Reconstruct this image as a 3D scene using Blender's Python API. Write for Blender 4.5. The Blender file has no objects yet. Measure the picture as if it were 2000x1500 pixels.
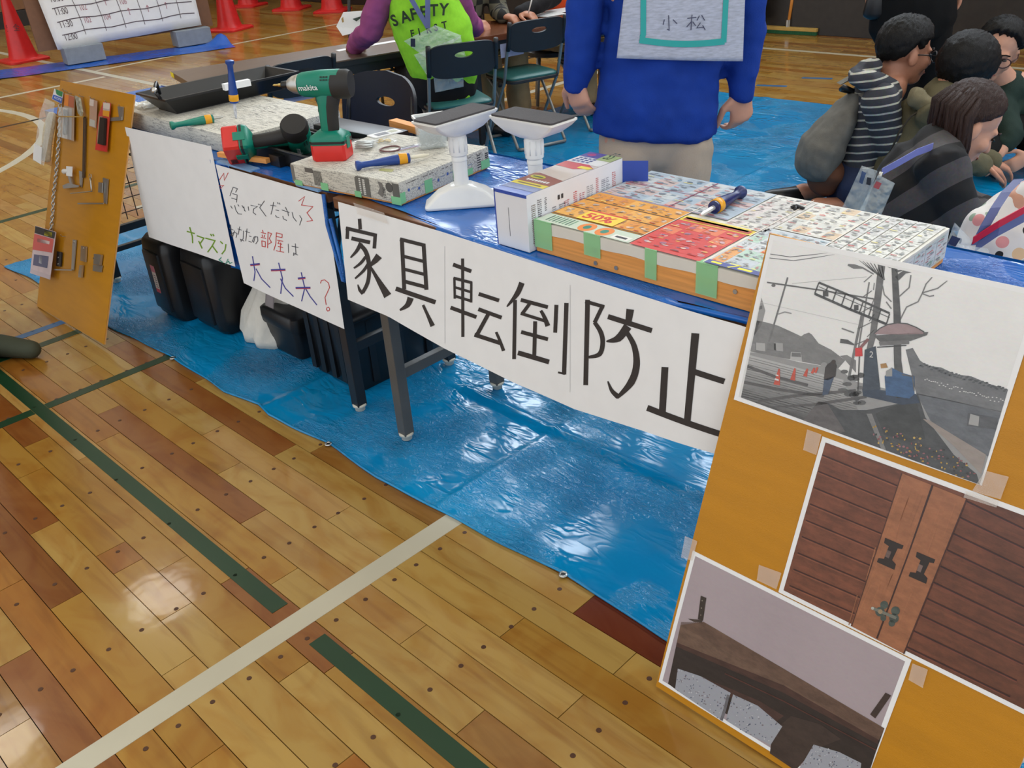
import bpy, bmesh, math, random
import numpy as np
from mathutils import Vector, Matrix, noise
random.seed(7)
S = bpy.context.scene
COL = S.collection
# ------------------------------------------------------------------ camera, light, exposure
CAMZ = 1.38
RIGHT = Vector((0.71365065, 0.69723985, -0.06752298)).normalized()
UP = Vector((-0.30276511, 0.39393578, 0.86784094)).normalized()
FWD = Vector((-0.631693, 0.59889164, -0.49223242)).normalized()
cam = bpy.data.cameras.new('camera'); camo = bpy.data.objects.new('camera', cam); COL.objects.link(camo)
cam.sensor_width = 36.0; cam.lens = 1780.0 / 2000 * 36; cam.clip_start = 0.05; cam.clip_end = 100
m3 = Matrix((RIGHT, UP, -FWD)).transposed()
camo.matrix_world = Matrix.Translation((0, 0, CAMZ)) @ m3.to_4x4()
S.camera = camo
S.view_settings.view_transform = 'Standard'; S.view_settings.look = 'None'
S.view_settings.exposure = 0.24; S.view_settings.gamma = 1.0; S.view_settings.use_curve_mapping = False
S.cycles.max_bounces = 8; S.cycles.diffuse_bounces = 4; S.cycles.transparent_max_bounces = 16
W = bpy.data.worlds.new('daylight'); S.world = W; W.use_nodes = True
WORLD_COL, WORLD_STR = (0.90, 0.95, 1.0, 1), 1.10
W.node_tree.nodes['Background'].inputs[0].default_value = WORLD_COL
W.node_tree.nodes['Background'].inputs[1].default_value = WORLD_STR
LAMP_POWER = 26.0
LAMP_XY = [(-10.2, 2.9), (-9.35, 0.5), (-8.5, -1.9), (-7.6, -4.4), (-2.6, 1.6), (-1.8, -1.2), (-0.9, -3.8), (1.6, 4.2), (2.4, 1.4), (3.2, -1.4)]
WINDOW_STR = 10.0
def add_lamps():
    for i, (x, y) in enumerate(LAMP_XY):
        l = bpy.data.lights.new('gym_lamp', 'AREA'); l.shape = 'DISK'; l.size = 0.9
        l.energy = LAMP_POWER; l.color = (1.0, 0.95, 0.85)
        o = bpy.data.objects.new('gym_lamp', l); COL.objects.link(o); o.location = (x, y, 6.78)

# ------------------------------------------------------------------ helpers
def lin(c):
    c = c / 255.0
    return c / 12.92 if c <= 0.04045 else ((c + 0.055) / 1.055) ** 2.4
def rgb(r, g, b): return (lin(r), lin(g), lin(b), 1.0)
_m = {}
def mat(name, col=None, rough=0.5, metal=0.0, spec=0.5, var=0.08, vscale=20.0, bump=0.0, bscale=80.0, coat=0.0, stretch=(1, 1, 1), sheen=0.0):
    """plain procedural material: base colour broken up by noise, optional fine bump"""
    if name in _m: return _m[name]
    m = bpy.data.materials.new(name); m.use_nodes = True; nt = m.node_tree; b = nt.nodes['Principled BSDF']
    b.inputs['Roughness'].default_value = rough; b.inputs['Metallic'].default_value = metal
    b.inputs['Specular IOR Level'].default_value = spec
    if coat: b.inputs['Coat Weight'].default_value = coat; b.inputs['Coat Roughness'].default_value = 0.06
    if sheen: b.inputs['Sheen Weight'].default_value = sheen
    tc = nt.nodes.new('ShaderNodeTexCoord'); mp = nt.nodes.new('ShaderNodeMapping'); mp.inputs['Scale'].default_value = stretch
    nt.links.new(tc.outputs['Object'], mp.inputs['Vector'])
    n = nt.nodes.new('ShaderNodeTexNoise'); n.inputs['Scale'].default_value = vscale; n.inputs['Detail'].default_value = 4
    nt.links.new(mp.outputs[0], n.inputs['Vector'])
    r = nt.nodes.new('ShaderNodeValToRGB'); e = r.color_ramp.elements
    e[0].position = 0.3; e[1].position = 0.7
    e[0].color = tuple(max(0, c * (1 - var)) for c in col[:3]) + (1,); e[1].color = tuple(min(1, c * (1 + var)) for c in col[:3]) + (1,)
    nt.links.new(n.outputs['Fac'], r.inputs[0]); nt.links.new(r.outputs[0], b.inputs['Base Color'])
    if bump:
        n2 = nt.nodes.new('ShaderNodeTexNoise'); n2.inputs['Scale'].default_value = bscale; n2.inputs['Detail'].default_value = 5
        nt.links.new(mp.outputs[0], n2.inputs['Vector'])
        bp_ = nt.nodes.new('ShaderNodeBump'); bp_.inputs['Strength'].default_value = bump; bp_.inputs['Distance'].default_value = 0.01
        nt.links.new(n2.outputs['Fac'], bp_.inputs['Height']); nt.links.new(bp_.outputs[0], b.inputs['Normal'])
    _m[name] = m; return m
def clear_mat(name, tint=(0.9, 0.95, 0.95), alpha=0.25, rough=0.1, bump=0.3):
    """thin clear plastic film: mostly see-through with a glossy skin"""
    if name in _m: return _m[name]
    m = bpy.data.materials.new(name); m.use_nodes = True; nt = m.node_tree; nt.nodes.clear()
    out = nt.nodes.new('ShaderNodeOutputMaterial'); mix = nt.nodes.new('ShaderNodeMixShader')
    tr = nt.nodes.new('ShaderNodeBsdfTransparent'); p = nt.nodes.new('ShaderNodeBsdfPrincipled')
    p.inputs['Base Color'].default_value = tint + (1,); p.inputs['Roughness'].default_value = rough
    n = nt.nodes.new('ShaderNodeTexNoise'); n.inputs['Scale'].default_value = 40; tc = nt.nodes.new('ShaderNodeTexCoord')
    nt.links.new(tc.outputs['Object'], n.inputs['Vector']); bm_ = nt.nodes.new('ShaderNodeBump'); bm_.inputs['Strength'].default_value = bump
    bm_.inputs['Distance'].default_value = 0.02
    nt.links.new(n.outputs['Fac'], bm_.inputs['Height']); nt.links.new(bm_.outputs[0], p.inputs['Normal'])
    mix.inputs[0].default_value = alpha
    nt.links.new(tr.outputs[0], mix.inputs[1]); nt.links.new(p.outputs[0], mix.inputs[2]); nt.links.new(mix.outputs[0], out.inputs[0])
    _m[name] = m; return m
def print_mat(name, rough=0.5, coat=0.0):
    """flat print: ink colour comes from the 'ink' attribute of the printed faces"""
    if name in _m: return _m[name]
    m = bpy.data.materials.new(name); m.use_nodes = True; nt = m.node_tree; b = nt.nodes['Principled BSDF']
    a = nt.nodes.new('ShaderNodeAttribute'); a.attribute_name = 'ink'
    n = nt.nodes.new('ShaderNodeTexNoise'); n.inputs['Scale'].default_value = 60; n.inputs['Detail'].default_value = 3
    mx = nt.nodes.new('ShaderNodeMix'); mx.data_type = 'RGBA'; mx.blend_type = 'MULTIPLY'; mx.inputs[0].default_value = 0.10
    nt.links.new(a.outputs['Color'], mx.inputs[6]); nt.links.new(n.outputs['Color'], mx.inputs[7]); nt.links.new(mx.outputs[2], b.inputs['Base Color'])
    b.inputs['Roughness'].default_value = rough
    if coat: b.inputs['Coat Weight'].default_value = coat; b.inputs['Coat Roughness'].default_value = 0.12
    _m[name] = m; return m

def photo_mat(name):
    m = print_mat(name, .35, .3); nt = m.node_tree; b = nt.nodes['Principled BSDF']; src = b.inputs['Base Color'].links[0].from_socket
    tc = nt.nodes.new('ShaderNodeTexCoord'); mp = nt.nodes.new('ShaderNodeMapping'); mp.inputs['Scale'].default_value = (1, 1, 2.2); nt.links.new(tc.outputs['Object'], mp.inputs['Vector'])
    n = nt.nodes.new('ShaderNodeTexNoise'); n.inputs['Scale'].default_value = 34; n.inputs['Detail'].default_value = 9; n.inputs['Roughness'].default_value = .72; nt.links.new(mp.outputs[0], n.inputs['Vector'])
    r = nt.nodes.new('ShaderNodeValToRGB'); r.color_ramp.elements[0].position = .36; r.color_ramp.elements[0].color = (.66, .66, .67, 1); r.color_ramp.elements[1].position = .62; r.color_ramp.elements[1].color = (1.1, 1.1, 1.1, 1); nt.links.new(n.outputs['Fac'], r.inputs[0])
    lum = nt.nodes.new('ShaderNodeRGBToBW'); nt.links.new(src, lum.inputs[0]); mr = nt.nodes.new('ShaderNodeMapRange'); mr.inputs[1].default_value = .10; mr.inputs[2].default_value = .34; mr.inputs[3].default_value = 1; mr.inputs[4].default_value = .06; nt.links.new(lum.outputs[0], mr.inputs[0])
    x = nt.nodes.new('ShaderNodeMix'); x.data_type = 'RGBA'; x.blend_type = 'MULTIPLY'; nt.links.new(mr.outputs[0], x.inputs[0]); nt.links.new(src, x.inputs[6]); nt.links.new(r.outputs[0], x.inputs[7]); nt.links.new(x.outputs[2], b.inputs['Base Color']); return m

class MB:
    """collects shapes into one mesh"""
    def __init__(s): s.v = []; s.f = []; s.c = []
    def add(s, vs, fs, col=None):
        o = len(s.v); s.v += [Vector(v) for v in vs]; s.f += [tuple(i + o for i in f) for f in fs]; s.c += [col] * len(fs); return s
    def box(s, lo, hi, M=None, bev=0.0):
        x0, y0, z0 = lo; x1, y1, z1 = hi
        if bev:
            bm = bmesh.new(); bmesh.ops.create_cube(bm, size=1)
            for v in bm.verts: v.co = Vector(((x0 + x1) / 2 + v.co.x * (x1 - x0), (y0 + y1) / 2 + v.co.y * (y1 - y0), (z0 + z1) / 2 + v.co.z * (z1 - z0)))
            bmesh.ops.bevel(bm, geom=bm.edges[:], offset=bev, segments=2, affect='EDGES', profile=0.7)
            bm.verts.index_update(); vs = [v.co.copy() for v in bm.verts]; fs = [[v.index for v in f.verts] for f in bm.faces]; bm.free()
        else:
            vs = [Vector(c) for c in ((x0, y0, z0), (x1, y0, z0), (x1, y1, z0), (x0, y1, z0), (x0, y0, z1), (x1, y0, z1), (x1, y1, z1), (x0, y1, z1))]
            fs = [(3, 2, 1, 0), (4, 5, 6, 7), (0, 1, 5, 4), (1, 2, 6, 5), (2, 3, 7, 6), (3, 0, 4, 7)]
        if M: vs = [M @ v for v in vs]
        return s.add(vs, fs)
    def rings(s, rings, closed=(True, True)):
        n = len(rings[0]); vs = [p for r in rings for p in r]; fs = []
        for i in range(len(rings) - 1):
            for j in range(n):
                fs.append((i * n + j, i * n + (j + 1) % n, (i + 1) * n + (j + 1) % n, (i + 1) * n + j))
        if closed[0]: fs.append(tuple(reversed(range(n))))
        if closed[1]: fs.append(tuple(range((len(rings) - 1) * n, len(rings) * n)))
        return s.add(vs, fs)
    def tube(s, pts, r, n=10, cap=True):
        """swept round tube; r a number or one per point"""
        pts = [Vector(p) for p in pts]; rs = r if hasattr(r, '__len__') else [r] * len(pts)
        t0 = (pts[1] - pts[0]).normalized(); a = t0.orthogonal().normalized(); rg = []
        for i, p in enumerate(pts):
            if i == 0: t = t0
            elif i == len(pts) - 1: t = (pts[i] - pts[i - 1]).normalized()
            else:
                t = (pts[i] - pts[i - 1]).normalized() + (pts[i + 1] - pts[i]).normalized()
                t = t.normalized() if t.length > 1e-6 else (pts[i + 1] - pts[i]).normalized()
            a = (a - t * a.dot(t)); a = a.normalized() if a.length > 1e-6 else t.orthogonal().normalized()
            b = t.cross(a); rg.append([p + (a * math.cos(k * math.tau / n) + b * math.sin(k * math.tau / n)) * rs[i] for k in range(n)])
        return s.rings(rg, (cap, cap))
    def cyl(s, a, b, r0, r1=None, n=20): return s.tube([a, b], [r0, r0 if r1 is None else r1], n)
    def lathe(s, prof, M=None, n=24):
        """profile of (r, z) turned about z"""
        rg = [[Vector((r * math.cos(k * math.tau / n), r * math.sin(k * math.tau / n), z)) for k in range(n)] for r, z in prof]
        if M: rg = [[M @ p for p in r] for r in rg]
        return s.rings(rg)
    def prism(s, poly, h, M=None):
        """polygon in xy pushed up by h"""
        n = len(poly); vs = [Vector((p[0], p[1], 0)) for p in poly] + [Vector((p[0], p[1], h)) for p in poly]
        if M: vs = [M @ v for v in vs]
        fs = [tuple(reversed(range(n))), tuple(range(n, 2 * n))] + [(i, (i + 1) % n, n + (i + 1) % n, n + i) for i in range(n)]
        return s.add(vs, fs)
    def ell(s, c, r, M=None, n=16, m=10):
        c = Vector(c); rg = []
        for i in range(m + 1):
            t = math.pi * i / m; st = max(math.sin(t), 0.02)
            rg.append([Vector((r[0] * st * math.cos(k * math.tau / n), r[1] * st * math.sin(k * math.tau / n), r[2] * math.cos(t))) for k in range(n)])
        rg = [[(c + p) if M is None else (M @ (c + p)) for p in q] for q in reversed(rg)]
        return s.rings(rg)
    def limb(s, pts, radii, side=None, flat=1.0, n=14, blunt=(1.0, 1.0)):
        """tapered limb with rounded ends; oval section when side is given (radius along side, radius*flat across)"""
        pts = [Vector(p) for p in pts]; radii = list(radii); fl = flat if hasattr(flat, '__len__') else [flat] * len(pts)
        rg = []; a = None
        def ring(p, t, r, f, k=1.0):
            nonlocal a
            if side is not None: a = Vector(side) - t * Vector(side).dot(t)
            elif a is None: a = t.orthogonal()
            else: a = a - t * a.dot(t)
            a = a.normalized(); b = t.cross(a)
            return [p + a * (r * k * math.cos(j * math.tau / n)) + b * (r * k * f * math.sin(j * math.tau / n)) for j in range(n)]
        t = (pts[1] - pts[0]).normalized()
        for q in (80, 55, 30): rg.append(ring(pts[0] - t * radii[0] * min(fl[0], 1) * blunt[0] * math.sin(math.radians(q)), t, radii[0], fl[0], math.cos(math.radians(q)) ** (.35 if blunt[0] < .5 else 1)))
        for i, p in enumerate(pts):
            if i == 0: t = (pts[1] - pts[0]).normalized()
            elif i == len(pts) - 1: t = (pts[i] - pts[i - 1]).normalized()
            else: t = ((pts[i] - pts[i - 1]).normalized() + (pts[i + 1] - pts[i]).normalized()).normalized()
            rg.append(ring(p, t, radii[i], fl[i]))
        for q in (30, 55, 80): rg.append(ring(pts[-1] + t * radii[-1] * min(fl[-1], 1) * blunt[1] * math.sin(math.radians(q)), t, radii[-1], fl[-1], math.cos(math.radians(q)) ** (.35 if blunt[1] < .5 else 1)))
        return s.rings(rg)
    def grid(s, fn, nx, ny, thick=0.0, nrm=None):
        """sheet fn(u,v); when thick is given it gets a back and edges"""
        P = [[Vector(fn(i / nx, j / ny)) for i in range(nx + 1)] for j in range(ny + 1)]
        w = nx + 1; vs = [p for r in P for p in r]; fs = [(j * w + i, j * w + i + 1, (j + 1) * w + i + 1, (j + 1) * w + i) for j in range(ny) for i in range(nx)]
        if thick:
            N = len(vs); d = Vector(nrm) * thick; vs2 = [v + d for v in vs]
            fs2 = [tuple(reversed([i + N for i in f])) for f in fs]; ed = []
            loop = list(range(w)) + [j * w + nx for j in range(1, ny + 1)] + [ny * w + i for i in range(nx - 1, -1, -1)] + [j * w for j in range(ny - 1, 0, -1)]
            for k in range(len(loop)):
                a, b = loop[k], loop[(k + 1) % len(loop)]; ed.append((b, a, a + N, b + N))
            vs += vs2; fs += fs2 + ed
        return s.add(vs, fs)
    def xf(s, M): s.v = [M @ v for v in s.v]; return s
    def build(s, name, m, parent=None, smooth=None, remesh=0.0, smit=0, noise_amp=0.0, noise_scale=8.0):
        me = bpy.data.meshes.new(name); me.from_pydata([tuple(v) for v in s.v], [], s.f)
        if remesh:
            o = bpy.data.objects.new('tmp', me); COL.objects.link(o)
            md = o.modifiers.new('r', 'REMESH'); md.mode = 'VOXEL'; md.voxel_size = remesh; md.use_smooth_shade = True
            if smit: ms = o.modifiers.new('s', 'SMOOTH'); ms.iterations = smit; ms.factor = 0.5
            dg = bpy.context.evaluated_depsgraph_get(); me2 = bpy.data.meshes.new_from_object(o.evaluated_get(dg))
            bpy.data.objects.remove(o); bpy.data.meshes.remove(me); me = me2; me.name = name; smooth = True
            if noise_amp:
                me.vertices.foreach_get  # wrinkles
                nr = [v.normal.copy() for v in me.vertices]
                for v, q in zip(me.vertices, nr):
                    v.co += q * (noise.noise(v.co * noise_scale) + 0.5 * noise.noise(v.co * noise_scale * 2.3)) * noise_amp
        else:
            bm = bmesh.new(); bm.from_mesh(me); bmesh.ops.recalc_face_normals(bm, faces=bm.faces[:]); bm.to_mesh(me); bm.free()
        me.materials.clear(); me.materials.append(m)
        if smooth is True: me.polygons.foreach_set('use_smooth', [True] * len(me.polygons))
        elif smooth:
            me.polygons.foreach_set('use_smooth', [True] * len(me.polygons)); me.set_sharp_from_angle(angle=math.radians(smooth))
        o = bpy.data.objects.new(name, me); COL.objects.link(o)
        if parent is not None: o.parent = parent; o.matrix_parent_inverse = PW(parent).inverted()
        return o
def PW(o):
    """world matrix without waiting for a depsgraph update"""
    M = o.matrix_basis.copy()
    if o.parent: M = PW(o.parent) @ o.matrix_parent_inverse @ M
    return M
def tag(o, label, cat, group=None, kind=None):
    if label: o['label'] = label
    if cat: o['category'] = cat
    if group: o['group'] = group
    if kind: o['kind'] = kind
    return o
def thing(name, label, cat, loc=(0, 0, 0), rz=0.0, group=None):
    o = bpy.data.objects.new(name, None); COL.objects.link(o); o.location = loc; o.rotation_euler = (0, 0, rz); o.empty_display_size = 0.05
    return tag(o, label, cat, group)
def copy_tree(o, parent=None):
    c = o.copy(); COL.objects.link(c)
    if parent is not None: c.parent = parent
    for ch in [x for x in o.children]: copy_tree(ch, c)
    return c
def struct(o): o['kind'] = 'structure'; return o
def ray(px, py): return (RIGHT * ((px - 1000) / 1780.0) + UP * (-(py - 750) / 1780.0) + FWD)
def onpl(px, py, n, d):
    """point of a picture ray on the plane n.x = d"""
    n = Vector(n); o = Vector((0, 0, CAMZ)); r = ray(px, py); return o + r * ((d - n.dot(o)) / n.dot(r))
def atz(px, py, z=0.0): return onpl(px, py, (0, 0, 1), z)
def aty(px, py, y): return onpl(px, py, (0, 1, 0), y)
GF = Vector((FWD.x, FWD.y, 0)).normalized(); GR = Vector((GF.y, -GF.x, 0))      # ground directions: away from / to the right of the viewer
def up_at(base, px, py, off=0.0):
    """point on the upright plane through base that faces the viewer, off metres farther"""
    b = Vector(base) + GF * off; return onpl(px, py, GF, GF.dot(b))
def frame(o, x, y):
    """matrix with axes x, y and x cross y at o"""
    x = Vector(x).normalized(); y = Vector(y); z = x.cross(y).normalized(); y = z.cross(x)
    M = Matrix((x, y, z)).transposed().to_4x4(); M.translation = Vector(o); return M

class Print:
    """flat print laid on a surface: fn maps drawing coordinates to 3-D, nrm lifts each layer a hair"""
    def __init__(s, fn, nrm, lift=0.0004, base=0.0003): s.fn = fn; s.n = Vector(nrm).normalized(); s.l = lift; s.b = base; s.v = []; s.f = []; s.c = []
    def pt(s, p, layer): return s.fn(*p) + s.n * (s.b + s.l * layer)
    def poly(s, pts, col, layer=1):
        o = len(s.v); s.v += [s.pt(p, layer) for p in pts]; s.f.append(tuple(range(o, o + len(pts)))); s.c.append(col); return s
    def rect(s, x0, y0, x1, y1, col, layer=1): return s.poly([(x0, y0), (x1, y0), (x1, y1), (x0, y1)], col, layer)
    def ell(s, cx, cy, rx, ry, col, layer=1, rot=0.0, n=16):
        c, d = math.cos(rot), math.sin(rot)
        return s.poly([(cx + rx * math.cos(k * math.tau / n) * c - ry * math.sin(k * math.tau / n) * d, cy + rx * math.cos(k * math.tau / n) * d + ry * math.sin(k * math.tau / n) * c) for k in range(n)], col, layer)
    def stroke(s, pts, w, col, layer=1):
        pts = [Vector((p[0], p[1])) for p in pts]; ws = w if hasattr(w, '__len__') else [w] * len(pts)
        if len(ws) != len(pts): ws = [ws[0] + (ws[-1] - ws[0]) * i / (len(pts) - 1) for i in range(len(pts))]
        L = []; R = []
        for i, p in enumerate(pts):
            d = Vector((0, 0))
            if i > 0: d += (pts[i] - pts[i - 1]).normalized()
            if i < len(pts) - 1: d += (pts[i + 1] - pts[i]).normalized()
            k = 1.0
            if 0 < i < len(pts) - 1: k = 1.0 / max(0.55, d.length / 2)
            d = d.normalized() if d.length > 1e-6 else Vector((1, 0)); nn = Vector((-d.y, d.x)) * ws[i] * 0.5 * k
            L.append(p + nn); R.append(p - nn)
        o = len(s.v); n = len(pts); s.v += [s.pt(q, layer) for q in L] + [s.pt(q, layer) for q in R]
        for i in range(n - 1): s.f.append((o + i, o + i + 1, o + n + i + 1, o + n + i)); s.c.append(col)
        return s
    def sheet(s, corners, nx, ny, colfn, layer=0):
        """rectangular ground: corners TL, TR, BR, BL (drawing coords), colour by (u, v)"""
        A, B, C_, D = [s.pt(p, layer) for p in corners]; o = len(s.v); w = nx + 1
        for j in range(ny + 1):
            for i in range(nx + 1):
                u, v = i / nx, j / ny; s.v.append((A * (1 - u) + B * u) * (1 - v) + (D * (1 - u) + C_ * u) * v)
        for j in range(ny):
            for i in range(nx):
                s.f.append((o + j * w + i, o + j * w + i + 1, o + (j + 1) * w + i + 1, o + (j + 1) * w + i)); s.c.append(colfn((i + .5) / nx, (j + .5) / ny))
        return s
    def text(s, body, x, y, size, col, layer=1, ang=0.0, sx=1.0, shear=0.0, flipy=True, align='LEFT', bold=0.0):
        """lettering set in the built-in font and laid down as flat faces"""
        cu = bpy.data.curves.new('t', 'FONT'); cu.body = body; cu.size = size; cu.fill_mode = 'BOTH'; cu.resolution_u = 3; cu.align_x = align; cu.shear = shear; cu.offset = bold * size
        ob = bpy.data.objects.new('t', cu); COL.objects.link(ob)
        dg = bpy.context.evaluated_depsgraph_get(); me = bpy.data.meshes.new_from_object(ob.evaluated_get(dg))
        c, d = math.cos(ang), math.sin(ang); o = len(s.v); fy = -1 if flipy else 1
        for v in me.vertices:
            px, py = v.co.x * sx, v.co.y * fy; s.v.append(s.pt((x + px * c - py * d, y + px * d + py * c), layer))
        for f in me.polygons: s.f.append(tuple(o + i for i in f.vertices)); s.c.append(col)
        bpy.data.objects.remove(ob); bpy.data.curves.remove(cu); bpy.data.meshes.remove(me); return s
    def build(s, name, m, parent=None):
        me = bpy.data.meshes.new(name); me.from_pydata([tuple(v) for v in s.v], [], s.f)
        at = me.color_attributes.new('ink', 'FLOAT_COLOR', 'CORNER'); arr = np.empty((len(me.loops), 4), np.float32); k = 0
        for f, c in zip(s.f, s.c): arr[k:k + len(f)] = c; k += len(f)
        at.data.foreach_set('color', arr.ravel())
        # all faces look the way the print faces
        bm = bmesh.new(); bm.from_mesh(me); bm.faces.ensure_lookup_table()
        fl = [f for f in bm.faces if f.normal.dot(s.n) < 0]; bmesh.ops.reverse_faces(bm, faces=fl); bm.to_mesh(me); bm.free()
        me.materials.append(m); o = bpy.data.objects.new(name, me); COL.objects.link(o)
        if parent is not None: o.parent = parent; o.matrix_parent_inverse = PW(parent).inverted()
        return o
INK = rgb(50, 46, 46); WHITE = (0.83, 0.84, 0.85, 1)
def crop(ox, oy, k): return lambda pts: [(ox + k * x, oy + k * y) for x, y in pts]
M_PRINT = print_mat('print_on_paper', 0.55); M_GLOSSY = print_mat('laminated_print', 0.35, 0.35)
M_BLACK = mat('black_plastic', rgb(22, 22, 24), 0.35, var=0.15); M_BLACKM = mat('black_painted_steel', rgb(28, 28, 30), 0.35)
M_WHITEP = mat('white_plastic', (0.80, 0.80, 0.78, 1), 0.25, var=0.03); M_PAPER = mat('white_paper', (0.82, 0.83, 0.84, 1), 0.7, var=0.02)
M_STEEL = mat('bright_steel', (0.55, 0.55, 0.53, 1), 0.28, 1.0); M_TAPE = clear_mat('clear_tape', (0.85, 0.8, 0.75), 0.22, 0.15, 0.1)
# ------------------------------------------------------------------ the hall: floor of planks, court lines, walls, ceiling
def wood_floor_mat(name, src):
    m = bpy.data.materials.new(name); m.use_nodes = True; nt = m.node_tree; b = nt.nodes['Principled BSDF']; L = nt.links.new; N = nt.nodes.new
    g = N('ShaderNodeNewGeometry'); oi = N('ShaderNodeObjectInfo')
    if src == 'object': tint = oi.outputs['Color']; rnd = oi.outputs['Random']
    else:
        r = N('ShaderNodeValToRGB'); e = r.color_ramp; rnd = g.outputs['Random Per Island']; L(rnd, r.inputs[0]); e.interpolation = 'CONSTANT'
        cs = [PAL[c] for c in 'LYPLOYPYLYBL']
        e.elements[0].color = cs[0]; e.elements[1].position = 1 / 12; e.elements[1].color = cs[1]
        for i in range(2, 12): el = e.elements.new(i / 12); el.color = cs[i]
        tint = r.outputs[0]
    sep = N('ShaderNodeMath'); sep.operation = 'MULTIPLY'; sep.inputs[1].default_value = 37.0; L(rnd, sep.inputs[0])
    mp = N('ShaderNodeMapping'); mp.inputs['Scale'].default_value = (1.4, 16, 1); cb = N('ShaderNodeCombineXYZ'); L(sep.outputs[0], cb.inputs[0]); L(sep.outputs[0], cb.inputs[2])
    L(g.outputs['Position'], mp.inputs['Vector']); L(cb.outputs[0], mp.inputs['Location'])
    n1 = N('ShaderNodeTexNoise'); n1.inputs['Scale'].default_value = 1.6; n1.inputs['Detail'].default_value = 5; n1.inputs['Distortion'].default_value = 0.9; L(mp.outputs[0], n1.inputs['Vector'])
    mp2 = N('ShaderNodeMapping'); mp2.inputs['Scale'].default_value = (3, 5, 1); L(g.outputs['Position'], mp2.inputs['Vector']); L(cb.outputs[0], mp2.inputs['Location'])
    n2 = N('ShaderNodeTexNoise'); n2.inputs['Scale'].default_value = 1.5; n2.inputs['Detail'].default_value = 3; n2.inputs['Distortion'].default_value = 1.5; L(mp2.outputs[0], n2.inputs['Vector'])
    r1 = N('ShaderNodeValToRGB'); r1.color_ramp.elements[0].position = 0.30; r1.color_ramp.elements[0].color = (0.52, 0.36, 0.23, 1); r1.color_ramp.elements[1].position = 0.50; r1.color_ramp.elements[1].color = (1.02, 1.0, 0.98, 1)
    L(n1.outputs['Fac'], r1.inputs[0])
    r2 = N('ShaderNodeValToRGB'); r2.color_ramp.elements[0].position = 0.34; r2.color_ramp.elements[0].color = (0.88, 0.72, 0.50, 1); r2.color_ramp.elements[1].position = 0.56; r2.color_ramp.elements[1].color = (1.05, 1.05, 1.05, 1)
    L(n2.outputs['Fac'], r2.inputs[0])
    a = N('ShaderNodeMix'); a.data_type = 'RGBA'; a.blend_type = 'MULTIPLY'; a.inputs[0].default_value = 0.42; L(tint, a.inputs[6]); L(r1.outputs[0], a.inputs[7])
    c = N('ShaderNodeMix'); c.data_type = 'RGBA'; c.blend_type = 'MULTIPLY'; c.inputs[0].default_value = 0.85; L(a.outputs[2], c.inputs[6]); L(r2.outputs[0], c.inputs[7])
    L(c.outputs[2], b.inputs['Base Color']); b.inputs['Roughness'].default_value = 0.27; b.inputs['Specular IOR Level'].default_value = 0.3
    b.inputs['Coat Weight'].default_value = 0.4; b.inputs['Coat Roughness'].default_value = 0.08; b.inputs['Coat IOR'].default_value = 1.45
    nb = N('ShaderNodeTexNoise'); nb.inputs['Scale'].default_value = 14; L(g.outputs['Position'], nb.inputs['Vector'])
    bu = N('ShaderNodeBump'); bu.inputs['Strength'].default_value = 0.05; bu.inputs['Distance'].default_value = 0.01; L(nb.outputs['Fac'], bu.inputs['Height']); L(bu.outputs[0], b.inputs['Coat Normal'])
    return m
PAL = {'L': rgb(166, 134, 70), 'Y': rgb(157, 117, 47), 'O': rgb(149, 99, 36), 'R': rgb(126, 78, 33), 'P': rgb(162, 126, 67), 'B': rgb(137, 98, 45), 'D': rgb(104, 47, 21)}
M_PLANK = wood_floor_mat('varnished_floor_planks', 'object'); M_PLANKS = wood_floor_mat('varnished_floor_planks_far', 'island')
XW, XE, YS, YN = -13.6, 5.0, -6.0, 7.45
fl = MB().box((XW, YS, -0.06), (XE, YN, -0.0125)).build('floor', mat('subfloor', rgb(70, 42, 20), 0.7))
struct(fl)
PWID = 0.075
def row_of(y): return int(math.floor((y - 0.004) / PWID))
# rows read off the photograph: joints (x) and the tint of each plank between them, west to east
ROWS = {
 14: ([-2.60, -1.95, -1.40, -0.98], 'BLBLDB'), 13: ([-3.1, -2.018, -0.811], 'LRLL'[:4]), 12: ([-3.3, -2.284, -1.66, -1.05], 'YLPLYY'), 11: ([-3.0, -2.065, -0.822], 'LYLL'),
 10: ([-2.66, -1.82, -1.194], 'YRPLL'), 9: ([-2.50, -1.564, -0.939, -0.3], 'OYLBRL'), 8: ([-2.45, -1.656, -1.25], 'PYRYL'), 7: ([-2.654, -1.812, -1.30], 'RYYLP'),
 6: ([-2.495, -1.985, -1.887, -1.652, -1.05], 'YYOYLOB'), 5: ([-2.206, -1.50, -0.95], 'RLLOY'), 4: ([-2.55, -1.885, -1.25], 'LRYYO'), 3: ([-2.042, -1.41], 'OOYP'),
 2: ([-1.79, -1.15], 'LRBO'), 1: ([-1.6, -1.0], 'BPYL'), 0: ([-1.9, -1.2], 'RBYL')}
unit = bmesh.new(); bmesh.ops.create_cube(unit, size=1)
ume = bpy.data.meshes.new('plank'); 
for v in unit.verts: v.co.z -= 0.5
for v in unit.verts:
    if v.co.z > -0.1: v.co.x *= 1.0
unit.to_mesh(ume); unit.free(); ume.materials.append(M_PLANK)
rng = random.Random(11)
nplank = 0; covered = []
def plank(x0, x1, k, t):
    global nplank
    y0 = 0.004 + k * PWID
    o = bpy.data.objects.new('plank', ume); COL.objects.link(o); g = 0.0009
    o.location = ((x0 + x1) / 2, y0 + PWID / 2, rng.uniform(-0.0004, 0)); o.scale = (x1 - x0 - 2 * g, PWID - 2 * g, 0.012)
    o.parent = fl; c = PAL[t]; j = rng.uniform(0.92, 1.08); o.color = (c[0] * j, c[1] * j, c[2] * j, 1); nplank += 1
far = MB()
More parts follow.
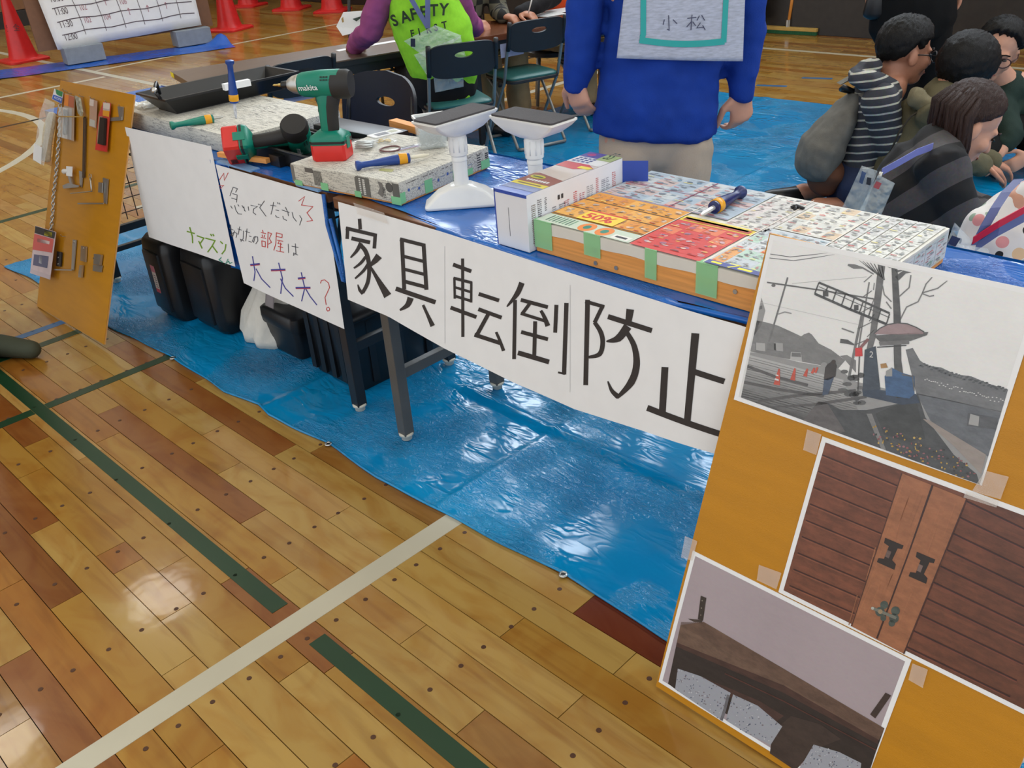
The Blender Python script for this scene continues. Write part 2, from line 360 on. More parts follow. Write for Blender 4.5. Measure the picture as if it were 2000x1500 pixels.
def far_plank(x0, x1, k):
    y0 = 0.004 + k * PWID; g = 0.0009
    far.box((x0 + g, y0 + g, -0.012), (x1 - g, y0 + PWID - g, rng.uniform(-0.0004, 0)))
def fill(k, x0, x1, near):
    x = x0
    while x < x1 - 0.01:
        n = min(x1, x + rng.uniform(0.55, 1.3))
        if x1 - n < 0.25: n = x1
        if near: plank(x, n, k, rng.choice('LYPLOYPYLYBL'))
        else: far_plank(x, n, k)
        x = n
K0, K1 = row_of(YS), row_of(YN) - 1
for k in range(K0, K1 + 1):
    y = 0.004 + k * PWID
    if k in ROWS:
        js, ts = ROWS[k]; js = [-3.9] + js + [0.4]
        for i in range(len(js) - 1): plank(js[i], js[i + 1], k, ts[min(i, len(ts) - 1)])
        fill(k, -5.6, -3.9, True); fill(k, XW, -5.6, False); fill(k, 0.4, XE, False)
    elif -3 <= k < 0: fill(k, -4.2, 0.2, True); fill(k, XW, -4.2, False); fill(k, 0.2, XE, False)
    elif 14 < k <= 38: fill(k, -7.2, -4.2, True); fill(k, XW, -7.2, False); fill(k, -4.2, XE, False)
    else: fill(k, XW, XE, False)
fo = far.build('plank', M_PLANKS, fl); fo['kind'] = 'stuff'
# wooden plugs along the joists
pm = MB().lathe([(0.0055, 0.0), (0.0052, 0.0008)], n=10)
M_PLUG = mat('dark_wood_plug', rgb(74, 42, 20), 0.5, var=0.3, vscale=3); plug = None; nplug = 0
for ix in range(-12, 3):
    x = -1.356 + (ix) * 0.303
    for k in range(-2, 16):
        y = 0.004 + (k + 0.5) * PWID + rng.uniform(-0.008, 0.008)
        if nplug >= 290 or x < -4.6 or y > 1.10 or (y < 0.1 and x > -0.9): continue
        if plug is None: plug = pm.build('wooden_plug', M_PLUG, fl); o = plug
        else: o = plug.copy(); COL.objects.link(o)
        o.location = (x + rng.uniform(-.003, .003), y, -0.0002); nplug += 1
# painted court lines
M_LW = mat('white_court_paint', rgb(186, 180, 160), 0.35, var=0.04, vscale=6); M_LG = mat('green_court_paint', rgb(14, 54, 28), 0.35, var=0.1, vscale=6)
M_LB = mat('blue_court_paint', rgb(48, 100, 150), 0.35, var=0.1); M_LK = mat('black_court_paint', rgb(52, 40, 24), 0.35, var=0.1)
def line(x0, y0, x1, y1, m):
    return MB().box((x0, y0, -0.001), (x1, y1, 0.0006)).build('court_line', m, fl)
line(-1.443, -3.0, -1.388, 7.0, M_LW)
line(-6.5, 0.630, -1.480, 0.670, M_LG); line(-1.340, 0.630, 3.0, 0.670, M_LG)
line(-3.348, -2.0, -3.308, 3.0, M_LG); line(-2.868, -2.0, -2.828, 0.629, M_LG); line(-2.868, 0.671, -2.828, 3.0, M_LG)
line(-3.485, 0.2, -3.445, 2.0, M_LB); line(-5.02, -1.0, -4.975, 3.2, M_LG)
line(-7.36, -1.0, -7.32, 3.3, M_LK); line(-8.60, -2.0, -8.54, 3.42, M_LW); line(-13, 3.45, -5.0, 3.51, M_LW)
line(-4.60, 1.8, -4.54, 7.2, M_LW); line(-4.53, 6.74, 3.0, 6.79, M_LW); line(-9.0, 3.52, -8.95, 7.2, M_LW); line(-5.5, 4.3, -5.45, 7.0, M_LK)
arc = MB(); C0 = Vector((-7.6, 0.35)); pr = []
for i in range(25):
    a = math.radians(-10 + 130 * i / 24); pr.append([Vector((C0.x + r * math.cos(a), C0.y + r * math.sin(a), z)) for r, z in ((1.98, -.001), (2.04, -.001), (2.04, .0006), (1.98, .0006))])
arc.rings(pr).build('court_line', M_LW, fl)
for q in ((-3.2, 5.62), (-3.05, 5.95)): MB().box((-0.10, -0.022, 0), (0.10, 0.022, 0.0006), Matrix.Translation((q[0], q[1], 0)) @ Matrix.Rotation(0.3, 4, 'Z')).build('court_line', M_LB, fl)
# walls, baseboards, ceiling
M_WALL = mat('dark_brown_panel', rgb(112, 64, 48), 0.45, var=0.18, vscale=3, stretch=(6, 6, 0.6)); M_BASEB = mat('black_baseboard', rgb(46, 42, 40), 0.4, var=0.15)
wb = struct(MB().box((XW, YN + 0.012, -0.05), (XE, YN + 0.2, 7)).build('wall_back', mat('wall_core', rgb(60, 36, 30), 0.6)))
x = XW
while x < XE - 0.1:
    w = 1.82; MB().box((x + 0.006, YN - 0.004, 0.41), (min(x + w, XE) - 0.006, YN + 0.015, 3.0)).build('panel', M_WALL, wb)
    x += w
MB().box((XW, YN - 0.002, 3.02), (XE, YN + 0.015, 7)).build('plaster', mat('pale_plaster', rgb(190, 180, 165), 0.8), wb)
struct(MB().box((XW, YN - 0.03, 0), (XE, YN + 0.012, 0.40), bev=0.004).build('baseboard_back', M_BASEB))
wl = struct(MB().box((XW - 0.2, YS, -0.05), (XW - 0.012, YN, 7)).build('wall_left', mat('wall_core_left', rgb(70, 48, 38), 0.6)))
M_WALL2 = mat('oak_panel', rgb(126, 88, 58), 0.45, var=0.15, vscale=3, stretch=(6, 6, 0.6)); y = YS
while y < YN - 0.1:
    MB().box((XW - 0.015, y + 0.006, 0.2), (XW + 0.004, min(y + 0.9, YN) - 0.006, 3.0)).build('panel', M_WALL2, wl); y += 0.9
MB().box((XW - 0.015, YS, 3.02), (XW + 0.002, YN, 7)).build('plaster', mat('pale_plaster', None), wl)
struct(MB().box((XW - 0.012, YS, 0), (XW + 0.03, YN - 0.04, 0.19), bev=0.004).build('baseboard_left', M_BASEB))
struct(MB().box((XW, YS, 7.0), (XE, YN, 7.15)).build('ceiling', mat('pale_ceiling', rgb(205, 196, 176), 0.8, var=0.05)))
lampme = None
ROWS_ = [('over the notice board', 4), ('over the front tables', 3), ('behind the right board', 3)]; LL = [(w, k) for w, n in ROWS_ for k in range(n)]; ORD = ['farthest back', 'second from the back', 'third from the back', 'nearest the front']
for (x, y), (w_, k_) in zip(LAMP_XY, LL):
    t = thing('ceiling_lamp', 'round grey gym lamp in the row %s, %s' % (w_, ORD[k_]), 'lamp', (x, y, 6.8), group='gym lamps under the ceiling')
    if lampme is None:
        lampme = (MB().lathe([(0.08, 0.17), (0.12, 0.15), (0.40, 0.0), (0.41, -0.03), (0.395, -0.03), (0.38, 0.0), (0.1, 0.13), (0.02, 0.14)]).build('lamp_shade', mat('grey_enamel', rgb(120, 124, 122), 0.4), t, 30).data,
                  MB().cyl((0, 0, 0.16), (0, 0, 0.2), 0.012).build('rod', M_STEEL, t).data)
        for c in t.children: c.matrix_parent_inverse = Matrix.Identity(4)
    else:
        for nm, me in zip(('lamp_shade', 'rod'), lampme): o = bpy.data.objects.new(nm, me); COL.objects.link(o); o.parent = t
add_lamps()
M_DAY = bpy.data.materials.new('daylit_glass'); M_DAY.use_nodes = True; _b = M_DAY.node_tree.nodes['Principled BSDF']; _b.inputs['Emission Color'].default_value = (0.80, 0.90, 1.0, 1); _b.inputs['Emission Strength'].default_value = WINDOW_STR; _b.inputs['Roughness'].default_value = .1
M_FRAME = mat('window_frame_alu', rgb(140, 142, 140), .4, .5)
for i in range(6):
    x0 = -11.6 + 2.6 * i
    wn = struct(MB().box((x0, YN - .01, 4.2), (x0 + 2.1, YN + .012, 6.2)).build('window_%d' % (i + 1), M_DAY))
    for q in ((x0 - .05, 4.15, x0 + 2.15, 4.2), (x0 - .05, 6.2, x0 + 2.15, 6.25), (x0 - .05, 4.15, x0, 6.25), (x0 + 2.1, 4.15, x0 + 2.15, 6.25), (x0 + 1.03, 4.2, x0 + 1.07, 6.2)): MB().box((q[0], YN - .05, q[1]), (q[2], YN - .002, q[3])).build('window_frame', M_FRAME, wn)

# ------------------------------------------------------------------ blue sheets on the floor
def tarp_mat(name, col, sc=1.0, bump=0.55):
    m = bpy.data.materials.new(name); m.use_nodes = True; nt = m.node_tree; b = nt.nodes['Principled BSDF']; L = nt.links.new; N = nt.nodes.new
    g = N('ShaderNodeNewGeometry'); n = N('ShaderNodeTexNoise'); n.inputs['Scale'].default_value = 3 * sc; n.inputs['Detail'].default_value = 5; L(g.outputs['Position'], n.inputs['Vector'])
    r = N('ShaderNodeValToRGB'); r.color_ramp.elements[0].position = 0.35; r.color_ramp.elements[1].position = 0.65
    r.color_ramp.elements[0].color = (col[0] * 0.8, col[1] * 0.82, col[2] * 0.86, 1); r.color_ramp.elements[1].color = (col[0] * 1.15, col[1] * 1.12, col[2] * 1.08, 1)
    L(n.outputs['Fac'], r.inputs[0]); L(r.outputs[0], b.inputs['Base Color']); b.inputs['Roughness'].default_value = 0.17; b.inputs['Specular IOR Level'].default_value = 0.6
    mp = N('ShaderNodeMapping'); mp.inputs['Scale'].default_value = (1.0, 2.6, 1); mp.inputs['Rotation'].default_value = (0, 0, 0.9); L(g.outputs['Position'], mp.inputs['Vector'])
    def ridged(scale, det, dist):
        a = N('ShaderNodeTexNoise'); a.inputs['Scale'].default_value = scale; a.inputs['Detail'].default_value = det; a.inputs['Distortion'].default_value = dist; L(mp.outputs[0], a.inputs['Vector'])
        s_ = N('ShaderNodeMath'); s_.operation = 'SUBTRACT'; s_.inputs[1].default_value = .5; L(a.outputs['Fac'], s_.inputs[0]); ab = N('ShaderNodeMath'); ab.operation = 'ABSOLUTE'; L(s_.outputs[0], ab.inputs[0]); return ab
    def mask(scale, lo, hi):
        ms = N('ShaderNodeMapRange'); mk = N('ShaderNodeTexNoise'); mk.inputs['Scale'].default_value = scale; mk.inputs['Detail'].default_value = 2; L(g.outputs['Position'], mk.inputs['Vector']); L(mk.outputs['Fac'], ms.inputs[0]); ms.inputs[1].default_value = lo; ms.inputs[2].default_value = hi; return ms
    def mul(x, y):
        m_ = N('ShaderNodeMath'); m_.operation = 'MULTIPLY'; L(x.outputs[0], m_.inputs[0])
        if hasattr(y, 'outputs'): L(y.outputs[0], m_.inputs[1])
        else: m_.inputs[1].default_value = y
        return m_
    fine = mul(mul(ridged(34 * sc, 4, 1.2), mask(3.4 * sc, .47, .64)), 1.3); big = mul(mul(ridged(7 * sc, 2, .8), mask(2.2 * sc, .40, .60)), 1.1)
    ad = N('ShaderNodeMath'); ad.operation = 'ADD'; L(fine.outputs[0], ad.inputs[0]); L(big.outputs[0], ad.inputs[1])
    bu = N('ShaderNodeBump'); bu.inputs['Strength'].default_value = bump; bu.inputs['Distance'].default_value = 0.02; L(ad.outputs[0], bu.inputs['Height']); L(bu.outputs[0], b.inputs['Normal'])
    return m
M_TARP = tarp_mat('blue_polyethylene_sheet', rgb(4, 134, 192), 1.0, .9); M_TARP2 = tarp_mat('table_blue_sheet', rgb(20, 102, 190), 1.6)
EDX = [-4.3, -4.02, -3.26, -2.84, -2.46, -2.30, -2.22, -1.95, -1.70, -1.445, -1.25, -1.076, -0.787, 0.0, 1.4]
EDY = [1.05, 1.072, 1.066, 1.095, 1.083, 1.108, 1.092, 1.113, 1.098, 1.109, 1.118, 1.134, 1.118, 1.12, 1.12]
def tarp_z(x, y, yn):
    z = 0.004 + 0.004 * noise.noise(Vector((x * 3, y * 3, 1))) + 0.0025 * noise.noise(Vector((x * 9, y * 9, 4)))
    d = yn
    if d < 0.02: z = 0.003
    for fx in (-3.05, -2.27, -1.482, -0.69, 0.1): z += 0.007 * math.exp(-((x - fx + 0.01 * noise.noise(Vector((0, y * 2, fx)))) / 0.012) ** 2)
    for fy in (1.56, 2.45, 3.35, 4.3):
        a = 0.020 if (fy == 1.56 and -1.85 < x < -0.3) else 0.006
        z += a * math.exp(-((y - fy - 0.018 * noise.noise(Vector((x * 2.2, 0, fy)))) / 0.014) ** 2)
    z += 0.003 * math.exp(-((yn - 0.055) / 0.008) ** 2)
    return max(z, 0.0015)
tb = thing('blue_floor_sheet', 'big wrinkled blue plastic sheet spread under the front tables and chairs', 'tarp', (-1.5, 3.0, 0))
xs = np.concatenate([np.arange(-4.3, -2.7, 0.03), np.arange(-2.7, -0.1, 0.0125), np.linspace(-0.1, 1.4, 26)])
ts = np.concatenate([np.arange(0, 1.15, 0.0125), np.linspace(1.15, 4.2, 86)]) / 4.2
vs = []; fs = []; w = len(xs)
for t in ts:
    for x in xs:
        y0 = float(np.interp(x, EDX, EDY)) + 0.006 * noise.noise(Vector((x * 6, 0, 0))); y = y0 + (5.3 - y0) * t
        xx = x + (0.28 * t if x < -4.0 else 0.28 * t * max(0, (-2.5 - x) / 1.5))
        vs.append((xx, y, tarp_z(xx, y, y - y0)))
for j in range(len(ts) - 1):
    for i in range(w - 1): fs.append((j * w + i, j * w + i + 1, (j + 1) * w + i + 1, (j + 1) * w + i))
MB().add(vs, fs).build('sheet', M_TARP, tb, True)
hem = MB().tube([(x, float(np.interp(x, EDX, EDY)) + 0.006 * noise.noise(Vector((x * 6, 0, 0))), 0.004) for x in np.arange(-4.28, 1.38, 0.02)], 0.0035, 8); hem.build('hem', M_TARP, tb, True)
for i, (px, py) in enumerate(((337, 699), (641, 867), (1100, 1122))):
    c = atz(px, py, 0.006); g = MB(); pr = [[c + Vector((math.cos(a) * (r), math.sin(a) * (r), z)) for a in np.linspace(0, math.tau, 16, endpoint=False)] for r, z in ((0.0055, 0.001), (0.007, 0.003), (0.010, 0.002), (0.0105, 0.0))]
    g.rings(pr, (False, False)); g.build('grommet', M_STEEL, tb, True); MB().cyl(c + Vector((0, 0, -0.001)), c + Vector((0, 0, 0.0008)), 0.0054, n=12).build('grommet_hole', M_BLACK, tb)
poly = [(-9.75, 2.2), (-8.75, 4.86), (-9.25, 5.0), (-10.35, 2.3)]
def t2(u, v):
    a = Vector(poly[0]).lerp(Vector(poly[1]), u); b = Vector(poly[3]).lerp(Vector(poly[2]), u); q = a.lerp(b, v)
    return (q.x, q.y, 0.006 + 0.005 * noise.noise(Vector((q.x * 4, q.y * 4, 0))) + 0.10 * math.exp(-((u - 0.985) / 0.03) ** 2 - ((v - 0.7) / 0.3) ** 2))
tag(MB().grid(t2, 80, 20).build('blue_floor_sheet', tarp_mat('far_blue_sheet', rgb(24, 92, 190)), None, True), 'narrow blue sheet under the hand-written notice board at the far left', 'tarp')
# ------------------------------------------------------------------ front tables
M_TWOOD = mat('walnut_laminate', rgb(112, 70, 40), 0.4, var=0.2, vscale=5, stretch=(2, 16, 16)); M_GREYS = mat('grey_painted_steel', rgb(84, 82, 78), 0.35)
M_CAP = mat('white_rubber_cap', rgb(205, 200, 185), 0.5)
def front_table(label, x0, x1, y0, y1, lx, legm, mesh_end):
    t = thing('folding_table', label, 'table', ((x0 + x1) / 2, (y0 + y1) / 2, 0))
    MB().box((x0, y0, 0.672), (x1, y1, 0.70), bev=0.003).build('tabletop', M_TWOOD, t)
    fr = MB(); fr.box((x0 + .03, y0 + .03, .64), (x1 - .03, y0 + .055, .671)); fr.box((x0 + .03, y1 - .055, .64), (x1 - .03, y1 - .03, .671)); fr.build('apron_rail', legm, t)
    for x in lx:
        for y in (y0 + 0.045, y1 - 0.045):
            lg = MB().box((x - .0165, y - .0165, .022), (x + .0165, y + .0165, .671), bev=0.003).build('leg', legm, t)
            MB().lathe([(.012, 0), (.015, .002), (.0155, .014), (.021, .016), (.021, .023), (.012, .024)], Matrix.Translation((x, y, 0.0035)), 16).build('foot_cap', M_CAP, lg, True)
        MB().box((x - .011, y0 + .06, .195), (x + .011, y1 - .06, .225), bev=.002).build('stretcher', legm, t)
    sh = MB()
    for y in np.linspace(y0 + .08, y1 - .08, 6): sh.tube([(x0 + .12, y, .58), (x1 - .12, y, .58)], .003, 6)
    for x in np.linspace(x0 + .12, x1 - .12, 9): sh.tube([(x, y0 + .08, .583), (x, y1 - .08, .583)], .003, 6)
    sh.build('wire_shelf', legm, t)
    if mesh_end:
        e = MB(); x = lx[0] - 0.0
        for y in np.linspace(y0 + .07, y1 - .07, 8): e.tube([(x, y, .24), (x, y, .62)], .0022, 6)
        for z in np.linspace(.27, .60, 7): e.tube([(x + .003, y0 + .06, z), (x + .003, y1 - .06, z)], .0022, 6)
        e.build('wire_end_grille', mat('brown_wire', rgb(96, 66, 44), .5), t)
        MB().box((x - .011, y0 + .06, .125), (x + .011, y1 - .06, .145), bev=.002).build('stretcher', legm, t)
    return t
front_table('black legged folding table under the tools and the two hand-lettered posters', -3.76, -1.93, 1.240, 1.690, (-3.67, -2.02), M_BLACKM, True)
front_table('grey legged folding table behind the long banner of big black characters', -1.885, -0.08, 1.225, 1.675, (-1.785, -0.18), M_GREYS, False)
# blue sheet over both tables
tc = thing('table_sheet', 'blue plastic sheet laid over the two front tables with a rolled front edge', 'tarp', (-1.9, 1.45, 0.70))
FX = [-3.75, -2.47, -2.40, -1.93, -1.80, -1.62, -1.40, -1.10, -0.85, -0.72, -0.08]; FY = [1.236, 1.233, 1.232, 1.236, 1.262, 1.248, 1.222, 1.210, 1.212, 1.226, 1.226]
def cover(u, v):
    x = -3.75 + 3.67 * u; y0 = float(np.interp(x, FX, FY)); y1 = 1.70
    y = y0 + (y1 - y0) * v; z = 0.7018 + 0.0018 * (noise.noise(Vector((x * 14, y * 14, 2))) + 0.6)
    return (x, y, z)
MB().grid(cover, 260, 36).build('sheet', M_TARP2, tc, True)
MB().tube([(x, float(np.interp(x, FX, FY)) - .002 + 0.002 * noise.noise(Vector((x * 9, 0, 0))), .700 - .004 + .002 * noise.noise(Vector((x * 5, 3, 0)))) for x in np.arange(-1.62, -0.08, .015)], [0.004 + 0.007 * min(1, max(0, (x + 1.62) / .25)) * (1 if x < -.85 else .3) for x in np.arange(-1.62, -0.08, .015)], 10).build('rolled_hem', M_TARP2, tc, True)
def back_fall(u, v): x = -3.75 + 3.67 * u; return (x, 1.70 + 0.012 + 0.01 * noise.noise(Vector((x * 7, v, 0))) * v, 0.703 - 0.16 * v)
MB().grid(back_fall, 150, 8).build('back_flap', M_TARP2, tc, True)
# side falls between the posters
def fall(xa, xb, zb, y):
    return MB().grid(lambda u, v: (xa + (xb - xa) * u + .004 * math.sin(v * 9), y - .004 * v - 0.006 * math.sin(u * 6 + v * 3), .703 - (0.703 - zb) * v), 8, 20, .001, (0, 1, 0))
fall(-2.52, -2.40, .36, 1.2335).build('front_flap', M_TARP2, tc, True)
st = [(-1.925, 1.226, .70), (-1.925, 1.222, .62), (-1.905, 1.222, .52), (-1.898, 1.222, .475), (-1.888, 1.222, .475), (-1.89, 1.222, .53), (-1.91, 1.224, .64)]
MB().tube(st, .005, 8).build('hanging_cord', M_TARP2, tc, True)
for x0, x1 in ((-2.45, -2.27), (-2.05, -1.95)): MB().box((x0, 1.228, .70), (x1, 1.258, .7055)).build('paper_tape', mat('light_blue_tape', rgb(120, 160, 205), .5), tc)

# ------------------------------------------------------------------ posters on the table front
def tilted(zt, yt, slope): return (0.0, 1.0, -slope), yt - slope * zt     # plane y = yt + slope (z - zt)
def paper_sheet(name, label, corners, pl, nx=24, ny=14, rip=0.0, cat='poster', curl=0.0):
    n, d = pl; nv = Vector(n).normalized(); C4 = [onpl(px, py, n, d) for px, py in corners]
    def wob(p): return nv * (rip * (math.sin(p.x * 9) + .6 * math.sin(p.x * 21 + p.z * 7)) * (0.4 + 2 * max(0, 0.7 - p.z)))
    def f(u, v):
        p = (C4[0] * (1 - u) + C4[1] * u) * (1 - v) + (C4[3] * (1 - u) + C4[2] * u) * v
        return p + wob(p)
    t = tag(MB().grid(f, nx, ny, 0.0005, nv).build(name, M_PAPER, None, 35), label, cat)
    def g(px, py): p = onpl(px, py, n, d); return p + wob(p)
    return t, g, -nv
P3 = crop(640, 380, .42)
bpl = tilted(.70, 1.196, .09)
n_, d_ = bpl; nv = Vector(n_).normalized()
TOP = [(660, 394), (860, 452), (1060, 516), (1260, 580), (1462, 644)]; BOT = [(680, 585), (760, 617), (870, 681), (1000, 748), (1120, 800), (1260, 842), (1408, 891)]
def bl(L, u, key): 
    xs_ = np.linspace(0, 1, len(L)); return (float(np.interp(u, xs_, [p[0] for p in L])), float(np.interp(u, xs_, [p[1] for p in L])))
# arc-length-even bottom edge
BL_ = np.cumsum([0] + [math.dist(BOT[i], BOT[i + 1]) for i in range(len(BOT) - 1)]); BL_ /= BL_[-1]
def bot(u): return (float(np.interp(u, BL_, [p[0] for p in BOT])), float(np.interp(u, BL_, [p[1] for p in BOT])))
def ban_w(p): return nv * (-0.004 * math.sin((p.x + 1.85) * 7) * max(0, .70 - p.z) / .28 + .006 * min(1, max(0, (p.x + .84) / .12)) ** 2)
def ban(u, v):
    a = onpl(*bl(TOP, u, 0), n_, d_); b = onpl(*bot(u), n_, d_); p = a.lerp(b, v); return p + ban_w(p)
banner = tag(MB().grid(ban, 60, 10, .0005, nv).build('paper_banner', M_PAPER, None, 35), 'long white paper banner with big black brush characters along the table front', 'banner')
pr = Print(lambda px, py: (lambda p: p + ban_w(p))(onpl(px, py, n_, d_)), -nv)
KANJI = [
 ([(149, 112), (153, 162)], 16), ([(94, 150), (92, 206)], 16), ([(86, 156), (230, 190)], 17), ([(223, 184), (219, 250)], 16), ([(112, 203), (199, 222)], 18),
 ([(157, 224), (138, 260), (108, 293)], (20, 16, 7)), ([(150, 230), (178, 262), (193, 310), (196, 360), (189, 410), (166, 456)], (18, 20, 20, 18, 18, 16)), ([(168, 460), (152, 442), (143, 417)], (16, 14, 4)),
 ([(180, 288), (156, 318), (124, 342)], (14, 14, 8)), ([(192, 322), (168, 355), (130, 390)], (16, 14, 8)), ([(242, 284), (222, 308), (198, 332)], (34, 26, 10)), ([(198, 328), (232, 385), (284, 470)], (8, 18, 38)),
 ([(346, 204), (360, 440)], 18), ([(447, 228), (462, 442)], 18), ([(338, 207), (452, 236)], 17), ([(350, 285), (455, 312)], 15), ([(355, 345), (458, 372)], 15), ([(358, 402), (462, 430)], 17),
 ([(321, 436), (504, 500)], 21), ([(390, 478), (376, 512), (341, 536)], (30, 24, 8)), ([(447, 512), (468, 558), (492, 610)], (12, 14, 22)),
 ([(584, 325), (668, 357)], 18), ([(628, 297), (629, 662)], 14), ([(590, 386), (592, 484)], 11), ([(668, 406), (667, 502)], 11), ([(586, 388), (671, 410)], 14), ([(590, 430), (668, 454)], 12), ([(588, 470), (670, 496)], 13), ([(573, 525), (691, 570)], 18),
 ([(702, 462), (796, 493)], 18), ([(700, 533), (807, 573)], 18), ([(748, 552), (692, 655)], 18), ([(682, 652), (800, 692)], 19), ([(781, 640), (798, 680), (815, 728)], (12, 14, 16)),
 ([(903, 410), (880, 462), (832, 522)], (26, 24, 6)), ([(870, 490), (863, 767)], 17), ([(897, 490), (1023, 524)], 18), ([(938, 508), (902, 556)], 16), ([(896, 553), (1008, 588)], 15), ([(990, 540), (1006, 570), (1022, 612)], (14, 18, 24)),
 ([(963, 590), (957, 750)], 18), ([(897, 640), (1022, 674)], 18), ([(881, 737), (1026, 780)], 23), ([(1063, 513), (1056, 643)], 18), ([(1110, 504), (1096, 838)], 20), ([(1100, 836), (1068, 828)], 9),
 ([(1209, 489), (1198, 887)], 22), ([(1198, 497), (1287, 522)], 17), ([(1279, 518), (1241, 596)], 18), ([(1241, 594), (1270, 640), (1279, 690), (1264, 742), (1212, 757)], (18, 22, 22, 22, 12)),
 ([(1408, 533), (1398, 602)], (36, 28)), ([(1304, 567), (1509, 632)], 24), ([(1397, 612), (1352, 668), (1296, 683)], (40, 34, 6)), ([(1392, 640), (1427, 705), (1438, 790), (1413, 872), (1346, 946)], (20, 26, 32, 34, 12)), ([(1352, 940), (1322, 912), (1303, 868)], (26, 18, 6)),
 ([(1710, 645), (1675, 1055)], (36, 30)), ([(1705, 823), (1840, 872)], 27), ([(1571, 801), (1560, 1012)], 32), ([(1489, 990), (1826, 1117)], 28)]
for pts, w in KANJI:
    if len(pts) > 2:   # round out bent strokes
        q = [Vector(p) for p in pts]; ws = list(w); o = []; ow = []
        for i in range(len(q) - 1):
            p0 = q[max(0, i - 1)]; p1 = q[i]; p2 = q[i + 1]; p3 = q[min(len(q) - 1, i + 2)]
            for k in range(5):
                t = k / 5; o.append(0.5 * ((2 * p1) + (p2 - p0) * t + (2 * p0 - 5 * p1 + 4 * p2 - p3) * t * t + (3 * p1 - p0 - 3 * p2 + p3) * t ** 3)); ow.append(ws[i] * (1 - t) + ws[i + 1] * t)
        o.append(q[-1]); ow.append(ws[-1]); pts = [tuple(p) for p in o]; w = ow
    w = [a * .42 for a in w] if hasattr(w, '__len__') else w * .42
    if not hasattr(w, '__len__'):
        a, b = Vector(pts[0]), Vector(pts[1]); pts = [tuple(a.lerp(b, k / 6)) for k in range(7)]
    pr.stroke(P3(pts), w, INK)
for s in ((545, 240, 548, 690), (1128, 420, 1124, 920)): pr.stroke([(640 + .42 * (s[0] + (s[2] - s[0]) * k / 8), 380 + .42 * (s[1] + (s[3] - s[1]) * k / 8)) for k in range(9)], .8, rgb(196, 198, 202))
pr.build('lettering', M_PRINT, banner)
tape = MB(); tape.grid(lambda u, v: onpl(690 + 60 * u + 8 * v, 396 + 20 * u + 22 * v, (0, 1, 0), 1.19), 4, 2, .0004, (0, 1, 0)); tape.build('clear_tape', M_TAPE, banner)

P8 = crop(230, 230, 470 / 1500)
ppl = tilted(.70, 1.229, .03)
poster2, g2, nn = paper_sheet('paper_poster', 'white hand-lettered poster in black, red and blue marker, hung left of the long banner', [(421, 321), (634, 382), (672, 643), (476, 553)], ppl, rip=.0008)
pr = Print(g2, nn); RED = rgb(205, 62, 60); BLU = rgb(70, 72, 160); BK = rgb(70, 72, 82)
HB = [[(722, 430), (712, 455), (700, 487)], [(722, 432), (748, 442), (736, 464)], [(716, 472), (746, 480)], [(710, 500), (745, 510)], [(746, 480), (743, 527)], [(704, 548), (716, 566)], [(730, 545), (738, 575), (752, 598), (776, 600)], [(750, 540), (758, 552)], [(776, 545), (786, 562)],
 [(788, 553), (792, 578), (800, 582)], [(815, 553), (819, 578)], [(830, 545), (872, 553), (848, 568), (846, 590), (864, 604)], [(876, 535), (881, 543)], [(886, 538), (891, 546)], [(916, 517), (886, 560), (926, 614)],
 [(952, 545), (990, 550)], [(972, 525), (966, 565), (956, 602)], [(985, 574), (1006, 579)], [(984, 606), (990, 618), (1008, 622)], [(996, 527), (1002, 537)], [(1008, 530), (1013, 540)],
 [(1024, 574), (1072, 590)], [(1046, 556), (1062, 590), (1066, 612)], [(1030, 612), (1034, 630), (1056, 640)], [(1088, 588), (1096, 622), (1116, 646)], [(1134, 608), (1148, 630), (1134, 670)],
 [(694, 688), (722, 700)], [(703, 665), (706, 700), (716, 742)], [(730, 703), (716, 742), (704, 728), (728, 712), (745, 722), (738, 748)], [(748, 692), (774, 700)], [(762, 678), (752, 728)], [(786, 703), (784, 752), (770, 770), (766, 756), (790, 768)],
 [(796, 706), (826, 716)], [(808, 690), (800, 768)], [(820, 736), (836, 740)], [(818, 768), (838, 776)], [(860, 736), (850, 775), (842, 768), (852, 742), (874, 742), (876, 766), (862, 786)], [(1064, 785), (1066, 842)], [(1085, 800), (1128, 808)], [(1108, 783), (1112, 846), (1096, 858), (1098, 842), (1124, 856)]]
for q in HB: pr.stroke(P8(q), 1.25, BK)
for q in [[(634, 388), (662, 345), (666, 390), (690, 342)], [(630, 425), (662, 420), (640, 440)], [(1128, 520), (1166, 490), (1146, 544), (1216, 554), (1180, 592), (1214, 640), (1178, 646)],
 [(894, 714), (926, 722)], [(904, 698), (908, 714)], [(894, 744), (926, 752)], [(902, 728), (905, 742)], [(918, 730), (914, 744)], [(900, 765), (902, 800), (922, 804), (922, 772), (898, 766)], [(938, 710), (936, 812)], [(938, 714), (960, 722), (946, 752), (960, 776), (940, 788)],
 [(990, 714), (986, 785), (974, 826)], [(990, 717), (1026, 726), (1025, 746), (990, 740)], [(994, 762), (1032, 770)], [(1008, 766), (1000, 784), (1026, 788)], [(1016, 778), (1014, 832)], [(1000, 802), (1032, 808)], [(988, 828), (1038, 838)],
 [(1264, 1032), (1270, 1014), (1290, 1010), (1314, 1030), (1320, 1058), (1306, 1090), (1292, 1120), (1300, 1166)], [(1322, 1192), (1318, 1202), (1308, 1204), (1302, 1196), (1304, 1184), (1314, 1180), (1322, 1190)]]: pr.stroke(P8(q), 1.4, RED)
for q in [[(842, 862), (858, 960), (850, 1016)], [(864, 940), (900, 1004), (954, 1058)], [(1004, 903), (1028, 1000), (1018, 1096)], [(1016, 1002), (1046, 1062), (1096, 1114)], [(1144, 963), (1166, 1060), (1146, 1144)], [(1170, 1062), (1200, 1114), (1242, 1167)]]: pr.stroke(P8(q), 2.0, BLU)
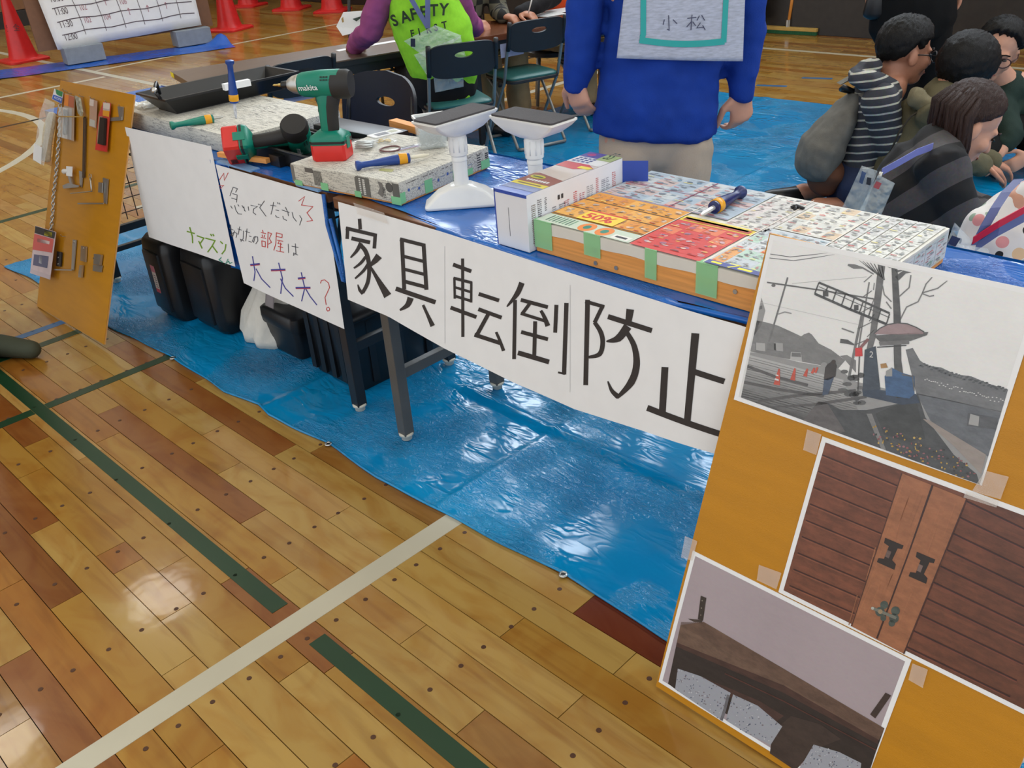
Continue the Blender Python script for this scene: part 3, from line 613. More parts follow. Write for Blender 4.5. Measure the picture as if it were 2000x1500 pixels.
for q in [[(828, 918), (888, 912)], [(958, 950), (1046, 948)], [(1124, 1003), (1170, 998)], [(1110, 1062), (1202, 1060)]]:
    pr.stroke(P8(q), 3.8, RED); pr.stroke([(a, b - 1) for a, b in P8(q)], 2.8, BLU, 2)
pr.build('lettering', M_PRINT, poster2)

ppl1 = tilted(.735, 1.2285, .03)
poster1, g1, nn = paper_sheet('paper_poster', 'white paper poster with green marker word low right, beside the tool board', [(244, 248), (412, 286), (459, 521), (291, 463)], ppl1, rip=.0008)
pr = Print(g1, nn); GRN = rgb(120, 165, 40); TEA = rgb(60, 150, 130)
for q in [[(430, 708), (480, 722)], [(448, 682), (464, 740), (466, 782)], [(492, 735), (537, 750), (512, 786)], [(504, 768), (526, 815)], [(546, 750), (606, 766), (588, 800), (560, 838)], [(588, 796), (622, 842)], [(578, 724), (586, 738)], [(592, 724), (600, 738)], [(638, 770), (655, 786)], [(674, 788), (668, 825), (648, 850)]]:
    pr.stroke(P8(q), 2.4, GRN)
for q in [[(646, 870), (632, 885), (656, 902)], [(688, 880), (670, 912), (690, 894), (698, 908), (714, 902)]]: pr.stroke(P8(q), 1.8, TEA)
pr.build('lettering', M_PRINT, poster1)

# ------------------------------------------------------------------ the two yellow boards
M_YEL = mat('ochre_painted_plywood', rgb(188, 128, 13), 0.42, var=0.06, vscale=6, bump=.12, bscale=200, stretch=(1, 1, 8)); M_PLY = mat('plywood_edge', rgb(214, 160, 96), .6, var=.15, stretch=(1, 8, 1))
def leaning_board(label, n, d, corners, th):
    nv = Vector(n).normalized(); C4 = [onpl(px, py, n, d) for px, py in corners] if len(corners[0]) == 2 else [Vector(c) for c in corners]
    t = thing('display_board', label, 'board', tuple((C4[2] + C4[3]) / 2))
    f = MB(); vs = [c for c in C4] + [c + nv * th for c in C4]
    fb = MB().add([c + nv * th * .25 for c in C4] + [c + nv * th for c in C4], [(0, 1, 2, 3), (7, 6, 5, 4)] + [(i, i + 4, (i + 1) % 4 + 4, (i + 1) % 4) for i in range(4)]).build('plywood_core', M_PLY, t)
    fb = MB().add([c for c in C4] + [c + nv * th * .25 for c in C4], [(0, 1, 2, 3), (7, 6, 5, 4)] + [(i, i + 4, (i + 1) % 4 + 4, (i + 1) % 4) for i in range(4)]).build('painted_face', M_YEL, t)
    return t, C4, nv
BN, BD = (0, 1, -.285), 1.000
bpx0 = lambda px, py: onpl(px, py, BN, BD)
bw = lambda x, z: Vector((x, BD + .285 * z, z))
board, bc, bnv = leaning_board('ochre plywood board covered with three taped photographs, in the right foreground', BN, BD, [bpx0(1503, 456), bw(-.120, .838), bw(-.145, .003), bpx0(1281, 1340)], .012)
def bpix(px, py): return onpl(px, py, BN, BD)
def photo(label, tl, tr, br, bl_, fill_fn, draw, border=6):
    # paper with white border, print on it, thin lamination skin
    A, B, C_, D = tl, tr, br, bl_; t = MB(); nb = -bnv
    t.add([p + nb * .0006 for p in (A, B, C_, D)] + [p + nb * .0014 for p in (A, B, C_, D)], [(3, 2, 1, 0), (4, 5, 6, 7)] + [(i, (i + 1) % 4, (i + 1) % 4 + 4, i + 4) for i in range(4)])
    o = tag(t.build('photograph', M_PAPER), label, 'photo'); pr = Print(bpix, nb, .00012, .0016); w = (B - A).length; e = .0075
    iu = (B - A).normalized() * e; iv = (D - A).normalized() * e; c4 = [A + iu + iv, B - iu + iv, C_ - iu - iv, D + iu - iv]
    s0 = len(pr.v); nx, ny = 80, 56; ww = nx + 1
    for j in range(ny + 1):
        for i in range(nx + 1):
            u, v = i / nx, j / ny; pr.v.append((c4[0] * (1 - u) + c4[1] * u) * (1 - v) + (c4[3] * (1 - u) + c4[2] * u) * v + nb * .0016)
    for j in range(ny):
        for i in range(nx): pr.f.append((s0 + j * ww + i, s0 + j * ww + i + 1, s0 + (j + 1) * ww + i + 1, s0 + (j + 1) * ww + i)); pr.c.append(fill_fn((i + .5) / nx, (j + .5) / ny))
    # inner outline used to trim what is drawn
    inv = [Vector((p.dot((B - A).normalized()), p.dot((D - A).normalized()))) for p in c4]
    draw(pr)
    ex = (B - A).normalized(); ey = (D - A).normalized(); x0 = c4[0].dot(ex); x1 = c4[1].dot(ex); y0 = c4[0].dot(ey); y1 = c4[3].dot(ey)
    for k in range(s0 + ww * (ny + 1), len(pr.v)):
        p = pr.v[k]; a = p.dot(ex); b = p.dot(ey); a2 = min(max(a, x0), x1); b2 = min(max(b, y0), y1); pr.v[k] = p + ex * (a2 - a) + ey * (b2 - b)
    pr.build('printed_image', M_PHOTO, o); return o
def sw_(w, k): return [x * k for x in w] if hasattr(w, '__len__') else w * k
M_PHOTO = photo_mat('laminated_photo_print')
def gz(v): return rgb(v, v, v)
def n2(u, v, s=0): return noise.noise(Vector((u, v, s)))
PA = crop(1430, 440, 570 / 1644)
def sky(u, v):
    g = 234 - 14 * v + 4 * n2(u * 5, v * 5)
    return rgb(g, g, g - 1)
def draw1(pr):
    a = lambda q, c, L=1: pr.poly(PA(q), c, L)
    s = lambda q, w, c, L=3: pr.stroke(PA(q), sw_(w, .3467), c, L)
    gr = [(72, 704), (200, 725), (380, 770), (600, 806), (700, 880), (1000, 950), (1560, 930), (1400, 1490), (0, 990)]
    a(gr, gz(150), 1)
    for i in range(26):   # ground darkens towards the flower bed: bands of gravel
        t = i / 26; y = 720 + t * 330; x0 = 70 - t * 65; g = 176 - 96 * t + 5 * n2(i, 2)
        a([(x0, y), (x0 + 560 + 260 * t, y + 150 + 60 * t), (x0 + 560 + 260 * t, y + 166 + 60 * t), (x0 - 3, y + 16)], gz(g), 2)
    a([(120, 530), (190, 545), (262, 565), (350, 605), (392, 625), (410, 612), (436, 604), (452, 615), (490, 665), (560, 700), (640, 760), (600, 806), (380, 765), (78, 702)], gz(128), 2)
    a([(140, 400), (175, 430), (190, 480), (170, 560), (100, 620), (120, 520)], gz(150), 2)
    a([(640, 760), (610, 735), (650, 730), (700, 760), (700, 830)], gz(130), 2)
    a([(980, 700), (1020, 690), (1060, 760), (1100, 790), (1180, 800), (1260, 838), (1350, 850), (1450, 892), (1560, 925), (1530, 1060), (1280, 1000), (1040, 950)], rgb(116, 118, 121), 2)
    for i in range(60):
        x = 1060 + i * 8.2; y = 780 + (x - 1060) * .30 + rng.uniform(-10, 14); pr.ell(*PA([(x, y)])[0], 3.2, 1.9, rgb(96, 99, 102), 3, n=6)
    for i in range(40):
        x = 1090 + i * 11.5; y = 860 + (x - 1090) * .27 + rng.uniform(0, 26); pr.ell(*PA([(x, y)])[0], 2.0, 1.0, gz(205), 4, n=5)
    a([(1040, 945), (1280, 995), (1530, 1050), (1470, 1310), (1120, 1100)], rgb(104, 108, 114), 2)
    a([(400, 1115), (440, 1050), (490, 990), (540, 1000), (620, 1040), (760, 1040), (960, 1000), (1050, 950), (1090, 1080), (1250, 1290), (1380, 1400), (1395, 1490), (900, 1310)], rgb(76, 78, 80), 3)
    a([(400, 1115), (440, 1050), (490, 990), (540, 1000), (570, 1050), (640, 1160), (600, 1190)], rgb(100, 96, 96), 4)
    a([(760, 1060), (790, 1060), (870, 1270), (840, 1265)], gz(128), 4); a([(1078, 1090), (1110, 1095), (1432, 1290), (1405, 1400), (1250, 1240)], rgb(152, 142, 136), 4)
    a([(810, 1060), (900, 1020), (1040, 980), (1090, 1200), (1000, 1220), (860, 1180)], rgb(66, 68, 68), 4)
    for q in ([(60, 880), (300, 930), (520, 960)], [(150, 990), (350, 960), (700, 930)], [(200, 1040), (450, 1010), (760, 965)], [(80, 790), (240, 850), (430, 900)]): s(q, 16, rgb(92, 90, 90), 4)
    for q in ([(210, 160), (330, 178), (450, 166), (545, 140)], [(205, 182), (350, 199), (480, 180), (585, 145)]): s(q, 4, gz(110))
    s([(340, 328), (760, 290)], 2, gz(170)); s([(150, 430), (720, 560)], 2, gz(190))
    s([(925, 215), (932, 500), (935, 760), (955, 970)], (36, 40, 42, 60), gz(92), 5); s([(900, 235), (890, 210)], 22, gz(96), 5); s([(930, 300), (975, 260), (1015, 245)], (30, 24, 16), gz(98), 5); s([(925, 260), (965, 235)], 16, gz(98), 5)
    for q in ([(945, 540), (985, 460), (1050, 430), (1075, 380), (1160, 355), (1218, 300)], [(1075, 385), (1115, 400), (1140, 395)], [(1075, 380), (1095, 330), (1130, 290)], [(945, 400), (1000, 350), (1010, 280)], [(900, 430), (860, 390), (850, 340)], [(900, 470), (870, 430)]): s(q, 7, gz(128), 4)
    s([(848, 215), (822, 420), (796, 620), (770, 720)], (40, 38, 36, 30), gz(112), 4); s([(735, 500), (705, 640), (660, 860)], 14, gz(120), 4); s([(775, 320), (745, 500), (715, 690)], 8, gz(126), 4)
    for i in range(9): s([(790 + 14 * (i % 2), 280 + 44 * i), (745 - 6 * i + 60 * (i % 2), 320 + 44 * i)], 5, gz(122), 4)
    for i in range(7): s([(720 + 22 * i, 185 + 3 * i), (800 + 10 * i, 260 + 8 * i)], 7, gz(104), 4)
    s([(720, 183), (900, 205)], 12, gz(100), 4)
    s([(492, 322), (690, 405), (890, 495)], 12, gz(84), 5); s([(468, 385), (660, 470), (872, 556)], 14, gz(80), 5)
    for i in range(9): t = i / 8; s([(492 + 398 * t, 322 + 175 * t), (468 + 404 * t, 385 + 171 * t)], 7, gz(90), 5)
    s([(492, 345), (890, 520)], 4, gz(100), 5); pr.rect(*PA([(515, 372)])[0], *PA([(545, 400)])[0], gz(80), 6); pr.rect(*PA([(690, 448)])[0], *PA([(715, 478)])[0], gz(84), 6)
    s([(200, 321), (500, 365), (800, 414)], 8, gz(104), 5); s([(316, 293), (262, 480), (210, 655)], 9, gz(118), 4); pr.ell(*PA([(236, 338)])[0], 4, 3, gz(110), 5)
    s([(262, 500), (300, 488), (338, 496)], 7, gz(150), 4); s([(655, 222), (690, 232), (740, 240), (800, 275)], (10, 26, 9, 7), gz(122), 4); s([(620, 580), (690, 605)], 8, gz(130), 4)
    pr.rect(*PA([(135, 450)])[0], *PA([(172, 470)])[0], gz(110), 4); s([(612, 650), (650, 655), (690, 672)], (24, 24, 8), gz(92), 5)
    a([(800, 612), (835, 580), (880, 558), (935, 549), (990, 554), (1040, 574), (1080, 598), (1080, 612), (940, 615)], rgb(158, 136, 138), 6); s([(800, 612), (835, 580), (880, 558), (935, 549), (990, 554), (1040, 574), (1085, 600)], 6, gz(90), 7)
    a([(800, 620), (1108, 600), (1100, 618), (1010, 650), (840, 660)], gz(104), 6); a([(830, 655), (1000, 645), (1000, 668), (835, 678)], gz(120), 7); s([(820, 686), (985, 676)], 6, gz(70), 7)
    a([(750, 700), (812, 680), (838, 925), (738, 930)], rgb(68, 78, 90), 6); pr.text('2', *PA([(774, 742)])[0], 17, gz(200), 7, ang=.1); a([(820, 690), (912, 690), (905, 760), (840, 790)], gz(225), 3)
    a([(697, 690), (736, 688), (738, 736), (696, 738)], rgb(208, 62, 62), 7); s([(720, 738), (712, 930)], 7, gz(90), 6); s([(770, 640), (725, 690)], 16, rgb(140, 100, 100), 6)
    a([(862, 850), (900, 800), (960, 830), (1030, 850), (1030, 950), (1000, 975), (870, 955)], rgb(66, 98, 138), 6); a([(870, 820), (905, 800), (905, 850), (868, 850)], gz(150), 7); s([(960, 840), (1020, 850), (1028, 930)], 7, gz(100), 7); a([(838, 780), (870, 775), (880, 800), (842, 805)], rgb(170, 130, 80), 6)
    a([(735, 915), (1040, 950), (1060, 1000), (960, 1010), (740, 960)], rgb(58, 70, 88), 5)
    for cx, cy, w_, h_ in ((255, 852, 36, 94), (344, 838, 28, 70), (414, 828, 22, 46), (453, 817, 14, 34), (471, 814, 13, 34)):
        a([(cx + 10, cy - h_ / 2), (cx + 18, cy - h_ / 2 + 4), (cx + w_ / 2, cy + h_ / 2 + 2), (cx - w_ / 2, cy + h_ / 2 - 4)], rgb(196, 84, 66), 6)
    a([(246, 860), (266, 866), (267, 876), (243, 870)], gz(210), 7); a([(250, 838), (264, 842), (265, 850), (248, 846)], gz(210), 7)
    a([(335, 712), (392, 716), (398, 768), (330, 754)], gz(176), 5); a([(340, 716), (390, 720), (392, 742), (338, 738)], gz(116), 6)
    for x, g in ((110, 140), (165, 170), (225, 120), (265, 160)): a([(x - 26, 660), (x + 24, 664), (x + 26, 710), (x - 26, 702)], gz(g), 4)
    a([(540, 782), (556, 772), (566, 762), (580, 764), (592, 790), (585, 850), (545, 872), (520, 868), (528, 800)], rgb(66, 60, 58), 7); a([(522, 866), (578, 850), (545, 950), (512, 958)], rgb(72, 86, 108), 7); pr.ell(*PA([(575, 768)])[0], 4, 4, rgb(72, 60, 54), 8)
    pr.ell(*PA([(522, 790)])[0], 7, 7, gz(150), 6)
    for i in range(16): pr.ell(*PA([(rng.uniform(625, 740), rng.uniform(820, 1000))])[0], rng.uniform(4, 10), rng.uniform(3, 6), gz(rng.uniform(66, 110)), 6, n=7)
    for i in range(120):
        t = rng.random(); x = 830 + 560 * t + rng.uniform(-60, 30); y = 1180 + 230 * t + rng.uniform(-70, 50)
        if x > 1380: continue
        c = rng.choice([rgb(176, 140, 60), rgb(140, 84, 84), rgb(96, 88, 84), rgb(150, 104, 110), rgb(62, 62, 60), rgb(190, 160, 90)])
        pr.ell(*PA([(x, y)])[0], rng.uniform(1.4, 3), rng.uniform(1.2, 2.4), c, 7, n=6)
    a([(1345, 1060), (1395, 1075), (1390, 1130), (1335, 1120)], gz(160), 6); a([(1330, 1055), (1500, 1085), (1490, 1150), (1325, 1128)], rgb(92, 94, 98), 5)
tl, bl_, br = bpix(1505, 458), bpix(1434, 780), bpix(1918, 948); tr = tl + (br - bl_)
ph1 = photo('photograph of a tilting utility pole on a dusty street, top of the ochre board', tl, tr, br, bl_, sky, draw1)
P7 = crop(1280, 760, .36); PB = crop(1280, 960, .36)
def wood2(u, v):
    k = n2(u * 6, v * 40); d = 1 - .3 * max(0, u - .35); f = (1 + .10 * k) * d
    return rgb(118 * f, 68 * f, 48 * f)
def draw2(pr):
    s = lambda q, w, c, L=3: pr.stroke(P7(q), sw_(w, .36), c, L); a = lambda q, c, L=1: pr.poly(P7(q), c, L)
    lp = lambda A, B, t: (A[0] + (B[0] - A[0]) * t, A[1] + (B[1] - A[1]) * t)
    for i in range(9):
        t = .10 + i * .104; A = lp((905, 262), (672, 1100), t); B = lp((1345, 440), (1062, 1290), t * .98); s([A, B], 7, rgb(62, 28, 22)); s([(A[0], A[1] + 8), (B[0], B[1] + 8)], 6, rgb(140, 84, 62), 2)
    for i in range(11):
        t = .05 + i * .10; A = lp((1705, 560), (1350, 1440), t); B = (A[0] + 560, A[1] + 270); s([A, lp(A, B, .5), B], 8, rgb(54, 24, 22)); s([(A[0], A[1] + 9), (B[0], B[1] + 9)], 6, rgb(116, 64, 52), 2)
    a([(1352, 425), (1705, 556), (1348, 1440), (1060, 1290)], rgb(160, 104, 72), 4)
    for i in range(40):
        t = i / 40; A = lp((1352, 425), (1705, 556), .02 + .96 * rng.random()); c = rng.uniform(.94, 1.06); t0 = rng.uniform(0, .8); x0 = lp(A, (A[0] - 350 + 60 * rng.random(), A[1] + 870), t0); x1 = lp(A, (A[0] - 320, A[1] + 870), t0 + .2)
        s([x0, x1], 5, rgb(160 * c, 104 * c, 72 * c), 5)
    s([(1515, 495), (1380, 880), (1205, 1350)], (12, 8, 10), rgb(60, 30, 24), 6); s([(1345, 440), (1066, 1290)], 6, rgb(84, 46, 34), 6); s([(1704, 560), (1350, 1435)], 8, rgb(70, 34, 28), 6)
    H = [(1250, 804), (1350, 846), (1342, 866), (1318, 862), (1288, 925), (1308, 948), (1300, 978), (1205, 936), (1214, 914), (1244, 918), (1270, 850), (1244, 832)]
    a(H, rgb(38, 28, 26), 7); a([(x + 172, y + 76) for x, y in H], rgb(34, 25, 24), 7)
    a([(1262, 870), (1284, 880), (1270, 916), (1250, 906)], rgb(110, 90, 84), 8); a([(1434, 946), (1456, 956), (1442, 992), (1422, 982)], rgb(120, 98, 92), 8)
    G = rgb(72, 84, 78)
    for cx, cy, r in ((1245, 1168, 22), (1222, 1205, 26), (1240, 1240, 16), (1306, 1200, 24), (1298, 1240, 26), (1286, 1268, 18)): pr.ell(*P7([(cx, cy)])[0], r * .36, r * .36, G, 7)
    s([(1180, 1185), (1230, 1205), (1310, 1240)], 16, rgb(120, 122, 112), 8); pr.ell(*P7([(1224, 1204)])[0], 4.5, 4.5, rgb(160, 140, 110), 9); pr.ell(*P7([(1182, 1186)])[0], 3, 3, rgb(180, 180, 170), 9)
tl, bl_, = bpix(1607, 852), bpix(1521, 1156); tr = bpix(2000, 998); ux = (tr - tl).normalized(); w_ = .42
ph2 = photo('photograph of brown slatted doors with black handles, middle of the ochre board', tl, tl + Vector((w_, 0, 0)), bl_ + Vector((w_ - .005, 0, 0)), bl_, wood2, draw2)
def wall3(u, v):
    k = n2(u * 3, v * 3); return rgb(170 + 4 * k, 157 + 4 * k, 163 + 4 * k)
def draw3(pr):
    s = lambda q, w, c, L=3: pr.stroke(PB(q), sw_(w, .36), c, L); a = lambda q, c, L=1: pr.poly(PB(q), c, L)
    a([(100, 705), (265, 705), (700, 960), (1245, 1282), (1195, 1420), (1150, 1560), (0, 1560), (0, 1000)], rgb(46, 38, 36), 2)
    a([(100, 700), (265, 705), (700, 960), (1245, 1282), (1215, 1345), (700, 1050), (90, 800)], rgb(112, 88, 74), 3)
    for i in range(14): t = i / 14; s([(110 + 150 * t, 705 + 4 * t), (700, 960 - 4 + 90 * (1 - t) * .9), (1240 - 26 * (1 - t), 1284 + 56 * (1 - t))], 3, rgb(104 + 14 * n2(i, 1), 80, 68), 4)
    a([(90, 800), (700, 1050), (1215, 1345), (1208, 1368), (690, 1085), (88, 822)], rgb(74, 50, 44), 4); s([(380, 985), (700, 1135), (1200, 1400)], 6, rgb(86, 50, 44), 5)
    a([(250, 1000), (560, 1130), (700, 1215), (640, 1260), (420, 1120)], rgb(72, 50, 46), 3)
    a([(250, 563), (280, 575), (262, 697), (234, 690)], rgb(52, 44, 40), 6); a([(180, 688), (262, 695), (255, 708), (215, 706)], rgb(70, 58, 52), 6)
    for y in (590, 630, 668): pr.ell(*PB([(258 - (y - 590) * .1, y)])[0], 1.2, 1.2, rgb(150, 140, 130), 7, n=8)
    a([(1252, 1088), (1282, 1104), (1196, 1228), (1168, 1206)], rgb(60, 46, 42), 6)
    C_ = rgb(158, 162, 172)
    for q in ([(125, 958), (250, 1000), (412, 1090), (368, 1242), (240, 1165), (108, 1080)], [(425, 1098), (560, 1160), (692, 1272), (628, 1372), (500, 1310), (385, 1238)], [(862, 1370), (1000, 1410), (1120, 1470), (1110, 1560), (760, 1560)]):
        a(q, C_, 5); xs_ = [p[0] for p in q]; ys_ = [p[1] for p in q]
        def inside(x, y):
            c = False
            for i in range(len(q)):
                x1, y1 = q[i]; x2, y2 = q[i - 1]
                if (y1 > y) != (y2 > y) and x < (x2 - x1) * (y - y1) / (y2 - y1) + x1: c = not c
            return c
        for i in range(150):
            x = rng.uniform(min(xs_), max(xs_)); y = rng.uniform(min(ys_), max(ys_))
            if inside(x, y): pr.ell(*PB([(x, y)])[0], rng.uniform(.8, 1.7), rng.uniform(.8, 1.7), rng.choice([rgb(96, 104, 124), rgb(120, 110, 116), rgb(190, 192, 198)]), 6, n=6)
    a([(640, 1300), (740, 1215), (900, 1260), (1010, 1340), (860, 1400), (760, 1520), (620, 1430)], rgb(62, 50, 46), 4)
    s([(400, 1100), (380, 1180), (360, 1240)], 16, rgb(110, 110, 116), 6)
tl, bl_, tr = bpix(1354, 1075), bpix(1287, 1331), bpix(1781, 1288)
ph3 = photo('photograph of a wooden shelf against a lilac wall, bottom left of the ochre board', tl, tr, tr + (bl_ - tl), bl_, wall3, draw3)
k = 0
for q in ([(1578, 838), (1606, 848), (1596, 888), (1570, 878)], [(1484, 1102), (1528, 1118), (1518, 1150), (1480, 1132)], [(1340, 1046), (1364, 1056), (1354, 1094), (1332, 1088)], [(1784, 1294), (1814, 1306), (1804, 1342), (1776, 1326)], [(1926, 918), (1972, 930), (1956, 974), (1900, 958)], [(1888, 958), (1952, 976), (1948, 990), (1884, 970)]):
    c = [bpix(*p) - bnv * (.0026 + .0003 * k) for p in q]; tpo = MB().add(c + [p - bnv * .0003 for p in c], [(3, 2, 1, 0), (4, 5, 6, 7)] + [(i, (i + 1) % 4, (i + 1) % 4 + 4, i + 4) for i in range(4)])
    tpo.build('clear_tape', M_TAPE, board); k += 1
# ------------------------------------------------------------------ tool board with fittings hung on it
QN, QD = (0, 1, -.372), .966
qv = Vector(QN).normalized()
def qp(px, py, off=0.0): return onpl(px, py, QN, QD) - qv * off
peg, qc, _ = leaning_board('ochre plywood board hung with chains and fittings, leaning at the far end of the tables', QN, QD, [(118, 157), (262, 185), (203, 673), (72, 598)], .006)
def slab(mb, pix, off, th):
    c = [qp(px, py, off) for px, py in pix]; d = [p - qv * th for p in c]; n = len(c)
    mb.add(c + d, [tuple(range(n)), tuple(reversed(range(n, 2 * n)))] + [(i, (i + 1) % n, (i + 1) % n + n, i + n) for i in range(n)]); return mb
K7 = crop(50, 150, 220 / 1065); K8 = crop(50, 400, 220 / 1100)
def hook(pix, t, off=.004):
    a = qp(*pix, 0); MB().tube([a, a - qv * .012, a - qv * .016 + Vector((0, 0, .006))], .0016, 6).build('screw_hook', M_STEEL, t)
M_ALU = mat('dull_steel', (0.42, 0.42, 0.40, 1), .4, .9); M_BRASS = mat('brass', (0.62, 0.45, 0.16, 1), .3, 1.0)
# chain: links down the left edge
t = thing('steel_chain', 'long steel chain hanging down the left edge of the tool board', 'chain', tuple(qp(118, 215)))
cl = [(122, 205), (121, 240), (118, 290), (114, 340), (109, 380), (107, 420), (104, 450), (102, 486)]
cl = [qp(x, y, .008) for x, y in cl]; L_ = []; lk = None
seg = [(cl[i], cl[i + 1]) for i in range(len(cl) - 1)]; tot = sum((b - a).length for a, b in seg); n_l = int(tot / .0125)
def along(s):
    for a, b in seg:
        l = (b - a).length
        if s <= l: return a.lerp(b, s / l), (b - a).normalized()
        s -= l
    return cl[-1], (cl[-1] - cl[-2]).normalized()
lkm = MB(); 
lkm.tube([(math.cos(a) * .0055, math.sin(a) * .0088, 0) for a in np.linspace(0, math.tau, 13)], .0021, 6, False)
link0 = None
for i in range(n_l):
    p, dr = along((i + .5) * tot / n_l); sd = qv if i % 2 else qv.cross(dr)
    M = frame(p, sd.cross(dr), dr)
    if link0 is None: link0 = lkm.build('link', M_STEEL, t, True); o = link0; o.matrix_parent_inverse = Matrix.Identity(4)
    else: o = link0.copy(); COL.objects.link(o)
    o.matrix_basis = PW(t).inverted() @ M
# rope pack
t = thing('rope_pack', 'clear bag of cream rope with green and blue header card on tool board', 'rope', tuple(qp(112, 190)))
rp = MB(); rp.limb([qp(*K7([(300, 370)])[0], .018), qp(*K7([(280, 500)])[0], .022), qp(*K7([(262, 620)])[0], .022), qp(*K7([(235, 780)])[0], .016)], [.016, .020, .018, .017], GR, .7)
rp.build('rope_hank', mat('cream_rope', rgb(216, 204, 178), .8, var=.12, vscale=120, bump=.4, bscale=220), t, True)
cd = slab(MB(), K7([(305, 118), (390, 150), (375, 262), (282, 215)]), .012, .0006).build('header_card', mat('white_card', rgb(225, 225, 228), .5), t)
pr = Print(lambda a, b: qp(a, b, .0126), -qv); pr.poly(K7([(318, 122), (388, 150), (380, 195), (345, 182), (325, 165)]), rgb(30, 130, 70)); pr.poly(K7([(298, 172), (384, 206), (376, 258), (286, 214)]), rgb(40, 90, 190)); pr.text('ROPE', *K7([(302, 208)])[0], 6.5, WHITE, 2, ang=.38); pr.build('card_print', M_PRINT, t)
slab(MB(), K7([(282, 215), (376, 262), (352, 420), (270, 850), (165, 800), (230, 360)]), .036, .0005).build('clear_bag', clear_mat('clear_film'), t)
wl_ = slab(MB(), K7([(180, 640), (255, 680), (245, 840), (168, 790)]), .037, .0006).build('paper_label', M_PAPER, t); hook((131, 178), t)
# blister packs and fittings
def card(label, name, pix, colr, inner, off=.010, hk=None, extra=None):
    t = thing(name, label, 'package', tuple(qp(*pix[0]))); slab(MB(), pix, off, .0012).build('backing_card', mat('card_' + str(colr), rgb(*colr), .45), t)
    pr = Print(lambda a, b: qp(a, b, off + .0012), -qv)
    for q, c in inner: pr.poly(q, rgb(*c))
    pr.build('card_print', M_PRINT, t)
    if hk: hook(hk, t)
    if extra: extra(t)
    return t
def bl_grey(t):
    m = MB(); m.limb([qp(*K7([(425, 330)])[0], .018), qp(*K7([(425, 430)])[0], .018), qp(*K7([(420, 540)])[0], .018)], [.0075, .0055, .0075], GR, .8); m.build('grey_buckle', mat('grey_plastic', rgb(86, 90, 100), .3), t, True)
    slab(MB(), K7([(385, 290), (470, 310), (465, 600), (378, 575)]), .026, .0005).build('clear_blister', clear_mat('clear_film'), t)
card('blister card with grey buckle and orange header, second from left on the tool board', 'blister_pack', K7([(400, 160), (492, 190), (485, 612), (378, 580)]), (176, 150, 128), [(K7([(402, 168), (440, 178), (436, 285), (396, 275)]), (226, 130, 30)), (K7([(440, 178), (490, 195), (488, 300), (438, 285)]), (180, 96, 60)), (K7([(385, 290), (470, 305), (466, 600), (378, 575)]), (190, 186, 184))], hk=K7([(435, 160)])[0], extra=bl_grey)
t = thing('hanging_strap', 'dark perforated strap with a clear packet at its top on the tool board', 'strap', tuple(qp(165, 190)))
slab(MB(), K7([(566, 380), (590, 380), (575, 960), (556, 955)]), .006, .002).build('strap', mat('dark_strap', rgb(66, 46, 24), .6, var=.4, vscale=200), t)
slab(MB(), K7([(520, 185), (560, 205), (585, 340), (575, 380), (548, 350)]), .014, .006).build('packet', mat('foil_packet', rgb(176, 182, 170), .25, .4, var=.4, vscale=90), t); hook(K7([(552, 190)])[0], t)
MB().tube([qp(*K7([(372, 385)])[0], .03), qp(*K7([(470, 390)])[0], .034), qp(*K7([(585, 384)])[0], .012)], .0022, 6).build('brass_rod', M_BRASS, t)
card('small faded blister card of screws, middle of the top row on the tool board', 'blister_pack', K7([(640, 205), (708, 235), (696, 490), (632, 470)]), (176, 140, 118), [(K7([(640, 215), (680, 225), (676, 285), (636, 275)]), (216, 200, 190)), (K7([(640, 400), (690, 420), (688, 480), (634, 465)]), (190, 186, 176))], hk=K7([(655, 210)])[0])
def bl_black(t):
    slab(MB(), K7([(765, 390), (808, 400), (795, 655), (742, 640)]), .014, .008).build('black_bar', M_BLACK, t)
card('red blister card with black bar and yellow header, right part of the tool board', 'blister_pack', K7([(768, 240), (836, 255), (800, 715), (688, 695), (720, 360)]), (190, 62, 44), [(K7([(768, 246), (832, 258), (828, 330), (764, 320)]), (214, 200, 190)), (K7([(765, 300), (828, 315), (822, 385), (762, 372)]), (222, 150, 30)), (K7([(725, 380), (762, 380), (738, 640), (708, 630)]), (160, 130, 100)), (K7([(700, 640), (800, 655), (796, 712), (690, 692)]), (206, 44, 38))], hk=K7([(800, 250)])[0], extra=bl_black)
def bracket(label, plates, nm='steel_bracket', m=None, hk=None, studs=()):
    t = thing(nm, label, 'bracket', tuple(qp(*plates[0][0][0])))
    for q, off, th in plates: slab(MB(), q, off, th).build('plate', m or M_ALU, t)
    for s in studs: MB().cyl(qp(*s, .004), qp(*s, .010), .0035, .0025, 8).build('screw', M_STEEL, t)
    if hk: hook(hk, t)
    return t
bracket('grey steel corner bracket at the top right of the tool board', [(K7([(882, 280), (935, 290), (930, 410), (900, 405)]), .002, .003), (K7([(810, 390), (925, 380), (925, 415), (812, 422)]), .004, .003)], hk=K7([(930, 288)])[0])
t = bracket('angled latch with a round white cap in the middle of the tool board', [(K7([(435, 940), (455, 935), (478, 1020), (460, 1035)]), .010, .004), (K7([(388, 1030), (440, 1010), (545, 1030), (540, 1048), (395, 1060)]), .012, .003), (K7([(520, 890), (556, 900), (545, 1045), (530, 1040)]), .003, .003)])
MB().limb([qp(*K7([(410, 900)])[0], .016), qp(*K7([(450, 898)])[0], .014)], [.010, .006], None).build('round_cap', M_WHITEP, t, True); slab(MB(), K7([(438, 850), (494, 855), (490, 948), (438, 940)]), .018, .002).build('white_label', M_PAPER, t)
t = thing('hanger_hook', 'small spring hook with a bent wire, middle of the tool board', 'hook', tuple(qp(*K7([(640, 940)])[0])))
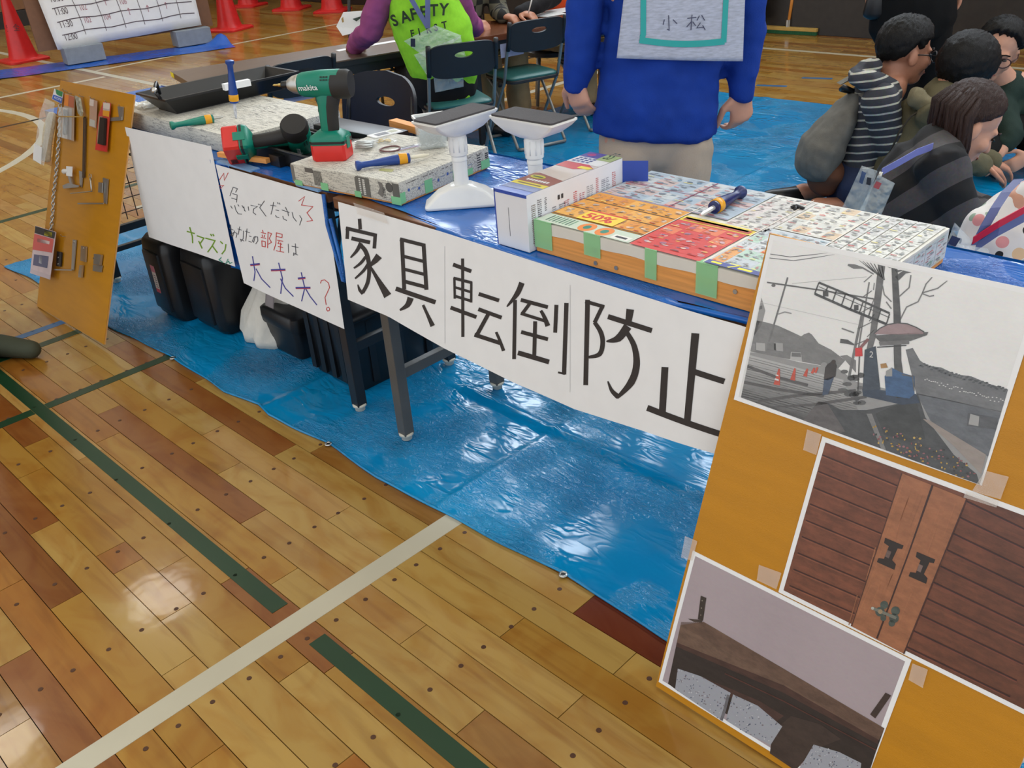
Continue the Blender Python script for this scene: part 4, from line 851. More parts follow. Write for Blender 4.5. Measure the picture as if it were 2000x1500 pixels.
MB().tube([qp(*K7([q])[0], .010) for q in [(625, 945), (632, 922), (650, 930), (648, 960)]], .0014, 6).build('wire_loop', M_ALU, t); MB().tube([qp(*K7([(640, 955)])[0], .010), qp(*K7([(658, 1085)])[0], .012)], [.004, .0028], 8).build('spring_body', M_STEEL, t, True); MB().tube([qp(*K7([(660, 1085)])[0], .01), qp(*K7([(505, 1110)])[0], .03)], .0018, 6).build('bent_wire', M_ALU, t)
bracket('hinged steel bracket with a long arm, right of centre on the tool board', [(K7([(745, 955), (795, 970), (780, 1205), (755, 1195)]), .003, .003), (K7([(722, 1000), (758, 1005), (752, 1100), (718, 1095)]), .008, .004), (K7([(530, 1195), (775, 1195), (775, 1208), (532, 1208)]), .012, .003)])
# bottom row
def stickers(t): pass
t = card('hanging pack with black, yellow and red header at the lower left of the tool board', 'blister_pack', K8([(158, 208), (360, 270), (300, 732), (105, 668)]), (214, 196, 200), [(K8([(160, 212), (356, 272), (345, 335), (152, 278)]), (34, 30, 30)), (K8([(250, 255), (325, 275), (320, 318), (246, 300)]), (212, 200, 40)), (K8([(150, 285), (340, 340), (322, 470), (130, 440)]), (216, 96, 90)), (K8([(180, 330), (300, 360), (296, 390), (176, 365)]), (232, 210, 208)), (K8([(146, 485), (290, 505), (275, 620), (135, 590)]), (96, 98, 128)), (K8([(200, 500), (225, 505), (222, 580), (192, 570)]), (190, 190, 200)), (K8([(112, 625), (300, 690), (298, 728), (106, 664)]), (206, 190, 196))], off=.022, hk=K8([(390, 310)])[0])
bracket('black hinge with two bright screws beside the hanging pack on the tool board', [(K8([(325, 455), (372, 465), (362, 605), (318, 600)]), .004, .004)], m=M_BLACKM, studs=[K8([(342, 515)])[0], K8([(340, 578)])[0]])
bracket('long narrow steel bracket standing upright on the lower tool board', [(K8([(475, 340), (510, 345), (485, 640), (462, 635)]), .003, .003), (K8([(310, 628), (485, 632), (485, 645), (310, 640)]), .010, .003)], studs=[K8([(490, 365)])[0]])
bracket('short hasp with a hanging shackle, lower middle of the tool board', [(K8([(562, 400), (612, 410), (605, 560), (555, 545)]), .003, .005), (K8([(558, 590), (585, 592), (575, 712), (545, 708)]), .006, .006)], m=M_STEEL, studs=[K8([(588, 425)])[0]])
bracket('small square latch plate, lowest at the right of the tool board', [(K8([(700, 480), (768, 490), (755, 590), (695, 580)]), .004, .008), (K8([(672, 585), (765, 595), (752, 660), (668, 645)]), .002, .003)], m=M_ALU, studs=[K8([(685, 522)])[0]])

# ------------------------------------------------------------------ paper-wrapped boxes
def news_mat(name):
    m = bpy.data.materials.new(name); m.use_nodes = True; nt = m.node_tree; b = nt.nodes['Principled BSDF']; L = nt.links.new; N = nt.nodes.new
    tc = N('ShaderNodeTexCoord'); nz = N('ShaderNodeTexNoise'); nz.inputs['Scale'].default_value = 9; L(tc.outputs['Object'], nz.inputs['Vector'])
    mp = N('ShaderNodeMapping'); mp.inputs['Rotation'].default_value = (0, 0, .12); L(tc.outputs['Object'], mp.inputs['Vector'])
    m9 = N('ShaderNodeMapping'); m9.inputs['Scale'].default_value = (30, 300, 300); m9.inputs['Rotation'].default_value = (0, 0, .12); L(tc.outputs['Object'], m9.inputs['Vector'])
    w = N('ShaderNodeTexNoise'); w.inputs['Scale'].default_value = 1.0; w.inputs['Detail'].default_value = 1; L(m9.outputs[0], w.inputs['Vector'])
    t = N('ShaderNodeTexNoise'); t.inputs['Scale'].default_value = 380; t.inputs['Detail'].default_value = 2; L(mp.outputs[0], t.inputs['Vector'])
    br = N('ShaderNodeTexVoronoi'); br.distance = 'CHEBYCHEV'; br.inputs['Scale'].default_value = 18; L(mp.outputs[0], br.inputs['Vector'])
    lt = N('ShaderNodeMath'); lt.operation = 'GREATER_THAN'; lt.inputs[1].default_value = .47; L(t.outputs['Fac'], lt.inputs[0])
    ln = N('ShaderNodeMath'); ln.operation = 'GREATER_THAN'; ln.inputs[1].default_value = .5; L(w.outputs['Fac'], ln.inputs[0])
    mu = N('ShaderNodeMath'); mu.operation = 'MULTIPLY'; L(lt.outputs[0], mu.inputs[0]); L(ln.outputs[0], mu.inputs[1])
    dk = N('ShaderNodeMapRange'); L(br.outputs['Color'], dk.inputs[0]); dk.inputs[1].default_value = 0; dk.inputs[2].default_value = 1; dk.inputs[3].default_value = .2; dk.inputs[4].default_value = .75
    m2 = N('ShaderNodeMath'); m2.operation = 'MULTIPLY'; L(mu.outputs[0], m2.inputs[0]); L(dk.outputs[0], m2.inputs[1])
    mx = N('ShaderNodeMix'); mx.data_type = 'RGBA'; L(m2.outputs[0], mx.inputs[0]); mx.inputs[6].default_value = rgb(204, 200, 188); mx.inputs[7].default_value = rgb(84, 82, 80)
    L(mx.outputs[2], b.inputs['Base Color']); b.inputs['Roughness'].default_value = .6
    bu = N('ShaderNodeBump'); bu.inputs['Strength'].default_value = .35; bu.inputs['Distance'].default_value = .008; L(nz.outputs['Fac'], bu.inputs['Height']); L(bu.outputs[0], b.inputs['Normal'])
    return m
M_NEWS = news_mat('newspaper'); M_GTAPE = mat('green_masking_tape', rgb(128, 196, 142), .5, var=.05); M_GTAPE_OVER = clear_mat('thin_green_masking_tape', (.36, .74, .38), .55, .45, .05)
M_WOOD = mat('raw_pine', rgb(224, 152, 78), .55, var=.14, vscale=6, stretch=(1.5, 12, 40))
def R2(a): return Matrix.Rotation(a, 4, 'Z')
# box B, on the joint of the two tables
bB = thing('wrapped_panel', 'newspaper-wrapped panel with green tape that carries the upright drill and the screws', 'panel', (-2.052, 1.224, .7045), .121)
MbB = PW(bB); wB, dB, hB = .385, .335, .056
MB().box((.004, .004, 0), (wB - .004, dB - .004, .006)).xf(MbB).build('wooden_base', M_WOOD, bB)
MB().box((0, 0, .004), (wB, dB, hB), bev=.005).xf(MbB).build('newspaper_wrap', M_NEWS, bB, 40)
fr = Print(lambda a, b: MbB @ Vector((a, 0, b)), MbB.to_3x3() @ Vector((0, -1, 0)), .0002)
DKN = rgb(70, 68, 64)
fr.rect(.0, .010, .012, .052, rgb(120, 116, 110)); fr.rect(.055, .040, .085, .052, rgb(96, 92, 88))
for i in range(9): fr.rect(.085 + i * .0035, .010, .087 + i * .0035, .048, rgb(90, 88, 84))
fr.poly([(.236, .008), (.236, .049), (.242, .054), (.286, .053), (.286, .006)], rgb(104, 102, 96)); 
for i in range(8): fr.rect(.250, .012 + i * .005, .256, .015 + i * .005, rgb(216, 214, 206), 2); fr.rect(.262, .010 + i * .005, .270, .0135 + i * .005, rgb(216, 214, 206), 2)
fr.poly([(.31, .02), (.32, .035), (.315, .05), (.33, .048), (.335, .03), (.325, .012)], rgb(120, 116, 110)); fr.ell(.352, .040, .012, .012, rgb(88, 86, 82)); fr.rect(.362, .008, .384, .052, rgb(100, 98, 92)); fr.text('1500', .338, .010, .014, rgb(70, 68, 66), 2, ang=math.pi / 2, flipy=False)
fr.build('newsprint', M_PRINT, bB)
tp = Print(lambda a, b: MbB @ Vector((a, b, hB)), (0, 0, 1), .0002)
for i in range(5): tp.rect(.03 + i * .07, .012, .031 + i * .07, .32, rgb(150, 148, 142))
for i in range(60):
    x = rng.uniform(.02, .36); y = rng.uniform(.02, .31); tp.rect(x, y, x + rng.uniform(.004, .02), y + .0016, rgb(110, 108, 104))
tp.rect(.06, .16, .062, .30, rgb(120, 120, 124)); tp.poly([(.27, .05), (.31, .055), (.30, .075), (.262, .068)], rgb(168, 168, 110)); tp.build('newsprint', M_PRINT, bB)
sd = Print(lambda a, b: MbB @ Vector((wB, a, b)), MbB.to_3x3() @ Vector((1, 0, 0)), .0002)
for i in range(7): sd.ell(.03 + .035 * i, .03 - .006 * (i % 2), .004, .004, rgb(70, 96, 160), n=10); sd.rect(.038 + .035 * i, .028, .055 + .035 * i, .031, rgb(150, 156, 170))
for i in range(30):
    x = rng.uniform(.01, .3); sd.rect(x, .046, x + .006, .048, rgb(120, 112, 108))
for i in range(6): sd.rect(.285 + .0, .012 + i * .006, .300, .015 + i * .006, rgb(70, 70, 72)); sd.rect(.318, .014 + i * .005, .330, .0175 + i * .005, rgb(60, 60, 62))
sd.build('newsprint', M_PRINT, bB)
def tape_piece(M, lo, hi, parent, m=None): MB().box(lo, hi).xf(M).build('green_tape', m or M_GTAPE, parent)
for x0, x1, z1 in ((.008, .036, .014), (.108, .134, .020), (.230, .252, .016), (.355, .386, .020)): tape_piece(MbB, (x0, -.0012, .001), (x1, -.0002, z1), bB)
for y0, y1, z0, z1 in ((-.001, .016, .004, .030), (.085, .112, .004, .036), (.190, .200, .003, .034), (.235, .265, .004, .020), (.300, .334, .004, .026)): tape_piece(MbB, (wB + .0003, y0, z0), (wB + .0012, y1, z1), bB)
# box A, on the left table
bA = thing('wrapped_panel', 'newspaper-wrapped panel on the left table carrying the open black tool case lid', 'panel', (-3.22, 1.288, .7045)); MbA = PW(bA)
MB().box((0, 0, 0), (.79, .37, .056), bev=.005).xf(MbA).build('newspaper_wrap', M_NEWS, bA, 40)
tp = Print(lambda a, b: MbA @ Vector((a, b, .056)), (0, 0, 1), .0002)
for i in range(9): tp.rect(.02, .03 + i * .038, .77, .0309 + i * .038, rgb(172, 170, 162))
for i in range(150):
    x = rng.uniform(.02, .74); y = rng.uniform(.02, .34); tp.rect(x, y, x + rng.uniform(.006, .04), y + .0015, rgb(120, 118, 112))
for i in range(5):
    for j in range(3): tp.rect(.69 + .016 * i, .03 + .02 * j, .70 + .016 * i, .04 + .02 * j, rgb(80, 80, 78))
tp.build('newsprint', M_PRINT, bA)
# flyer box C, on the right
bC = thing('wrapped_panel', 'pine box covered with coloured shop flyers and green tape, right end of the tables', 'panel', (-1.208, 1.243, .7045)); MbC = PW(bC); wC, dC, hC = .654, .38, .064
MB().box((0, 0, 0), (wC, .02, hC - .001), bev=.0015).xf(MbC).build('front_board', M_WOOD, bC); MB().box((wC - .02, .0205, 0), (wC, dC, hC - .001), bev=.0015).xf(MbC).build('side_board', M_WOOD, bC); MB().box((0, .0205, 0), (.02, dC, hC - .001), bev=.0015).xf(MbC).build('side_board', M_WOOD, bC)
MB().box((.0205, dC - .02, 0), (wC - .0205, dC, hC - .001), bev=.0015).xf(MbC).build('back_board', M_WOOD, bC)
def wrap(u, v):
    x = -.0012 + (wC + .0024) * u; yb = dC + .0012; n1_ = .022 / (.022 + yb)
    if v < n1_: t = v / n1_; return MbC @ Vector((x, -.0014, hC - .022 - .0015 * math.sin(u * 30) + (.022 + .0012 + .0015 * math.sin(u * 30)) * t))
    t = (v - n1_) / (1 - n1_); return MbC @ Vector((x, -.0014 + (yb + .0014) * t, hC + .0012 + .0008 * noise.noise(Vector((x * 30, t * 15, 0)))))
M_FLY = mat('flyer_paper', rgb(216, 212, 202), .5, var=.03)
MB().grid(wrap, 60, 40).build('flyer_wrap', M_FLY, bC, 40); MB().box((wC + .0004, 0, .01), (wC + .0016, dC, hC + .001)).xf(MbC).build('flyer_side', M_FLY, bC)
tp = Print(lambda a, b: MbC @ Vector((a * wC, b * dC, hC + .0026)), (0, 0, 1), .0002)
def cells(x0, y0, x1, y1, nx, ny, bg, items, gut=.006, L=1, txt=True):
    for i in range(nx):
        for j in range(ny):
            a = x0 + (x1 - x0) * i / nx + gut * .5; b = y0 + (y1 - y0) * j / ny + gut * .5; c = x0 + (x1 - x0) * (i + 1) / nx - gut * .5; d = y0 + (y1 - y0) * (j + 1) / ny - gut * .5
            tp.rect(a, b, c, d, rng.choice(bg), L)
            w_, h_ = c - a, d - b
            for q in range(4):
                it = rng.choice(items); bgc = bg[0]; k_ = rng.uniform(.25, .6); it = tuple(it[m_] * (1 - k_) + bgc[m_] * k_ for m_ in range(4))
                cx = a + w_ * rng.uniform(.15, .85); cy = b + h_ * rng.uniform(.25, .82)
                if q % 2: tp.ell(cx, cy, w_ * rng.uniform(.08, .22), h_ * rng.uniform(.06, .16), it, L + 1 + q, rng.uniform(-.6, .6), 8)
                else: ww_ = w_ * rng.uniform(.06, .2); hh_ = h_ * rng.uniform(.04, .14); tp.poly([(cx - ww_, cy - hh_), (cx + ww_ * .8, cy - hh_ * .8), (cx + ww_, cy + hh_ * .6), (cx - ww_ * .6, cy + hh_)], it, L + 1 + q)
            for q in range(5):
                xx_ = a + w_ * rng.uniform(.05, .7); yy_ = b + h_ * rng.uniform(.1, .9); tp.rect(xx_, yy_, xx_ + w_ * .25, yy_ + h_ * .025, rgb(120, 112, 112), L + 5)
            if txt:
                tp.rect(a + w_ * .08, b + h_ * .06, a + w_ * rng.uniform(.3, .7), b + h_ * .13, rng.choice([rgb(176, 44, 40), rgb(60, 56, 60), rgb(220, 60, 40), rgb(236, 220, 120)]), L + 6)
DARK = [rgb(64, 68, 84), rgb(92, 92, 104), rgb(50, 50, 54), rgb(110, 116, 130), rgb(126, 110, 104)]; ORG = [rgb(226, 160, 66), rgb(232, 172, 84), rgb(220, 146, 56)]; CL = [rgb(150, 166, 180), rgb(206, 200, 190), rgb(120, 96, 120), rgb(90, 120, 130), rgb(196, 120, 90), rgb(232, 228, 216)]
tp.rect(.004, .0, .355, .12, rgb(196, 208, 190)); tp.rect(.004, .115, .355, .52, rgb(224, 158, 66)); tp.rect(.004, .52, .48, .995, rgb(176, 190, 204))
for j in range(3): cells(.008, .135 + .13 * j, .352, .135 + .13 * j + .115, 7, 1, ORG, CL, .004, 2); tp.rect(.004, .125 + .13 * j, .355, .133 + .13 * j, rgb(84, 62, 40), 3)
tp.rect(.10, .125, .24, .26, rgb(236, 204, 60), 9); tp.text('50%', .108, .150, .105, rgb(206, 54, 34), 10, flipy=False, sx=.62, bold=.03); tp.rect(.10, .245, .24, .26, rgb(206, 54, 34), 10)
for i in range(8): tp.rect(.03 + .013 * i, .02, .036 + .013 * i, .10, rgb(110, 150, 120) if i % 2 else rgb(70, 110, 90), 2)
for cx in (.18, .245): tp.ell(cx, .055, .028, .055, rgb(226, 130, 48), 2, 0, 18); tp.ell(cx, .055, .012, .026, rgb(40, 130, 110), 3, 0, 14)
tp.rect(.285, .01, .345, .06, rgb(226, 224, 216), 2); tp.rect(.295, .025, .335, .045, rgb(60, 56, 60), 3)
cells(.01, .53, .475, .985, 6, 5, [rgb(168, 184, 200), rgb(184, 196, 206), rgb(196, 202, 206), rgb(200, 180, 178)], DARK + [rgb(80, 130, 160), rgb(176, 70, 70)], .004, 2)
for q in ((.005, .523, .48, .528), (.005, .745, .48, .75), (.27, .53, .274, .99)): tp.rect(*q, rgb(150, 70, 100), 7)
tp.rect(.360, .0, .59, .40, rgb(206, 66, 60)); cells(.365, .03, .585, .39, 4, 4, [rgb(206, 66, 60), rgb(214, 84, 64), rgb(222, 120, 80), rgb(206, 66, 60)], [rgb(226, 206, 190), rgb(120, 130, 170), rgb(232, 190, 90), rgb(196, 190, 200)], .004, 2)
tp.rect(.360, .40, .60, .46, rgb(222, 196, 60), 2); tp.rect(.370, .41, .59, .45, rgb(176, 70, 40), 3); tp.rect(.362, .43, .58, .47, rgb(228, 206, 90), 3)
tp.rect(.485, .47, .62, .995, rgb(214, 212, 206)); cells(.488, .48, .62, .99, 3, 7, [rgb(222, 220, 214), rgb(206, 204, 200), rgb(216, 206, 204)], [rgb(40, 40, 50), rgb(58, 60, 80), rgb(120, 60, 60), rgb(84, 88, 100)], .003, 2)
tp.rect(.622, .55, .80, .995, rgb(216, 212, 204)); cells(.625, .56, .80, .99, 4, 5, [rgb(220, 218, 210), rgb(214, 190, 160), rgb(206, 206, 200)], DARK + [rgb(206, 110, 100)], .003, 2)
tp.rect(.605, .0, .80, .54, rgb(196, 202, 206)); cells(.608, .04, .80, .53, 5, 5, [rgb(206, 210, 212), rgb(190, 198, 204), rgb(224, 160, 90), rgb(180, 206, 190)], DARK + [rgb(190, 80, 70), rgb(90, 140, 160)], .003, 2)
tp.rect(.606, .0, .80, .04, rgb(76, 84, 150), 9); tp.text('7', .665, .002, .07, rgb(236, 226, 60), 10, flipy=False); tp.rect(.70, .01, .74, .03, rgb(236, 226, 60), 10); tp.rect(.62, .012, .65, .03, rgb(236, 226, 60), 10)
cells(.803, .0, .995, .42, 4, 4, [rgb(224, 164, 80), rgb(212, 210, 200), rgb(206, 150, 90), rgb(220, 216, 206)], DARK, .003, 2); cells(.803, .43, .995, .995, 5, 6, [rgb(216, 216, 210), rgb(206, 206, 204)], [rgb(96, 108, 112), rgb(110, 120, 110), rgb(84, 92, 104)], .003, 2)
for x in (.357, .602, .801): tp.rect(x - .001, 0, x + .002, 1, rgb(236, 226, 214), 8)
tp.build('flyer_print', M_PRINT, bC)
sp = Print(lambda a, b: MbC @ Vector((wC + .0018, a * dC, .012 + b * (hC - .014))), (1, 0, 0), .0002); tp = sp
cells(.01, .02, .99, .98, 8, 3, [rgb(212, 212, 206), rgb(200, 206, 200)], [rgb(96, 108, 112), rgb(180, 70, 80), rgb(60, 140, 90)], .003, 1); sp.build('flyer_print', M_PRINT, bC)
for x0, x1, z0 in ((-.0015, .045, .010), (.128, .168, .022), (.272, .298, .010), (.382, .425, .008)): tape_piece(MbC, (x0, -.0028, z0), (x1, -.0018, hC + .0015), bC, M_GTAPE_OVER); tape_piece(MbC, (x0, -.0028, hC + .002), (x1, .012, hC + .003), bC, M_GTAPE_OVER)
for x, z in ((.155, .036), (.155, .010), (.205, .012), (.46, .030)): MB().cyl(MbC @ Vector((x, -.0025, z)), MbC @ Vector((x, .004, z)), .0042, n=10).build('screw_head', M_ALU, bC)
# ------------------------------------------------------------------ long white product carton
lb = thing('product_carton', 'long white carton with photo-printed top and open blue flap, behind the flyer box', 'box', (-1.302, 1.226, .7045)); Ml = PW(lb); wl2, dl2, hl2 = .090, .300, .118
MB().box((0, 0, 0), (wl2, dl2, hl2), bev=.001).xf(Ml).build('carton', mat('white_carton', rgb(222, 224, 230), .4, var=.02), lb)
tp = Print(lambda a, b: Ml @ Vector((a * wl2, b * dl2, hl2)), (0, 0, 1), .0002)
tp.rect(0, 0, 1, 1, rgb(200, 192, 186)); tp.rect(0, 0, 1, .075, rgb(52, 84, 170), 2); tp.rect(0, .07, 1, .16, rgb(104, 116, 160), 2); tp.rect(0, .16, 1, .22, rgb(222, 206, 60), 3); tp.rect(.15, .18, .85, .20, rgb(120, 100, 40), 4)
tp.poly([(0, .22), (1, .22), (1, .42), (.5, .48), (0, .40)], rgb(150, 96, 84), 2)
for i in range(8): tp.rect(.18 + .085 * i, .255, .24 + .085 * i, .285, WHITE, 4)
tp.ell(.30, .34, .22, .035, rgb(196, 190, 60), 4, 0, 16); tp.rect(.15, .33, .45, .35, rgb(70, 90, 50), 5); tp.poly([(.1, .42), (1, .36), (1, .62), (.6, .70), (.1, .60)], rgb(206, 196, 190), 3); tp.poly([(.0, .62), (.6, .60), (1, .68), (.7, .74), (0, .73)], rgb(196, 60, 50), 4); tp.rect(.6, .64, .95, .69, rgb(232, 214, 40), 5)
tp.rect(0, .74, 1, .88, rgb(226, 226, 226), 3)
for r, y in enumerate((.76, .80, .84)):
    for i in range(4): tp.rect(.08 + .14 * i, y, .18 + .14 * i, y + .026, rgb(46, 62, 130), 4)
tp.text('55', .62, .905, .22, rgb(60, 80, 60), 6, flipy=False, sx=1.0); tp.rect(0, .88, .55, 1, rgb(84, 76, 150), 4); tp.rect(.55, .86, 1, 1, rgb(160, 176, 120), 4); tp.ell(.22, .94, .12, .03, rgb(170, 60, 120), 5); tp.build('top_print', M_GLOSSY, lb)
sp = Print(lambda a, b: Ml @ Vector((wl2, a * dl2, b * hl2)), (1, 0, 0), .0002)
for (x0, x1, y0, y1, c, d) in ((.04, .08, .12, .85, (120, 110, 90), 3), (.10, .14, .10, .9, (110, 110, 116), 2), (.17, .19, .62, .88, (50, 50, 56), 1), (.24, .38, .15, .66, (150, 150, 158), 1), (.36, .42, .18, .70, (196, 140, 146), 1), (.46, .50, .20, .78, (206, 80, 80), 2), (.52, .58, .20, .72, (190, 120, 130), 1), (.60, .68, .2, .76, (170, 172, 180), 1), (.70, .73, .25, .86, (206, 110, 110), 2), (.76, .86, .22, .80, (160, 162, 172), 1), (.88, .92, .2, .86, (206, 120, 120), 2)):
    n_ = int((y1 - y0) / .035)
    for i in range(n_):
        for j in range(d * 2):
            a = x0 + (x1 - x0) * j / (d * 2); sp.rect(a, y0 + i * .035, a + (x1 - x0) / (d * 2) * rng.uniform(.5, .9), y0 + i * .035 + rng.uniform(.012, .024), rgb(*c))
for x in (.30, .335): sp.rect(x, .72, x + .02, .80, rgb(50, 50, 56), 2)
sp.build('side_print', M_PRINT, lb)
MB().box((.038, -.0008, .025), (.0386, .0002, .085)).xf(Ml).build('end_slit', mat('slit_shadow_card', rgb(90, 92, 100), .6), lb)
MB().box((.0, -.0006, .112), (wl2, .0004, .1185)).xf(Ml).build('blue_edge', mat('carton_blue', rgb(44, 74, 166), .4), lb); MB().box((-.0006, -.0006, .0), (.002, .0004, .1185)).xf(Ml).build('blue_edge', mat('carton_blue', None), lb)
MB().box((0, 0, .014), (.055, .0012, .112)).xf(Ml @ Matrix.Translation((wl2, dl2, 0)) @ R2(.55)).build('open_flap', mat('carton_blue', None), lb)
# ------------------------------------------------------------------ power tools and hand tools
M_TEAL = mat('teal_tool_plastic', rgb(0, 122, 100), .4, var=.05); M_RED = mat('red_battery_plastic', rgb(206, 38, 32), .38, var=.05); M_GRIP = mat('black_rubber_grip', rgb(36, 34, 33), .6)
def impact_driver(label, M):
    """local: x forward (bit), z up, battery foot at z=0"""
    t = thing('impact_driver', label, 'drill'); t.matrix_world = M; t.matrix_basis = M
    X = lambda mb: mb.xf(M)
    bat = MB(); pl_ = [(-.050, -.030), (-.044, -.036), (.040, -.036), (.050, -.026), (.050, .026), (.040, .036), (-.044, .036), (-.050, .030)]
    bat.rings([[Vector((x * k, y * k, z)) for x, y in pl_] for k, z in ((.93, 0), (1, .004), (1, .042), (.97, .044))]); X(bat).build('battery', M_RED, t, 35)
    pr = Print(lambda a, b: M @ Vector((a, -.036, b)), M.to_3x3() @ Vector((0, -1, 0)), .0003); pr.rect(.012, .008, .036, .026, rgb(96, 26, 24)); pr.rect(.016, .012, .032, .015, rgb(60, 20, 20), 2); pr.rect(.016, .019, .032, .022, rgb(60, 20, 20), 2); pr.build('battery_label', M_PRINT, t)
    ft = MB(); ft.rings([[Vector((x * k, y * k, z)) for x, y in pl_] for k, z in ((.99, .0445), (1.02, .047), (1.02, .058), (.94, .068), (.55, .080))]); X(ft).build('foot', M_TEAL, t, 40)
    bd = MB(); bd.rings([[Vector((x * 1.03, y * 1.03, z)) for x, y in pl_] for z in (.048, .055)]); X(bd).build('foot_band', M_BLACK, t, 30)
    cl = MB().box((-.012, -.040, .028), (.010, -.036, .06), bev=.001); cl.box((-.052, -.012, .03), (-.049, .012, .062)); X(cl).build('release_clip', M_TEAL, t)
    side = M.to_3x3() @ Vector((0, 1, 0))
    g = MB(); g.limb([M @ Vector(p) for p in ((-.002, 0, .070), (-.004, 0, .11), (-.008, 0, .145), (-.012, 0, .175))], [.017, .0175, .019, .021], side, [1.25, 1.25, 1.3, 1.45], 18); g.build('handle', M_TEAL, t, True)
    g = MB(); g.limb([M @ Vector(p) for p in ((-.012, 0, .078), (-.014, 0, .11), (-.018, 0, .145), (-.024, 0, .172))], [.0178, .0183, .0197, .021], side, [.95, .95, 1.0, 1.1], 18); g.build('rubber_grip', M_GRIP, t, True)
    hd = MB(); pf = [(.060, .026), (.050, .030), (.0, .034), (-.055, .0345), (-.058, .033)]
    hd.rings([[M @ Vector((x, r * .95 * math.cos(a), .202 + r * 1.08 * math.sin(a))) for a in np.linspace(0, math.tau, 24, endpoint=False)] for x, r in pf]); hd.build('motor_housing', M_TEAL, t, 40)
    cp = MB(); cp.rings([[M @ Vector((x, r * .97 * math.cos(a), .200 + r * 1.08 * math.sin(a))) for a in np.linspace(0, math.tau, 24, endpoint=False)] for x, r in ((-.034, .0342), (-.038, .0355), (-.075, .0355), (-.085, .031), (-.086, .015))]); cp.build('rear_cap', M_GRIP, t, 40)
    hm = MB(); hm.rings([[M @ Vector((x, r * math.cos(a), .203 + r * math.sin(a))) for a in np.linspace(0, math.tau, 24, endpoint=False)] for x, r in ((.061, .0255), (.064, .026), (.078, .023), (.090, .016), (.094, .013))]); hm.build('gear_case', mat('cast_aluminium', (.5, .49, .46, 1), .38, .9), t, 40)
    ck = MB(); ck.rings([[M @ Vector((x, r * math.cos(a), .203 + r * math.sin(a))) for a in np.linspace(0, math.tau, 18, endpoint=False)] for x, r in ((.0945, .010), (.096, .0105), (.112, .0095), (.114, .006))]); ck.build('chuck', M_BLACK, t, 40)
    bt = MB(); bt.rings([[M @ Vector((x, r * math.cos(a), .203 + r * math.sin(a))) for a in np.linspace(0, math.tau, 6, endpoint=False)] for x, r in ((.1145, .0045), (.122, .0045), (.124, .003), (.134, .003), (.138, .001))]); bt.build('driver_bit', M_BRASS, t)
    tr = MB().limb([M @ Vector((.017, 0, .162)), M @ Vector((.013, 0, .145)), M @ Vector((.016, 0, .130))], [.006, .0055, .005], side, 1.0); tr.build('trigger', M_BLACK, t, True)
    for sgn in (-1, 1):
        nrm = M.to_3x3() @ Vector((0, sgn, 0)); pr = Print(lambda a, b: M @ Vector((a, sgn * .0330 * math.sqrt(max(.02, 1 - ((b - .202) / .0362) ** 2)), b)), nrm, .0003, .0012)
        if sgn > 0: pr.text('makita', .052, .193, .0205, WHITE, 1, flipy=False, sx=-1, bold=.012, shear=-.15)
        else: pr.text('makita', -.006, .193, .0205, WHITE, 1, flipy=False, bold=.012, shear=.15)
        for i in range(3):
            for j in range(2): pr.rect(-.010 - .008 * i, .216 + .007 * j, -.016 - .008 * i, .2195 + .007 * j, rgb(6, 40, 34), 1)
        pr.build('logo', M_PRINT, t)
    return t
dp = atz(651, 309, .7605); dr_ = (GR * -.96 + GF * .20).normalized()     # bit points left and a little towards the viewer
impact_driver('green and black impact driver standing upright on its red battery', frame(dp, dr_, Vector((0, 0, 1)).cross(dr_)) @ Matrix.Scale(.92, 4))
d2 = atz(455, 292, .726)
ax = (atz(700, 258, .75) - atz(452, 285, .75)); ax.z = 0; ax.normalize()      # handle axis, lying down
upv = Vector((0, 0, 1)); fw2 = ax.cross(upv)
x2 = (GF * .72 - upv * .62); x2 = (x2 - ax * x2.dot(ax)).normalized()
impact_driver('second impact driver lying on its side with glossy red battery towards the viewer', frame(atz(440, 286, .760), x2, ax.cross(x2)))
M_BLUEH = mat('blue_tool_handle', rgb(26, 64, 138), .3, var=.06); M_YELH = mat('amber_tool_band', rgb(226, 160, 20), .35); M_GREENH = mat('green_tool_handle', rgb(20, 120, 100), .3)
def driver_tool(label, a, b, hm, band=True, tip=M_STEEL, k=1.0, tipl=.27, marks=True):
    a = Vector(a); b = Vector(b); L = (b - a).length; t = thing('hand_screwdriver', label, 'screwdriver', tuple(a)); M = frame(a, *(lambda z: (z.orthogonal(), z.cross(z.orthogonal())))((b - a).normalized()))
    h = L * (1 - tipl)
    MB().lathe([(.006 * k, 0), (.0115 * k, .002), (.0118 * k, .009), (.0075 * k, .016), (.0072 * k, h * .28), (.0095 * k, h * .5), (.0105 * k, h * .62), (.0118 * k, h * .74), (.0118 * k, h * .79)], M, 20).build('handle', hm, t, 50)
    MB().lathe([(.0120 * k, h * .79), (.0128 * k, h * .80), (.0128 * k, h * .93), (.0120 * k, h * .94)], M, 20).build('band', M_YELH, t, 40)
    MB().lathe([(.0112 * k, h * .94), (.0112 * k, h * .985), (.006 * k, h)], M, 20).build('collar', hm, t, 40)
    MB().lathe([(.0042 * k, h), (.0042 * k, L * .93), (.0022 * k, L)], M, 12).build('shaft', tip, t, 40)
    if marks:
        for i in range(4): MB().ell(M @ Vector((0, 0, 0)), (0, 0, 0)) if False else None
    return t
vb = up_at(atz(461, 231, .7612), 461, 231); 
driver_tool('blue screwdriver standing upright with white graduated tip, in front of the black case lid', up_at(vb, 448, 117), vb, M_BLUEH, tip=mat('white_marked_shaft', rgb(196, 198, 206), .35, var=.3, vscale=150), k=1.15, tipl=.26)
za = .7605 + .012
driver_tool('blue screwdriver with amber band lying beside the nail tub', atz(694, 324, za), atz(838, 302, za), M_BLUEH, k=1.05, tipl=.26, tip=mat('cream_shaft', rgb(226, 220, 200), .4))
